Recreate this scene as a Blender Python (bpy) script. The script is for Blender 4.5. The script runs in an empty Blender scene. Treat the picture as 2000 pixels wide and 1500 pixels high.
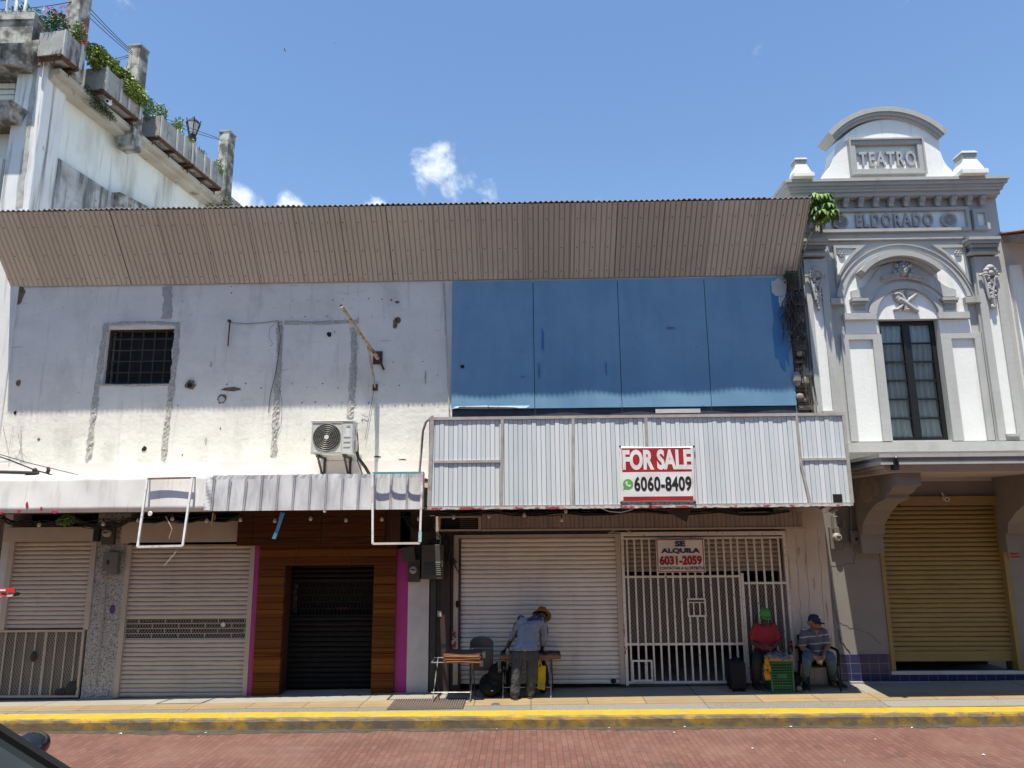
import bpy, bmesh, math, random
from math import sin, cos, pi, radians, atan2, sqrt
from mathutils import Vector, Matrix
S = bpy.context.scene
COL = S.collection
RN = random.Random(7)
# ---------------------------------------------------------------- camera
FPX, DIST, CAMH = 1387.0, 12.5, 2.65
PITCH, YAW, ROLL = radians(10.98), radians(1.2), radians(0.48)
_f = Vector((-sin(YAW), cos(YAW), 0)); _r = Vector((cos(YAW), sin(YAW), 0)); _u = Vector((0, 0, 1))
FW = _f * cos(PITCH) + _u * sin(PITCH); _up = _u * cos(PITCH) - _f * sin(PITCH)
CR = _r * cos(ROLL) - _up * sin(ROLL); CU = _up * cos(ROLL) + _r * sin(ROLL)
CAM = Vector((0, -DIST, CAMH))
cd = bpy.data.cameras.new('camera'); cam = bpy.data.objects.new('camera', cd); COL.objects.link(cam)
cd.sensor_width = 36; cd.lens = FPX / 2000 * 36; cd.clip_end = 3000; cd.clip_start = 0.05
m = Matrix.Identity(4)
for i in range(3): m[i][0], m[i][1], m[i][2], m[i][3] = CR[i], CU[i], -FW[i], CAM[i]
cam.matrix_world = m
S.camera = cam
# ---------------------------------------------------------------- sky, sun, exposure
SUNV = Vector((-0.24, -1.0, 3.65)).normalized()
SUN_EL = math.asin(SUNV.z); SUN_ROT = atan2(SUNV.x, SUNV.y)
W = bpy.data.worlds.new('World'); S.world = W; W.use_nodes = True
SKY_STRENGTH, SUN_STRENGTH, EXPOSURE = 0.115, 5.0, 0.70
def build_world():
    nt = W.node_tree; N = nt.nodes; L = nt.links; N.clear()
    out = N.new('ShaderNodeOutputWorld'); bg = N.new('ShaderNodeBackground'); bg.inputs[1].default_value = SKY_STRENGTH
    sky = N.new('ShaderNodeTexSky'); sky.sky_type = 'NISHITA'; sky.sun_disc = False
    sky.sun_elevation = SUN_EL; sky.sun_rotation = SUN_ROT; sky.air_density = 1.25; sky.dust_density = 0.0; sky.ozone_density = 6.0
    tc = N.new('ShaderNodeTexCoord')
    noi = N.new('ShaderNodeTexNoise'); noi.inputs['Scale'].default_value = 17; noi.inputs['Detail'].default_value = 9; noi.inputs['Roughness'].default_value = 0.62
    noi.inputs['Distortion'].default_value = 0.35
    L.new(tc.outputs['Generated'], noi.inputs['Vector'])
    acc = None
    def ray(px, py): return (FW + CR * ((px - 1000) / FPX) - CU * ((py - 750) / FPX)).normalized()
    for px, py, r, a in ((850, 335, .070, 1.1), (880, 368, .056, 1.1), (820, 345, .046, .95), (475, 412, .056, 1.2), (440, 425, .06, 1.2), (560, 414, .044, 1.0),
                         (738, 404, .036, 1.0), (948, 388, .038, .7), (-300, 300, .2, .8), (2500, 350, .22, .7), (-900, -200, .3, .7), (3300, 0, .3, .6)):
        d = N.new('ShaderNodeVectorMath'); d.operation = 'DISTANCE'; d.inputs[1].default_value = ray(px, py); L.new(tc.outputs['Generated'], d.inputs[0])
        mr = N.new('ShaderNodeMapRange'); mr.interpolation_type = 'SMOOTHSTEP'; mr.inputs[1].default_value = r; mr.inputs[2].default_value = 0; mr.inputs[3].default_value = 0; mr.inputs[4].default_value = a
        L.new(d.outputs['Value'], mr.inputs[0])
        if acc is None: acc = mr.outputs[0]
        else:
            mx = N.new('ShaderNodeMath'); mx.operation = 'MAXIMUM'; L.new(acc, mx.inputs[0]); L.new(mr.outputs[0], mx.inputs[1]); acc = mx.outputs[0]
    # density = blob + noise - threshold
    a1 = N.new('ShaderNodeMath'); a1.operation = 'MULTIPLY_ADD'; a1.inputs[1].default_value = 3.4; a1.inputs[2].default_value = -2.28; L.new(noi.outputs['Fac'], a1.inputs[0])
    a2 = N.new('ShaderNodeMath'); a2.operation = 'MULTIPLY_ADD'; a2.inputs[1].default_value = 1.15; L.new(acc, a2.inputs[0]); L.new(a1.outputs[0], a2.inputs[2])
    mr = N.new('ShaderNodeMapRange'); mr.interpolation_type = 'SMOOTHSTEP'; mr.inputs[1].default_value = 0.0; mr.inputs[2].default_value = 1.0; mr.inputs[3].default_value = 0; mr.inputs[4].default_value = .82
    L.new(a2.outputs[0], mr.inputs[0])
    mix = N.new('ShaderNodeMix'); mix.data_type = 'RGBA'; L.new(mr.outputs[0], mix.inputs[0]); L.new(sky.outputs[0], mix.inputs[6]); mix.inputs[7].default_value = (6.6, 6.9, 7.2, 1)
    L.new(mix.outputs[2], bg.inputs[0]); L.new(bg.outputs[0], out.inputs[0])
build_world()
sd = bpy.data.lights.new('sun', 'SUN'); sd.energy = SUN_STRENGTH; sd.angle = radians(0.55); sd.color = (1, .94, .81)
so = bpy.data.objects.new('sun', sd); COL.objects.link(so); so.location = (0, -5, 40)
so.rotation_mode = 'QUATERNION'; so.rotation_quaternion = SUNV.to_track_quat('Z', 'Y')
S.view_settings.view_transform = 'Standard'; S.view_settings.look = 'None'; S.view_settings.exposure = EXPOSURE; S.view_settings.gamma = 1
S.cycles.use_denoising = True
try:
    S.cycles.max_bounces = 8; S.cycles.transparent_max_bounces = 12
except Exception: pass
# ---------------------------------------------------------------- pixel of the photograph -> point on a real plane
def ray(px, py): return FW + CR * ((px - 1000) / FPX) - CU * ((py - 750) / FPX)
def A(px, py, Y=0.0):
    d = ray(px, py); return CAM + d * ((Y - CAM.y) / d.y)
def AZ(px, py, Z):
    d = ray(px, py); return CAM + d * ((Z - CAM.z) / d.z)
def T1(x, y): return (1480 + x / 3.846, 180 + y / 3.846)
def T2(x, y): return (1500 + x / 3.26, 440 + y / 3.26)
def T3(x, y): return (1580 + x / 2.679, 840 + y / 2.679)
def B1(x, y): return (820 + x / 6, 1150 + y / 6)
def B2(x, y): return (1400 + x / 6.818, 1160 + y / 6.818)
def R5(x, y): return (1180 + x / 3.572, 1000 + y / 3.572)
def rect(p0, p1, Y=0.0):        # two opposite corners -> x0,x1,z0,z1
    a = A(*p0, Y); b = A(*p1, Y); return min(a.x, b.x), max(a.x, b.x), min(a.z, b.z), max(a.z, b.z)
def quad4(tl, tr, bl, br, Y=0.0):
    a, b, c, d = (A(*p, Y) for p in (tl, tr, bl, br))
    return (a.x + c.x) / 2, (b.x + d.x) / 2, (c.z + d.z) / 2, (a.z + b.z) / 2
def gz(x, y):                   # height of the pavement: the street climbs gently to the right
    xc = max(-14, min(14, x)); zf = -.078 + .016 * xc; zk = -.057 + .0045 * xc
    t = max(0, min(1, -y / 1.72)); return zf * (1 - t) + zk * t
ROADZ = -.155
def rz(x): return -.205 + .0045 * max(-14, min(14, x))
# ---------------------------------------------------------------- materials
MATS = {}
def mat(name, col, col2=None, sc=2.5, th=(.35, .65), rough=.65, metal=0, bump=0, bsc=40, stretch=(1, 1, 1), streak=None, spots=None, bands=None, spec=.4, bdist=.01, extra=None, trans=None):
    if name in MATS: return MATS[name]
    M = bpy.data.materials.new(name); MATS[name] = M; M.use_nodes = True
    nt = M.node_tree; N = nt.nodes; L = nt.links; N.clear()
    out = N.new('ShaderNodeOutputMaterial'); b = N.new('ShaderNodeBsdfPrincipled'); L.new(b.outputs[0], out.inputs[0])
    b.inputs['Roughness'].default_value = rough; b.inputs['Metallic'].default_value = metal
    b.inputs['Specular IOR Level'].default_value = spec
    geo = N.new('ShaderNodeNewGeometry'); pos = geo.outputs['Position']
    def noise(scale, stretch=(1, 1, 1), det=5, ro=.6):
        mp = N.new('ShaderNodeMapping'); mp.inputs['Scale'].default_value = stretch; L.new(pos, mp.inputs['Vector'])
        n = N.new('ShaderNodeTexNoise'); n.inputs['Scale'].default_value = scale; n.inputs['Detail'].default_value = det; n.inputs['Roughness'].default_value = ro
        L.new(mp.outputs[0], n.inputs['Vector']); return n.outputs['Fac']
    def rng(src, lo, hi, o0=0, o1=1):
        r = N.new('ShaderNodeMapRange'); r.inputs[1].default_value = lo; r.inputs[2].default_value = hi; r.inputs[3].default_value = o0; r.inputs[4].default_value = o1
        L.new(src, r.inputs[0]); return r.outputs[0]
    def mixc(f, c0, c1):
        x = N.new('ShaderNodeMix'); x.data_type = 'RGBA'
        L.new(f, x.inputs[0])
        for i, c in ((6, c0), (7, c1)):
            if isinstance(c, tuple): x.inputs[i].default_value = (*c[:3], 1)
            else: L.new(c, x.inputs[i])
        return x.outputs[2]
    if col2 is None: col2 = tuple(c * .86 for c in col)
    c = mixc(rng(noise(sc, stretch), *th), col, col2)
    if bands:       # (axis, pitch, colour, amount, joint_width, joint_colour): tone that changes from board to board, with joints
        for ax, pitch, bc, amt, jw, jc in bands:
            sx = N.new('ShaderNodeSeparateXYZ'); L.new(pos, sx.inputs[0])
            dv = N.new('ShaderNodeMath'); dv.operation = 'DIVIDE'; dv.inputs[1].default_value = pitch; L.new(sx.outputs[ax], dv.inputs[0])
            if amt:
                fl = N.new('ShaderNodeMath'); fl.operation = 'FLOOR'; L.new(dv.outputs[0], fl.inputs[0])
                wn = N.new('ShaderNodeTexWhiteNoise'); wn.noise_dimensions = '1D'; L.new(fl.outputs[0], wn.inputs['W'])
                c = mixc(rng(wn.outputs['Value'], 0, 1, 0, amt), c, bc)
            if jw:
                fr = N.new('ShaderNodeMath'); fr.operation = 'FRACT'; L.new(dv.outputs[0], fr.inputs[0])
                lt = N.new('ShaderNodeMath'); lt.operation = 'LESS_THAN'; lt.inputs[1].default_value = jw / pitch; L.new(fr.outputs[0], lt.inputs[0])
                c = mixc(lt.outputs[0], c, jc)
    for st in (streak or []):   # (colour, scale, stretch, lo, hi, amount)
        c = mixc(rng(noise(st[1], st[2], 4), st[3], st[4], 0, st[5]), c, st[0])
    for sp in (spots or []):    # (colour, scale, lo, hi, amount)
        c = mixc(rng(noise(sp[1], (1, 1, 1), 6, .65), sp[2], sp[3], 0, sp[4]), c, sp[0])
    if extra: c = extra(N, L, pos, c, mixc, rng, noise)
    L.new(c, b.inputs['Base Color'])
    if bump:
        bm = N.new('ShaderNodeBump'); bm.inputs['Strength'].default_value = bump; bm.inputs['Distance'].default_value = bdist
        L.new(noise(bsc, stretch, 6, .6), bm.inputs['Height']); L.new(bm.outputs[0], b.inputs['Normal'])
    if trans:
        b.inputs['Transmission Weight'].default_value = trans
    return M
def mesh_mat(name, col, pitch=.03, open_=.55):   # expanded metal: a real lattice of holes
    M = bpy.data.materials.new(name); M.use_nodes = True; nt = M.node_tree; N = nt.nodes; L = nt.links; N.clear()
    out = N.new('ShaderNodeOutputMaterial'); b = N.new('ShaderNodeBsdfPrincipled'); t = N.new('ShaderNodeBsdfTransparent'); mx = N.new('ShaderNodeMixShader')
    b.inputs['Base Color'].default_value = (*col, 1); b.inputs['Roughness'].default_value = .6
    geo = N.new('ShaderNodeNewGeometry'); sx = N.new('ShaderNodeSeparateXYZ'); L.new(geo.outputs['Position'], sx.inputs[0])
    res = []
    for sg in (1, -1):
        ma = N.new('ShaderNodeMath'); ma.operation = 'MULTIPLY_ADD'; ma.inputs[1].default_value = sg * .6; L.new(sx.outputs[2], ma.inputs[0]); L.new(sx.outputs[0], ma.inputs[2])
        dv = N.new('ShaderNodeMath'); dv.operation = 'DIVIDE'; dv.inputs[1].default_value = pitch; L.new(ma.outputs[0], dv.inputs[0])
        fr = N.new('ShaderNodeMath'); fr.operation = 'FRACT'; L.new(dv.outputs[0], fr.inputs[0])
        lt = N.new('ShaderNodeMath'); lt.operation = 'LESS_THAN'; lt.inputs[1].default_value = 1 - sqrt(open_); L.new(fr.outputs[0], lt.inputs[0]); res.append(lt.outputs[0])
    mm = N.new('ShaderNodeMath'); mm.operation = 'MAXIMUM'; L.new(res[0], mm.inputs[0]); L.new(res[1], mm.inputs[1])
    L.new(mm.outputs[0], mx.inputs[0]); L.new(t.outputs[0], mx.inputs[1]); L.new(b.outputs[0], mx.inputs[2]); L.new(mx.outputs[0], out.inputs[0])
    MATS[name] = M; return M
# ---------------------------------------------------------------- mesh builder
ORG = {}
class MB:
    def __init__(s): s.v = []; s.f = []; s.T = None
    def add(s, vs, fs):
        n = len(s.v)
        for p in vs:
            p = Vector(p); s.v.append(s.T @ p if s.T else p)
        s.f += [tuple(i + n for i in f) for f in fs]; return s
    def box(s, x0, x1, y0, y1, z0, z1):
        return s.add([(x0, y0, z0), (x1, y0, z0), (x1, y1, z0), (x0, y1, z0), (x0, y0, z1), (x1, y0, z1), (x1, y1, z1), (x0, y1, z1)],
                     [(0, 3, 2, 1), (4, 5, 6, 7), (0, 1, 5, 4), (1, 2, 6, 5), (2, 3, 7, 6), (3, 0, 4, 7)])
    def hexa(s, b, t):      # bottom 4 points, top 4 points
        return s.add(list(b) + list(t), [(0, 3, 2, 1), (4, 5, 6, 7), (0, 1, 5, 4), (1, 2, 6, 5), (2, 3, 7, 6), (3, 0, 4, 7)])
    def prism(s, poly, y0, y1):     # polygon in (x,z) extruded along y
        n = len(poly)
        s.add([(x, y0, z) for x, z in poly] + [(x, y1, z) for x, z in poly],
              [tuple(range(n)), tuple(range(2 * n - 1, n - 1, -1))] + [(i, (i + 1) % n, n + (i + 1) % n, n + i) for i in range(n)]); return s
    def band(s, outer, inner, y0, y1):      # strip between two polylines in (x,z), extruded along y
        n = len(outer)
        for i in range(n - 1):
            a, b, c, d = outer[i], outer[i + 1], inner[i + 1], inner[i]
            s.add([(p[0], y, p[1]) for y in (y0, y1) for p in (a, b, c, d)],
                  [(0, 1, 2, 3), (7, 6, 5, 4), (0, 4, 5, 1), (2, 6, 7, 3)] + ([(3, 7, 4, 0)] if i == 0 else []) + ([(1, 5, 6, 2)] if i == n - 2 else []))
        return s
    def tube(s, pts, r, seg=8, cap=True):
        pts = [Vector(p) for p in pts]; n = len(pts); rs = r if isinstance(r, (list, tuple)) else [r] * n
        vs = []; fs = []; side = None
        for i, p in enumerate(pts):
            d = (pts[min(i + 1, n - 1)] - pts[max(i - 1, 0)]).normalized()
            if side is None: side = d.orthogonal().normalized()
            else:
                side = side - d * side.dot(d); side = side.normalized() if side.length > 1e-6 else d.orthogonal().normalized()
            b = d.cross(side)
            for k in range(seg): a = 2 * pi * k / seg; vs.append(p + (side * cos(a) + b * sin(a)) * rs[i])
        for i in range(n - 1):
            for k in range(seg): fs.append((i * seg + k, i * seg + (k + 1) % seg, (i + 1) * seg + (k + 1) % seg, (i + 1) * seg + k))
        if cap: fs += [tuple(range(seg - 1, -1, -1)), tuple((n - 1) * seg + k for k in range(seg))]
        return s.add(vs, fs)
    def bar(s, a, b, w, d=None):    # square bar
        a = Vector(a); b = Vector(b); d = w if d is None else d; t = (b - a).normalized()
        up = Vector((0, 1, 0)) if abs(t.y) < .9 else Vector((1, 0, 0)); sx = t.cross(up).normalized(); sy = t.cross(sx).normalized()
        q = [sx * w / 2 + sy * d / 2, sx * -w / 2 + sy * d / 2, sx * -w / 2 - sy * d / 2, sx * w / 2 - sy * d / 2]
        return s.hexa([a + p for p in q], [b + p for p in q])
    def lathe(s, prof, c=(0, 0, 0), ax='z', seg=20, a0=0, a1=2 * pi):
        n = len(prof); vs = []; full = abs(a1 - a0 - 2 * pi) < 1e-6; ns = seg if full else seg + 1
        for i in range(ns):
            a = a0 + (a1 - a0) * i / seg
            for r, h in prof:
                p = (r * cos(a), r * sin(a), h)
                if ax == 'y': p = (p[0], h, p[1])
                if ax == 'x': p = (h, p[0], p[1])
                vs.append(Vector(c) + Vector(p))
        fs = []
        for i in range(seg):
            for j in range(n - 1): fs.append((i * n + j, ((i + 1) % ns) * n + j, ((i + 1) % ns) * n + j + 1, i * n + j + 1))
        return s.add(vs, fs)
    def blob(s, c, r, nu=12, nv=8, fn=None):    # ellipsoid
        rx, ry, rzz = r if isinstance(r, (tuple, list)) else (r, r, r); vs = []; fs = []
        for j in range(nv + 1):
            t = pi * j / nv
            for i in range(nu):
                a = 2 * pi * i / nu; p = Vector((rx * sin(t) * cos(a), ry * sin(t) * sin(a), rzz * cos(t)))
                if fn: p = fn(p)
                vs.append(Vector(c) + p)
        for j in range(nv):
            for i in range(nu): fs.append((j * nu + i, (j + 1) * nu + i, (j + 1) * nu + (i + 1) % nu, j * nu + (i + 1) % nu))
        return s.add(vs, fs)
    def grid(s, fn, nu, nv, thick=None):    # fn(u,v)->point
        vs = [fn(i / nu, j / nv) for j in range(nv + 1) for i in range(nu + 1)]
        fs = [(j * (nu + 1) + i, j * (nu + 1) + i + 1, (j + 1) * (nu + 1) + i + 1, (j + 1) * (nu + 1) + i) for j in range(nv) for i in range(nu)]
        return s.add(vs, fs)
    def build(s, name, material, parent=None, smooth=False, origin=None, solid=0, bevel=0, fixn=True):
        if parent is not None: o0 = ORG[parent]
        elif origin is not None: o0 = Vector(origin)
        else:
            lo = [min(v[i] for v in s.v) for i in range(3)]; hi = [max(v[i] for v in s.v) for i in range(3)]
            o0 = Vector(((lo[0] + hi[0]) / 2, (lo[1] + hi[1]) / 2, lo[2]))
        me = bpy.data.meshes.new(name); me.from_pydata([tuple(v - o0) for v in s.v], [], s.f); me.update()
        bm = bmesh.new(); bm.from_mesh(me); bmesh.ops.remove_doubles(bm, verts=bm.verts, dist=1e-5)
        if fixn: bmesh.ops.recalc_face_normals(bm, faces=bm.faces)
        bm.to_mesh(me); bm.free()
        if smooth:
            for p in me.polygons: p.use_smooth = True
        me.materials.append(material)
        o = bpy.data.objects.new(name, me); COL.objects.link(o); ORG[o] = o0
        if parent is not None: o.parent = parent
        else: o.location = o0
        if solid:
            md = o.modifiers.new('thickness', 'SOLIDIFY'); md.thickness = solid; md.offset = 0
        if bevel:
            md = o.modifiers.new('bevel', 'BEVEL'); md.width = bevel; md.segments = 2; md.limit_method = 'ANGLE'
        if smooth and bevel == 0 and hasattr(me, 'set_sharp_from_angle'):
            me.set_sharp_from_angle(angle=radians(50))
        return o
def tag(o, label=None, cat=None, group=None, kind=None):
    if label: o['label'] = label
    if cat: o['category'] = cat
    if group: o['group'] = group
    if kind: o['kind'] = kind
    return o
def thing(name, label, cat, loc, group=None):
    o = bpy.data.objects.new(name, None); COL.objects.link(o); o.location = loc; o.empty_display_size = .1; ORG[o] = Vector(loc)
    return tag(o, label, cat, group)
def copy_tree(o, loc, label=None, rot=None, parent=None):
    c = o.copy(); COL.objects.link(c); ORG[c] = Vector(loc) if loc is not None else ORG[o]
    if parent is None:
        c.location = loc
        if rot is not None: c.rotation_euler = rot
        if label: c['label'] = label
    else: c.parent = parent
    for ch in list(o.children): copy_tree(ch, None, None, None, c)
    return c
def text(s, x0, x1, z0, z1, Y, material, parent, depth=.004, bold=.03, name='lettering', warp=None, spacing=1.0, tag_label=None):
    cu = bpy.data.curves.new('t', 'FONT'); cu.body = s; cu.size = 1; cu.offset = bold; cu.space_character = spacing; cu.extrude = .5; cu.resolution_u = 4
    to = bpy.data.objects.new('t', cu); COL.objects.link(to); bpy.context.view_layer.update()
    me0 = bpy.data.meshes.new_from_object(to.evaluated_get(bpy.context.evaluated_depsgraph_get()))
    V = [v.co.copy() for v in me0.vertices]; Fs = [tuple(p.vertices) for p in me0.polygons]
    bpy.data.objects.remove(to); bpy.data.curves.remove(cu); bpy.data.meshes.remove(me0)
    lx, hx = min(v.x for v in V), max(v.x for v in V); ly, hy = min(v.y for v in V), max(v.y for v in V)
    mb = MB()
    pts = []
    for v in V:
        x = x0 + (v.x - lx) / (hx - lx) * (x1 - x0); z = z0 + (v.y - ly) / (hy - ly) * (z1 - z0); y = Y - depth * (v.z + .5)
        if warp: x, y, z = warp(x, y, z)
        pts.append((x, y, z))
    mb.add(pts, Fs); return mb.build(name, material, parent)
def arc(cx, cz, r, a0, a1, n, rx=None):
    rx = r if rx is None else rx
    return [(cx + rx * cos(radians(a0 + (a1 - a0) * i / n)), cz + r * sin(radians(a0 + (a1 - a0) * i / n))) for i in range(n + 1)]
# ================================================================ materials of the place
WHITEWALL = mat('white weathered plaster', (.715, .69, .62), (.78, .755, .685), 1.3, (.35, .62), .85, bump=.55, bsc=9, bdist=.02,
    streak=[((.42, .40, .37), 1.5, (1, 1, .6), .52, .76, .6), ((.42, .40, .355), 5, (1.6, 1.6, .10), .58, .77, .5), ((.54, .52, .48), .9, (1, 1, 2.5), .52, .78, .4), ((.36, .33, .29), 2.8, (.6, 1, 3), .64, .75, .6), ((.30, .27, .23), 11, (.7, 1, 1.6), .66, .74, .5)],
    spots=[((.28, .26, .23), 16, .70, .76, .7), ((.36, .33, .30), 50, .71, .75, .6)])
PINKBAND = mat('faded pink plaster', (.70, .60, .575), (.72, .69, .67), 1.1, (.4, .6), .85, bump=.25, bsc=20, streak=[((.5, .44, .42), 6, (1, 1, .2), .6, .8, .4)])
SCAR = mat('bare pebbly render', (.58, .56, .51), (.36, .34, .305), 70, (.4, .62), .95, bump=1.0, bsc=45, bdist=.04, spots=[((.7, .69, .66), 30, .52, .6, .8)])
SOFFIT = mat('brown painted corrugated steel', (.57, .51, .42), (.50, .45, .375), .6, (.4, .65), .6, bands=[(0, .816, (.40, .355, .30), .6, .010, (.16, .13, .11))], streak=[((.30, .26, .22), 14, (1, 1, .06), .60, .80, .5), ((.33, .24, .18), 2.2, (1, 1, .5), .60, .78, .5)], spots=[((.08, .06, .05), 30, .74, .78, .5)])
ROOFDARK = mat('dark rusted roof sheet', (.05, .045, .042), (.09, .06, .05), 3, rough=.7)
BLUE = mat('blue painted plywood', (.155, .30, .445), (.19, .345, .49), .9, (.38, .62), .55, bump=.12, bsc=14,
    streak=[((.10, .225, .38), 2.6, (1.2, 1, .2), .52, .74, .4), ((.22, .37, .50), 3.4, (1.4, 1, .14), .58, .8, .3), ((.115, .235, .37), .7, (1, 1, 1), .5, .75, .35)], spots=[((.03, .10, .33), 7, .66, .72, .6), ((.30, .42, .60), 18, .73, .77, .4), ((.02, .04, .1), 40, .76, .78, .8)])
BLUEDEEP = mat('deep blue fresh paint', (.05, .17, .38), (.075, .21, .42), 5, rough=.5)
CONC = mat('grey concrete', (.30, .29, .275), (.24, .235, .225), 2, bump=.3, bsc=60, spots=[((.14, .135, .13), 9, .64, .74, .5)], rough=.9)
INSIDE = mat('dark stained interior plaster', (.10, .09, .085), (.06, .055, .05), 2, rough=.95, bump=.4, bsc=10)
BLACKPAINT = mat('black painted steel', (.009, .009, .010), (.015, .015, .015), 6, rough=.65, spec=.2)
CREAMSHUT = mat('cream painted steel slats', (.58, .505, .42), (.52, .45, .375), 2, rough=.5, bands=[(2, .073, (.45, .39, .33), .55, 0, (0, 0, 0))],
    streak=[((.23, .17, .13), 22, (.12, 1, 6), .66, .78, .65), ((.32, .28, .24), 3, (1, 1, .2), .52, .8, .45)], spots=[((.15, .1, .08), 60, .74, .77, .6)])
CREAM = mat('cream painted steel', (.46, .40, .335), (.41, .355, .295), 3, rough=.5, streak=[((.25, .2, .16), 12, (1, 1, .2), .6, .8, .4)])
WHITESHUT = mat('off white painted steel slats', (.80, .765, .70), (.73, .69, .63), 2, rough=.5, bands=[(2, .073, (.58, .545, .50), .5, 0, (0, 0, 0))],
    streak=[((.27, .22, .18), 22, (.1, 1, 6), .66, .78, .6), ((.40, .36, .32), 2.2, (1, 1, .3), .5, .8, .5)], spots=[((.2, .15, .12), 60, .74, .77, .5)])
BARPAINT = mat('chipped white painted bars', (.74, .71, .66), (.66, .62, .57), 4, rough=.5, spots=[((.10, .07, .055), 24, .60, .66, .9), ((.40, .05, .06), 5, .71, .73, .8)])
EXPMESH = mesh_mat('cream expanded metal', (.29, .27, .225), .046, .58)
EXPMESH2 = mesh_mat('white expanded metal', (.27, .25, .215), .046, .60)
DARKMESH = mesh_mat('black wire mesh', (.035, .033, .03), .04, .6)
BLACKSLAT = mat('black steel slats', (.007, .007, .0075), (.011, .0105, .0105), 5, rough=.55, spec=.15, spots=[((.12, .11, .10), 40, .72, .75, .5)])
WOODF = mat('dark stained pallet planks', (.11, .038, .010), (.036, .013, .005), 4, (.33, .63), .7, spec=.12, stretch=(.35, 1, 7), bump=.3, bsc=12, bands=[(2, .115, (.16, .07, .03), .55, .008, (.01, .006, .004)), (0, 1.18, (.05, .02, .01), .5, .01, (.01, .006, .004))], spots=[((.01, .006, .004), 30, .72, .75, .7)])
WOODD = mat('orange stained pallet planks', (.155, .048, .006), (.045, .013, .002), 5, (.33, .62), .7, spec=.12, stretch=(.3, 1, 9), bump=.4, bsc=12, bands=[(2, .11, (.24, .095, .018), .9, 0, (0, 0, 0)), (2, .29, (.07, .022, .006), .75, 0, (0, 0, 0)), (0, .71, (.14, .045, .01), .5, 0, (0, 0, 0))], spots=[((.03, .012, .006), 26, .70, .74, .7)])
MAGENTA = mat('magenta paint', (.42, .04, .24), (.36, .035, .20), 2, rough=.6, bump=.15, bsc=30)
DIRTYWHITE = mat('dirty white plaster', (.60, .59, .575), (.50, .49, .475), 2, rough=.85, bump=.3, bsc=25, streak=[((.3, .29, .28), 4, (1, 1, .5), .58, .8, .5)])
def terr(N, L, pos, c, mixc, rng, noise):
    v = N.new('ShaderNodeTexVoronoi'); v.inputs['Scale'].default_value = 62; L.new(pos, v.inputs['Vector'])
    w = N.new('ShaderNodeTexWhiteNoise'); w.noise_dimensions = '3D'; L.new(v.outputs['Position'], w.inputs['Vector'])
    c = mixc(rng(w.outputs['Value'], .74, .76), c, (.09, .09, .095))
    return mixc(rng(w.outputs['Value'], .88, .9), c, (.50, .49, .47))
TERRAZZO = mat('terrazzo chip panel', (.36, .35, .33), (.30, .295, .28), 3, rough=.6, extra=terr, streak=[((.1, .09, .08), 3, (1, 1, .5), .55, .8, .5)])
BEIGEP = mat('cracked beige plaster', (.60, .54, .46), (.53, .47, .40), 2, rough=.85, bump=.4, bsc=14, streak=[((.26, .20, .15), 9, (1.5, 1, .13), .60, .70, .8), ((.38, .33, .28), 3, (1, 1, .4), .5, .8, .4)])
DARKMETAL = mat('dark grey box steel', (.075, .072, .066), (.055, .053, .05), 3, rough=.55, spots=[((.12, .07, .04), 12, .68, .74, .4)])
GREYBOX = mat('grey enamelled steel box', (.16, .155, .14), (.13, .125, .115), 3, rough=.5)
RUST = mat('rusty steel', (.13, .065, .035), (.07, .04, .028), 12, rough=.9, bump=.3, bsc=60)
RUSTPIPE = mat('cream pipe with rust', (.42, .36, .30), (.20, .12, .075), 10, (.5, .62), .7, stretch=(1, 1, 1))
CABLE = mat('black cable', (.018, .018, .018), rough=.6)
GALV = mat('galvanised steel', (.52, .53, .54), (.44, .45, .46), 4, rough=.42, metal=.35)
WHITEMETAL = mat('white painted sheet metal', (.80, .80, .775), (.74, .745, .72), 1.2, rough=.55, bump=.12, bsc=3, bdist=.03,
    streak=[((.44, .43, .40), 3.2, (1.4, 1, .22), .52, .75, .6), ((.52, .50, .42), 1, (1, 1, 1), .55, .75, .45), ((.40, .39, .36), 9, (1.5, 1, .15), .58, .74, .5)], spots=[((.25, .22, .18), 40, .74, .77, .5)])
RIBMETAL = mat('scuffed bare ribbed metal', (.66, .665, .67), (.48, .485, .50), 5, (.45, .68), .5, metal=.15, stretch=(1.3, 1, .35), bump=.25, bsc=5, bdist=.02,
    streak=[((.30, .30, .31), 8, (1.6, 1, .14), .58, .76, .55)], spots=[((.1, .08, .07), 30, .75, .77, .6)])
CLAD = mat('pale blue white cladding boards', (.60, .655, .68), (.54, .595, .62), 1.5, rough=.5, bands=[(0, .0725, (.72, .75, .765), .95, 0, (0, 0, 0))],
    streak=[((.46, .46, .45), 7, (1.5, 1, .12), .6, .8, .35)], spots=[((.35, .3, .25), 22, .73, .77, .6)])
CLADFRAME = mat('grey sign frame tube', (.42, .41, .39), (.33, .31, .29), 8, rough=.55, spots=[((.36, .10, .09), 5, .60, .68, .6), ((.16, .12, .09), 14, .66, .72, .7)])
YELLOW = mat('worn yellow kerb paint', (.36, .22, .022), (.25, .165, .035), 3, (.4, .65), .7, bump=.3, bsc=30, streak=[((.105, .085, .06), 1.1, (1.2, 1, 2.5), .38, .58, .92)], spots=[((.10, .085, .07), 2.6, .54, .62, .85), ((.12, .10, .08), 5.5, .52, .62, .9), ((.07, .065, .06), 14, .60, .68, .8)])
YELLOWT = mat('yellow kerb top paint', (.46, .32, .025), (.38, .26, .025), 5, rough=.65, spots=[((.30, .25, .15), 6, .58, .68, .7), ((.18, .16, .12), 16, .62, .70, .7)])
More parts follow.
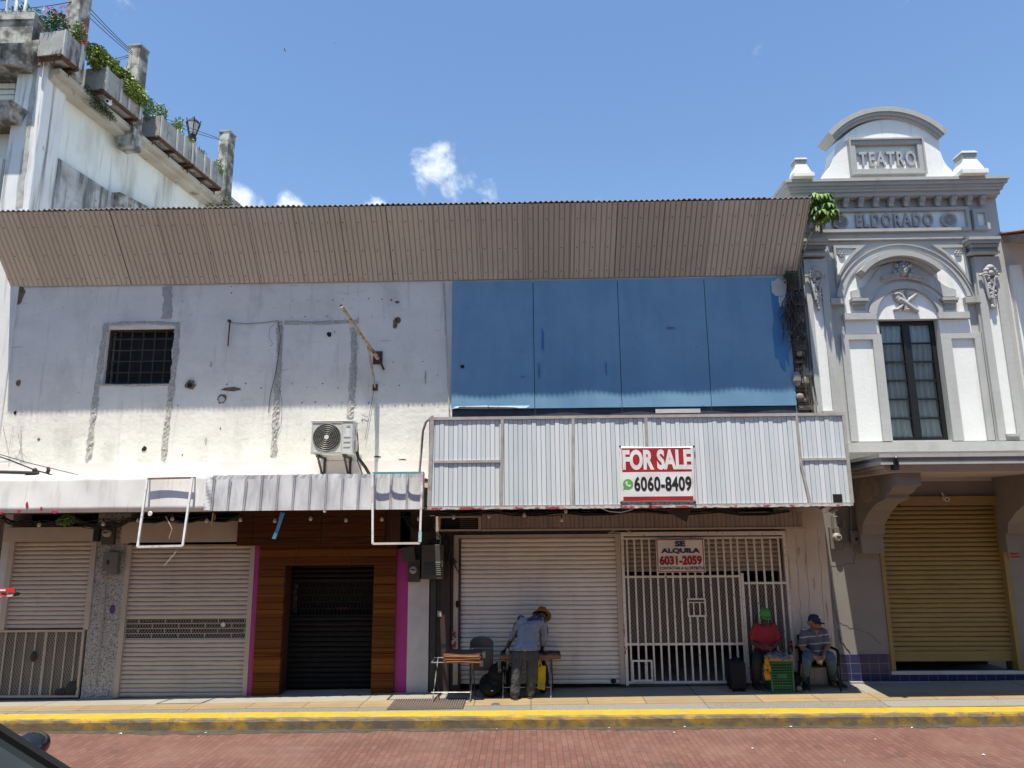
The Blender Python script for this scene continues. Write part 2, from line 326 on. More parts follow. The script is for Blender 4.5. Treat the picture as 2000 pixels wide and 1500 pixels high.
PAVEC = mat('pale concrete pavement', (.285, .262, .215), (.245, .225, .185), 1.6, rough=.9, bump=.25, bsc=70, bands=[(0, 2.6, (.19, .175, .15), .5, .016, (.06, .055, .05))], spots=[((.2, .19, .17), 5, .64, .75, .5), ((.12, .11, .1), 30, .72, .76, .5)])
PAVET = mat('tan pavement tiles', (.305, .215, .108), (.255, .178, .088), 2.5, rough=.85, bump=.2, bsc=60, bands=[(0, .87, (.20, .155, .10), .55, .014, (.09, .065, .04)), (1, .45, (.22, .17, .1), .2, .012, (.12, .09, .055))], spots=[((.22, .18, .13), 7, .64, .74, .5)])
PAVEA = mat('exposed aggregate paving', (.215, .20, .175), (.12, .115, .10), 60, (.42, .58), .95, bump=.5, bsc=90, bands=[(0, 2.6, (.3, .29, .27), .4, .016, (.10, .09, .08))])
def bricks(N, L, pos, c, mixc, rng, noise):
    mp = N.new('ShaderNodeMapping'); mp.inputs['Rotation'].default_value = (0, 0, radians(90)); L.new(pos, mp.inputs['Vector'])
    b = N.new('ShaderNodeTexBrick'); b.inputs['Scale'].default_value = 1; b.inputs['Brick Width'].default_value = .2; b.inputs['Row Height'].default_value = .08
    b.inputs['Mortar Size'].default_value = .006; b.inputs['Mortar Smooth'].default_value = .3; b.inputs['Bias'].default_value = -.1
    b.inputs['Color1'].default_value = (.128, .054, .041, 1); b.inputs['Color2'].default_value = (.165, .078, .060, 1); b.inputs['Mortar'].default_value = (.065, .042, .036, 1)
    L.new(mp.outputs[0], b.inputs['Vector'])
    c = b.outputs['Color']
    c = mixc(rng(noise(.9), .45, .75, 0, .55), c, (.19, .115, .09))
    c = mixc(rng(noise(.8, (.25, 3, 1)), .55, .75, 0, .5), c, (.075, .045, .038)); c = mixc(rng(noise(2.5), .62, .70, 0, .5), c, (.06, .04, .035)); c = mixc(rng(noise(45), .66, .74, 0, .5), c, (.26, .18, .15))
    c = mixc(rng(noise(5, (1, 1, 1)), .6, .8, 0, .5), c, (.085, .042, .035))
    return mixc(rng(noise(.35, (.5, 2, 1)), .55, .7, 0, .3), c, (.10, .055, .047))
ROADBRICK = mat('red street bricks', (.2, .08, .06), rough=.85, bump=.3, bsc=50, extra=bricks)
DIRT = mat('wet dark gutter grime', (.05, .045, .04), (.09, .08, .07), 8, rough=.35)
FARGROUND = mat('grey street paving', (.25, .24, .22), (.20, .19, .175), .5, rough=.9)
# ================================================================ ground, road, pavement, kerb
def sheet(name, xs, ys, zf, m, thick=None):
    mb = MB(); vs = [(x, y, zf(x, y)) for y in ys for x in xs]; nx = len(xs)
    fs = [(j * nx + i, j * nx + i + 1, (j + 1) * nx + i + 1, (j + 1) * nx + i) for j in range(len(ys) - 1) for i in range(nx - 1)]
    mb.add(vs, fs); o = mb.build(name, m, origin=(0, ys[0], min(v[2] for v in vs))); return tag(o, kind='structure')
XS = [-60, -30] + [-14 + i for i in range(29)] + [30, 60]
sheet('ground', [-700, -60, 60, 700], [-700, -40, 12, 700], lambda x, y: -.62, FARGROUND)
sheet('road', XS, [-10, -6, -3, -1.74], lambda x, y: rz(x), ROADBRICK)
sheet('opposite_pavement', XS, [-45, -15, -10.02], lambda x, y: rz(x) + .12, FARGROUND)
Y1, Y2, Y3, Y4 = -.62, -1.06, -1.40, -1.73
sheet('pavement', XS, [3.5, 0, -.3, Y1], lambda x, y: gz(x, y), PAVEC)
sheet('pavement_tile_strip', XS, [Y1 - .002, -.8, Y2], lambda x, y: gz(x, y) + .002, PAVET)
sheet('pavement_aggregate_strip', XS, [Y2 - .002, -1.2, Y3], lambda x, y: gz(x, y), PAVEA)
mb = MB()
kp = [(Y3 - .002, .003), (Y4 + .03, .005), (Y4 - .005, -.012), (Y4 - .018, -.04), (Y4 - .022, -.2)]
mb.grid(lambda u, v: (0, 0, 0), 1, 1); mb.v = []; mb.f = []
KX = [-60, -30] + [-13 + .1 * i for i in range(271)] + [30, 60]
r2 = random.Random(3); kj = [[(r2.uniform(-.004, .004), r2.uniform(-.005, .005)) for _ in kp] for _ in KX]
vs = [(x, y + kj[i][j][0], gz(x, Y4) + dz + (kj[i][j][1] if j in (1, 2, 3) else 0)) for j, (y, dz) in enumerate(kp) for i, x in enumerate(KX)]; nx = len(KX)
fs = [(j * nx + i, j * nx + i + 1, (j + 1) * nx + i + 1, (j + 1) * nx + i) for j in range(1, len(kp) - 1) for i in range(nx - 1)]
k = MB().add(vs, fs).build('kerb', YELLOW, origin=(0, Y4, -.2)); tag(k, kind='structure')
k = MB().add([v for v in vs[:2 * nx]], [(i, i + 1, nx + i + 1, nx + i) for i in range(nx - 1)]).build('kerb_top', YELLOWT, origin=(0, Y3, -.1)); tag(k, kind='structure')
# wet grime along the foot of the kerb, an uneven strip
mb = MB(); r2 = random.Random(5); pts = []
for i in range(260):
    x = -13 + i * .1; w = .07 + .10 * abs(sin(x * .9)) * r2.random() + (.10 if -5.6 < x < -2.2 else .0) * (.5 + .5 * r2.random())
    pts.append((x, w))
mb.add([(x, Y4 - .018, rz(x) + .003) for x, w in pts] + [(x, Y4 - .03 - w, rz(x) + .003) for x, w in pts], [(i, i + 1, 261 + i - 0, 260 + i) for i in range(259)])
tag(mb.build('gutter', DIRT, origin=(0, Y4, -.2)), kind='structure')
# the row across the street, behind the camera: it shades the street from half of the sky as in the real street
OPP = mat('dull ochre plaster', (.42, .38, .30), (.36, .325, .26), .8, rough=.9); OPPW = mat('dark opposite windows', (.03, .035, .04), rough=.2)
for i, (xa, xb, h, lab) in enumerate(((-34, -12.1, 9.5, 'long ochre building across the street to the left, behind the viewer'), (-12, 7.9, 11, 'tallest ochre building directly across the street, behind the viewer'), (8, 34, 9, 'long ochre building across the street to the right, behind the viewer'))):
    ob = thing('opposite_building', lab, 'building', ((xa + xb) / 2, -19, -.1)); MB().box(xa, xb, -24, -15.6, -.3, h).build('wall', OPP, ob); MB().box(xa, xb, -24.2, -15.1, h + .002, h + .4).build('roof', OPP, ob)
    k = int((xb - xa) / 2.6)
    for j in range(k):
        x = xa + 1.4 + j * 2.6
        for z0, z1 in ((.1, 2.5), (4.2, 6.4)) + (((7.6, 9.6),) if h > 10 else ()): MB().box(x - .55, x + .55, -15.62, -15.57, z0, z1).build('window' if z0 > 1 else 'door', OPPW, ob)
# grate and cover in the pavement
def onpav(px, py, z0=-.08):
    p = AZ(px, py, z0)
    for _ in range(4): p = AZ(px, py, gz(p.x, p.y))
    return p
g = thing('drain_grate', 'rusty dark metal grating set flush in the pavement in front of the magenta strip', 'grate', onpav(830, 1377))
a, b_, c_, d_ = onpav(782, 1367), onpav(912, 1367), onpav(896, 1386), onpav(752, 1386)
x0, x1, ya, yb = (a.x + d_.x) / 2, (b_.x + c_.x) / 2, a.y, d_.y
mb = MB()
for i in range(30):
    x = x0 + (x1 - x0) * i / 29; mb.box(x - .007, x + .007, yb, ya, gz(x, -.8) + .004, gz(x, -.8) + .014)
for i in range(9):
    y = yb + (ya - yb) * i / 8; zz = gz((x0 + x1) / 2, y); mb.hexa([(x0, y - .007, gz(x0, y) + .003), (x1, y - .007, gz(x1, y) + .003), (x1, y + .007, gz(x1, y) + .003), (x0, y + .007, gz(x0, y) + .003)],
        [(x0, y - .007, gz(x0, y) + .012), (x1, y - .007, gz(x1, y) + .012), (x1, y + .007, gz(x1, y) + .012), (x0, y + .007, gz(x0, y) + .012)])
mb.build('bars', mat('rusty grating', (.12, .105, .09), (.17, .12, .09), 12, rough=.8), g)
MB().add([(x0 - .03, yb - .03, gz(x0, yb) + .0045), (x1 + .03, yb - .03, gz(x1, yb) + .0045), (x1 + .03, ya + .03, gz(x1, ya) + .0045), (x0 - .03, ya + .03, gz(x0, ya) + .0045)], [(0, 1, 2, 3)]).build('pit', mat('grate pit', (.05, .046, .042)), g)
p = onpav(968, 1376); c = thing('access_cover', 'small grey oval lid in the tan tiles left of the bending man', 'cover', p)
MB().lathe([(0, .012), (.055, .012), (.066, .007), (.07, .002)], p, seg=20).build('lid', mat('grey plastic lid', (.10, .10, .105), rough=.5), c)
# ================================================================ the low shop building
WL, WR = -9.62, 4.98
ZS = 2.86      # underside of the upper storey
shop = thing('shop_building', 'two storey run down shop building with brown corrugated eave, white plaster left and shutters below', 'building', (-2.3, 0, -.1))
wx0, wx1, wz0, wz1 = quad4((210, 642), (343, 640), (198, 750), (333, 750))
mb = MB()
mb.box(WL, wx0, 0, .30, ZS, 8.05).box(wx1, WR - .16, 0, .30, ZS, 8.05).box(wx0, wx1, 0, .30, ZS, wz0).box(wx0, wx1, 0, .30, wz1, 8.05)
mb.box(WL, WL + .2, .30, 7.5, ZS, 7.9).box(WR - .36, WR - .16, .30, 7.5, ZS, 7.9).box(WL + .2, WR - .36, 7.3, 7.5, ZS - 3, 7.9).box(WL + .2, WR - .36, .30, 7.3, ZS, ZS + .12)
mb.build('wall', WHITEWALL, shop)
# pinkish band under the wall
b0, b1, b2, b3 = rect((0, 902), (838, 934)); 
MB().box(WL + .05, A(838, 915).x, -.018, -.001, A(400, 940).z, A(400, 903).z).build('painted_band', PINKBAND, shop)
# corrugated eave leaning out from the wall head
NP = 158; XL, XR = -9.62, 4.97
def eave(u, v, off=0):
    k = u * NP; ph = k - math.floor(k); prof = .013 * (1 if ph < .62 else cos((ph - .62) / .38 * 2 * pi) * 1.0)
    x = XL + (XR - XL) * u; out = .91 - .035 * u
    n = Vector((0, -.75, -.66)); y = -.02 - out * v; z = 7.05 + (8.11 - 7.05) * v
    return Vector((x, y, z)) + n * prof
mb = MB(); NU = NP * 6
mb.grid(lambda u, v: eave(u, v), NU, 6); mb.build('corrugated_eave', SOFFIT, shop, solid=.003, fixn=False)
mb = MB(); rr = random.Random(9); jit = [rr.uniform(-.006, .010) for _ in range(40)]
def roof(u, v):
    k = u * NP; x = XL + (XR - XL) * u; out = .91 - .035 * u
    return Vector((x, -.045 - out + v * 8.3, 8.132 + .016 * sin(k * 2 * pi) - .9 * v * .25 + (jit[int(u * 39)] if v == 0 else 0)))
mb.grid(roof, NU, 2); mb.build('roof', mat('weathered zinc roof sheet', (.46, .45, .43), (.36, .34, .32), 1.2, rough=.6, spots=[((.25, .13, .08), 3, .64, .74, .5)]), shop, solid=.008, fixn=False)
# nail heads on the eave
mb = MB()
for j, v in enumerate((.10, .42, .80)):
    for i in range(0, NP, 3):
        u = (i + .3) / NP; p = eave(u, v); mb.blob(p + Vector((0, -.006, -.004)), (.011, .008, .011), 6, 4)
mb.build('nail_heads', ROOFDARK, shop)
# ---- barred window
win = MB(); fr = .045
win.box(wx0 + .002, wx1 - .002, .10, .16, wz1 - fr, wz1 - .002).box(wx0 + .002, wx1 - .002, .10, .16, wz0 + .002, wz0 + fr).box(wx0 + .002, wx0 + fr, .10, .16, wz0 + fr, wz1 - fr).box(wx1 - fr, wx1 - .002, .10, .16, wz0 + fr, wz1 - fr)
wo = win.build('window', mat('brown window frame', (.05, .035, .028), (.03, .022, .02)), shop)
mb = MB()
for i in range(1, 6):
    x = wx0 + (wx1 - wx0) * i / 6 + .01; mb.box(x - .009, x + .009, .085, .099, wz0 + .01, wz1 - .01)
for i in range(1, 5):
    z = wz0 + (wz1 - wz0) * (i / 5 + .02); mb.box(wx0 + .01, wx1 - .01, .073, .084, z - .008, z + .008)
mb.build('grille', mat('dusty dark bars', (.06, .052, .048), (.04, .035, .03), 10), wo)
MB().add([(wx0, .19, wz0), (wx1, .19, wz0), (wx1, .19, wz1), (wx0, .19, wz1)], [(0, 1, 2, 3)]).build('wire_mesh', DARKMESH, wo)
MB().box(wx0 - .1, wx1 + .1, 1.2, 1.25, wz0 - .3, wz1 + .3).build('window_backing', mat('dark board', (.02, .018, .018)), wo)  # added near-black sheet, darkens the room behind the bars
# ---- strips of bare render, patches and holes on the wall (real relief)
def scar(pts, w, name='bare_render_strip', seed=1, m=SCAR):
    r = random.Random(seed); P = [A(*p) for p in pts]; L_ = []; n = 0
    for a, b in zip(P, P[1:]):
        k = max(2, int((b - a).length / .045))
        for i in range(k): L_.append(a + (b - a) * (i / k))
    L_.append(P[-1]); vs = []; fs = []
    for i, p in enumerate(L_):
        d = (L_[min(i + 1, len(L_) - 1)] - L_[max(i - 1, 0)]).normalized(); s_ = Vector((d.z, 0, -d.x))
        wob = w * (.46 + .10 * sin(i * .23 + seed) * sin(i * .61 + 2 * seed)); a, b = wob * r.uniform(.75, 1.15), wob * r.uniform(.75, 1.15)
        for k, t in enumerate((-a, -a * .4, 0, b * .4, b)):
            vs.append(p + s_ * t + Vector((0, -.004 - (r.uniform(0, .022) if 0 < k < 4 else 0), 0)))
    for i in range(len(L_) - 1):
        for k in range(4): fs.append((i * 5 + k, i * 5 + k + 1, i * 5 + 6 + k, i * 5 + 5 + k))
    return MB().add(vs, fs).build(name, m, shop)
scar([(207, 636), (198, 700), (188, 770), (180, 830), (173, 898)], .125, seed=1)
scar([(347, 634), (342, 700), (334, 770), (326, 830), (320, 898)], .125, seed=2)
scar([(203, 634), (275, 630), (350, 633)], .075, seed=3)
scar([(196, 752), (265, 753), (336, 751)], .05, seed=13)
scar([(547, 628), (546, 690), (542, 760), (538, 830), (534, 892)], .13, seed=4)
scar([(690, 640), (692, 690), (688, 760), (684, 815)], .14, seed=5)
scar([(556, 630), (610, 631), (670, 629), (700, 628)], .08, seed=6)
scar([(326, 560), (328, 590), (325, 622)], .22, seed=7, m=mat('patched grey plaster', (.42, .41, .40), (.34, .33, .32), 8, bump=.4, bsc=20))
def patch(px, py, w, h, m, seed, depth=.006, name='plaster_patch', n=14):
    r = random.Random(seed); c = A(px, py); s_ = c.y
    poly = [(c.x + w / 2 * cos(2 * pi * i / n) * r.uniform(.65, 1.15), c.z + h / 2 * sin(2 * pi * i / n) * r.uniform(.65, 1.15)) for i in range(n)]
    return MB().prism(poly, -depth, -.0005).build(name, m, shop)
BROWNP = mat('exposed brown mortar', (.20, .145, .10), (.12, .085, .06), 14, rough=.95, bump=.7, bsc=30)
HOLE = mat('dark hole', (.012, .01, .01))
patch(37, 577, .26, .42, BROWNP, 1); patch(372, 752, .19, .20, BROWNP, 2, .02); patch(372, 753, .10, .10, HOLE, 3, .023)
patch(452, 760, .42, .08, BROWNP, 4); patch(433, 780, .18, .2, BROWNP, 5); patch(433, 780, .12, .12, DIRTYWHITE, 6, .009)
patch(772, 632, .10, .26, BROWNP, 7); patch(778, 625, .12, .14, BROWNP, 8); patch(776, 590, .10, .05, BROWNP, 9); patch(764, 586, .05, .04, BROWNP, 19)
patch(643, 653, .09, .10, HOLE, 10); patch(282, 877, .085, .11, HOLE, 11, .01); patch(412, 712, .05, .11, SCAR, 12); patch(402, 860, .04, .14, SCAR, 13)
patch(831, 737, .035, .26, SCAR, 14); patch(441, 726, .05, .05, PINKBAND, 15); patch(76, 858, .06, .05, BROWNP, 16)
patch(36, 748, .09, .14, BROWNP, 17); patch(30, 806, .06, .07, HOLE, 18); patch(786, 898, .14, .03, HOLE, 21); patch(737, 892, .12, .03, HOLE, 22)
mb = MB(); r3 = random.Random(21)
pts_ = [(452, 560), (452, 572)] + [(575 + 24 * i + r3.uniform(-5, 5), 586 + r3.uniform(-3, 3)) for i in range(8)] + [(570 + 26 * i, 621 + r3.uniform(-3, 3)) for i in range(9)] \
    + [(480 + 30 * i, 753 + r3.uniform(-5, 5)) for i in range(11)] + [(590 + 26 * i, 789 + r3.uniform(-4, 4)) for i in range(11)] + [(r3.uniform(40, 860), r3.uniform(580, 890)) for _ in range(22)]
for q in pts_:
    c = A(*q); mb.blob((c.x, -.002, c.z), r3.uniform(.006, .013), 6, 4)
mb.build('bolt_holes', HOLE, shop)
# cracks
def crack(pts, seed, w=.006, m=None, Y=0, parent=None, name='crack'):
    r = random.Random(seed); out = []
    for a, b in zip(pts, pts[1:]):
        for i in range(6): out.append((a[0] + (b[0] - a[0]) * i / 6 + r.uniform(-2, 2), a[1] + (b[1] - a[1]) * i / 6 + r.uniform(-2, 2)))
    out.append(pts[-1])
    return MB().tube([A(p[0], p[1], Y - .001) for p in out], w, 4).build(name, m or HOLE, parent or shop)
crack([(22, 620), (15, 660), (10, 720)], 3, .010); crack([(868, 552), (870, 640), (873, 720)], 4, .004, SCAR)
# ---- lower storey: pillars, shutters, gate
def pillar(name, tl, tr, bl, br, m, y0=-.02, y1=.5, ztop=None):
    a, b, c, d = A(*tl, y0), A(*tr, y0), A(*bl, y0), A(*br, y0)
    x0, x1 = (a.x + c.x) / 2, (b.x + d.x) / 2
    return MB().box(x0, x1, y0, y1, gz(x0, 0) - .25, ZS - .004 if ztop is None else ztop).build(name, m, shop)
pillar('wall_pier', (0, 1030), (14, 1030), (-25, 1365), (-8, 1365), DIRTYWHITE, 0)
pillar('terrazzo_pillar', (190, 1030), (247, 1030), (158, 1364), (230, 1364), TERRAZZO)
pillar('magenta_strip', (497, 1070), (512, 1070), (484, 1360), (495, 1360), MAGENTA, -.03, .3, A(500, 1060).z)
pillar('magenta_strip', (772, 1070), (806, 1070), (768, 1347), (793, 1347), MAGENTA, -.012, .029, A(790, 1072).z)
pillar('whitewashed_pier', (798, 1130), (838, 1130), (793, 1343), (836, 1343), DIRTYWHITE, -.03, .4, A(815, 1131, -.03).z)
x0, x1 = A(798, 1200).x, A(895, 1200).x
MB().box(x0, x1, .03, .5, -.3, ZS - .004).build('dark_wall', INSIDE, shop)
dm = mat('dark brown gate panel', (.055, .035, .032), (.04, .03, .028), 3); dg = mat('dark grey pipe', (.05, .05, .05), (.035, .035, .035), 4)
mb = MB(); xa = A(840, 1250).x
for i, (w, yy) in enumerate(((.10, -.03), (.07, -.0), (.17, -.035), (.08, -.0), (.10, -.03))):
    if i != 2: mb.box(xa, xa + w - .006, yy, .03, -.2, ZS - .5)
    else: MB().box(xa, xa + w - .006, yy, .03, -.2, ZS - .5).build('rusty_panel', dm, shop)
    xa += w
mb.build('channel_panel', dg, shop)
pillar('beige_pier', (1534, 1010), (1612, 1010), (1556, 1338), (1634, 1338), BEIGEP, -.04, .5)
for q, sd in (((1553, 1040), 1), ((1571, 1035), 2), ((1597, 1030), 3)):
    crack([q, (q[0] + 6, q[1] + 90), (q[0] + 13, q[1] + 190), (q[0] + 20, q[1] + 295)], sd, .0024, mat('brown crack', (.19, .14, .10)), -.04)
r9 = random.Random(17)
for (px, py, w, h) in ((1560, 1075, .05, .16), (1590, 1140, .04, .22), (1583, 1210, .05, .12), (1570, 1290, .07, .10), (1600, 1060, .03, .10)):
    c = A(px, py, -.04); MB().prism([(c.x + w / 2 * cos(2 * pi * i / 11) * r9.uniform(.5, 1.2), c.z + h / 2 * sin(2 * pi * i / 11) * r9.uniform(.5, 1.2)) for i in range(11)], -.043, -.0395).build('peeled_paint', mat('peeled paint patch', (.36, .29, .23), (.46, .40, .34), 14, rough=.9), shop)
# interior of the shops
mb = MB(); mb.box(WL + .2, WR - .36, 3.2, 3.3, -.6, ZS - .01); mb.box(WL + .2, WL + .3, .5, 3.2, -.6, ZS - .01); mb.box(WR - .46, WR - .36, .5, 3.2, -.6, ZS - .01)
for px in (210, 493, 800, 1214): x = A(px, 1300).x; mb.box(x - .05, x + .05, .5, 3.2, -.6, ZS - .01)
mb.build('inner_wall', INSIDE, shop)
RS = random.Random(41)
def slats(x0, x1, z0, z1, Y, m, name, parent, pitch=.073, dep=.020):
    mb = MB(); n = max(1, round((z1 - z0) / pitch)); p = (z1 - z0) / n; prof = []
    for i in range(n):
        z = z0 + i * p
        prof += [(0.022, z), (-dep * .6, z + p * .03), (-dep, z + p * .30), (-dep * .9, z + p * .62), (-dep * .25, z + p * .84), (.018, z + p * .87)]
    prof.append((.022, z1)); NX = 15; K = len(prof)
    tilt = [RS.uniform(-.004, .004) for _ in range(n + 1)]; bow = [RS.uniform(-.006, .003) for _ in range(n + 1)]; wav = [[RS.uniform(-.0035, .0035) for _ in range(NX)] for _ in range(n + 1)]
    for j in range(NX):
        t = j / (NX - 1); x = x0 + (x1 - x0) * t
        for k, (y, z) in enumerate(prof): q = k // 6; mb.v.append(Vector((x, Y + y + bow[q] * sin(pi * t) + wav[q][j], z + tilt[q] * (t - .5) + (wav[q][j] * .7 if 0 < k < K - 1 else 0))))
    mb.f += [(j * K + i, j * K + i + 1, (j + 1) * K + i + 1, (j + 1) * K + i) for j in range(NX - 1) for i in range(K - 1)]
    return mb.build(name, m, parent)
def rails(x0, x1, z0, z1, Y, w, m, parent, d=.06):
    MB().box(x0 - w, x0 + .006, Y - d, Y + .03, z0, z1).build('guide_rail', m, parent); MB().box(x1 - .006, x1 + w, Y - d, Y + .03, z0, z1).build('guide_rail', m, parent)
# shop A: shutter pulled down onto a mesh gate
x0, x1, z0, z1 = quad4((30, 1058), (183, 1058), (11, 1227), (165, 1227))
sA = slats(x0, x1, z0, z1, .02, CREAMSHUT, 'roller_shutter', shop); tag(sA, 'short cream roller shutter closed down to a mesh gate')
rails(x0, x1, z0 - .02, z1, .02, .085, CREAM, sA)
h0, h1, hz0, hz1 = rect((10, 1030), (181, 1057), -.10); MB().box(h0, h1, -.12, .10, hz0, hz1).build('shutter_housing', CREAM, sA, bevel=.006)
h0, h1, hz0, hz1 = rect((181, 1028), (193, 1057), -.06); MB().box(h0 + .004, h1, -.09, .10, hz0, hz1).build('housing_cap', mat('dark green sheet', (.02, .03, .028)), sA)
gx0, gx1, gz0, gz1 = quad4((-20, 1230), (163, 1230), (-36, 1364), (158, 1364))
gA = MB()
gA.box(gx0, gx1, -.03, .005, gz1 - .035, gz1).box(gx0, gx1, -.03, .005, gz0 + .02, gz0 + .05).box(gx1 - .04, gx1, -.03, .005, gz0 + .05, gz1 - .035)
gA = gA.build('mesh_gate', CREAM, shop)
mb = MB()
for i in range(9):
    x = gx0 + .12 + (gx1 - gx0 - .16) * i / 8.6; w = .022 if i == 5 else .012; mb.box(x - w, x + w, -.012, .004, gz0 + .051, gz1 - .036)
mb.build('upright_bars', mat('cream bar', (.42, .385, .32), (.35, .32, .27), 5), gA)
MB().add([(gx0, .012, gz0 + .03), (gx1, .012, gz0 + .03), (gx1, .012, gz1), (gx0, .012, gz1)], [(0, 1, 2, 3)]).build('expanded_mesh', EXPMESH, gA)
MB().box(gx0, gx1, .20, .24, gz0, gz1).build('backing_board', mat('dusty brown board', (.16, .13, .10), (.11, .09, .07), 2), gA)
mb = MB(); mb.blob(A(66, 1282, -.03), (.06, .02, .09), 8, 6); mb.blob(A(140, 1345, -.02), (.12, .02, .12), 9, 6); mb.blob(A(118, 1352, -.02), (.10, .02, .06), 9, 6)
mb.build('stuffed_rag', mat('dark rag', (.03, .025, .025)), gA)
# shop B: full shutter with a see-through strip
x0, x1, z0, z1 = quad4((260, 1058), (490, 1069), (231, 1362), (476, 1360))
sl0, sl1 = A(360, 1247).z, A(360, 1208).z
sB = slats(x0, x1, z0, sl0, .02, CREAMSHUT, 'roller_shutter', shop); tag(sB, 'full height cream roller shutter with a see-through strip of links')
slats(x0, x1, sl1, z1, .02, CREAMSHUT, 'upper_slats', sB)
mb = MB(); hh = (sl1 - sl0) / 4
for i in range(5): mb.box(x0, x1, .008, .022, sl0 + i * hh - .006, sl0 + i * hh + .006)
for i in range(4):
    for k in range(5):
        x = x0 + (x1 - x0) * (k + (.5 if i % 2 else 0.02)) / 4.6
        if x < x1: mb.box(x - .006, x + .006, .006, .02, sl0 + i * hh, sl0 + (i + 1) * hh)
mb.build('link_strip', CREAM, sB)
MB().add([(x0, .03, sl0), (x1, .03, sl0), (x1, .03, sl1), (x0, .03, sl1)], [(0, 1, 2, 3)]).build('strip_mesh', EXPMESH, sB)
MB().lathe([(0, -.012), (.036, -.012), (.04, .0)], A(436, 1220, .0), 'y', 14).build('white_disc', mat('white plastic', (.7, .7, .68)), sB)
rails(x0, x1, z0, z1, .02, .075, CREAM, sB)
h0, h1, hz0, hz1 = rect((240, 1019), (470, 1058), -.10); MB().box(h0, h1, -.12, .10, hz0, hz1).build('shutter_housing', CREAM, sB, bevel=.006)
# shop C: timber front with a black shutter
ox0, ox1 = (A(505, 1075, -.05).x + A(494, 1355, -.05).x) / 2, (A(776, 1075, -.05).x + A(768, 1350, -.05).x) / 2
ix0, ix1, iz0, iz1 = quad4((556, 1105), (732, 1103), (547, 1354), (723, 1352), -.05)
mb = MB(); zt = A(640, 1060, -.05).z + .12
rp = random.Random(77)
def rows(za, zb_, spans):
    z = za
    while z < zb_ - .01:
        z2 = z + rp.uniform(.085, .15); z2 = zb_ if z2 > zb_ - .06 else z2
        for xa_, xb_ in spans:
            q_ = xa_
            while q_ < xb_ - .02:
                q2 = q_ + rp.uniform(.55, 1.1); q2 = xb_ if q2 > xb_ - .3 else q2
                d_ = rp.uniform(0, .012); mb.box(q_, q2 - .005, -.06 - d_, .0, z, z2 - .006); q_ = q2
        z = z2
rows(gz(ox0, 0) - .02, iz1, ((ox0, ix0), (ix1, ox1))); rows(iz1 + .001, zt, ((ox0, ox1),))
tf = mb.build('timber_surround', WOODD, shop)
MB().box(ix0 - .05, ix0 - .002, .0, .45, -.3, iz1).build('reveal_board', mat('dark red brown board', (.07, .025, .012), (.05, .02, .01), 5), tf)
mb = MB(); mb.box(ox0 + .0, ox1, .002, .05, iz1, ZS - .01).build('backing_panel', INSIDE, tf)
sC = slats(ix0, ix1, iz0 + .0, A(640, 1202, .3).z, .30, BLACKSLAT, 'roller_shutter', shop, .085, .02); tag(sC, 'black roller shutter deep inside the timber surround')
zc0, zc1 = A(640, 1202, .3).z, iz1 + .1
slats(ix0, ix1, A(640, 1136, .3).z, zc1, .30, BLACKSLAT, 'upper_slats', sC, .085, .02)
mb = MB(); ww = A(640, 1136, .3).z - zc0
for i in range(6): mb.box(ix0, ix1, .295, .31, zc0 + ww * i / 5 - .008, zc0 + ww * i / 5 + .008)
for i in range(5):
    for k in range(24):
        x = ix0 + (ix1 - ix0) * (k + (.5 if i % 2 else 0)) / 24; mb.box(x - .006, x + .006, .293, .305, zc0 + ww * i / 5, zc0 + ww * (i + 1) / 5)
mb.build('link_grille', BLACKPAINT, sC)
q0, q1, qz0, qz1 = rect((560, 1140), (577, 1198), .5); MB().box(q0, q1, .55, .57, qz0, qz1).build('grey_board', mat('grey board inside', (.16, .155, .15)), sC)
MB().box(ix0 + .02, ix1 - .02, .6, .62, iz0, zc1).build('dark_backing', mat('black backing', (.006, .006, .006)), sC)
text('SE ALQUILA', *rect((657, 1186), (679, 1191), .29), .290, mat('faint red print', (.10, .012, .012)), sC, .002, .01)
# timber fascia over shop C
f0, f1, fz0, fz1 = quad4((465, 998), (752, 992), (465, 1068), (752, 1062), -.18)
fo = MB().box(f0, f1, -.20, -.14, fz0, fz1 + .25).build('timber_fascia', WOODF, shop)
f2 = A(782, 1050, -.1).x; MB().box(f1 + .003, f2, -.14, -.08, fz0 + .02, fz1 + .2).build('end_board', mat('red brown boards', (.08, .028, .012), (.05, .018, .01), 4, stretch=(8, 1, .4), bands=[(0, .07, (.05, .02, .01), .4, .006, (.01, .005, .004))]), fo)
# shop D: big off white shutter
x0, x1, z0, z1 = quad4((899, 1051), (1201, 1049), (890, 1337), (1213, 1335))
sD = slats(x0, x1, z0, z1, .02, WHITESHUT, 'roller_shutter', shop); tag(sD, 'wide off white roller shutter behind the bending man')
rails(x0, x1, z0, z1 + .05, .02, .075, CREAM, sD)
MB().box(x0 - .07, x1 + .07, -.05, .03, z1 + .002, z1 + .055).build('head_rail', CREAM, sD)
slats(x0 - .05, x1 + .1, z1 + .06, z1 + .22, .08, mat('dull cream slats', (.26, .22, .19), (.22, .19, .165)), 'shutter_roll', sD, .05)
MB().blob(A(893, 1180, -.05), (.03, .03, .06), 8, 6).build('padlock', BLACKPAINT, sD)
MB().add([], []).blob(A(1198, 1330, .0), (.05, .02, .04), 8, 6).build('bottom_hole', HOLE, sD)
for (px, py, w, h, sd) in ((887, 1240, .03, .10, 1), (886, 1258, .035, .12, 2), (886, 1275, .03, .09, 3)):
    c = A(px, py, -.05); MB().box(c.x - w, c.x + w, -.046, -.042, c.z - h / 2, c.z + h / 2).build('red_paint_mark', mat('red paint marks', (.25, .015, .02), (.45, .4, .38), 14, (.5, .56)), sD)
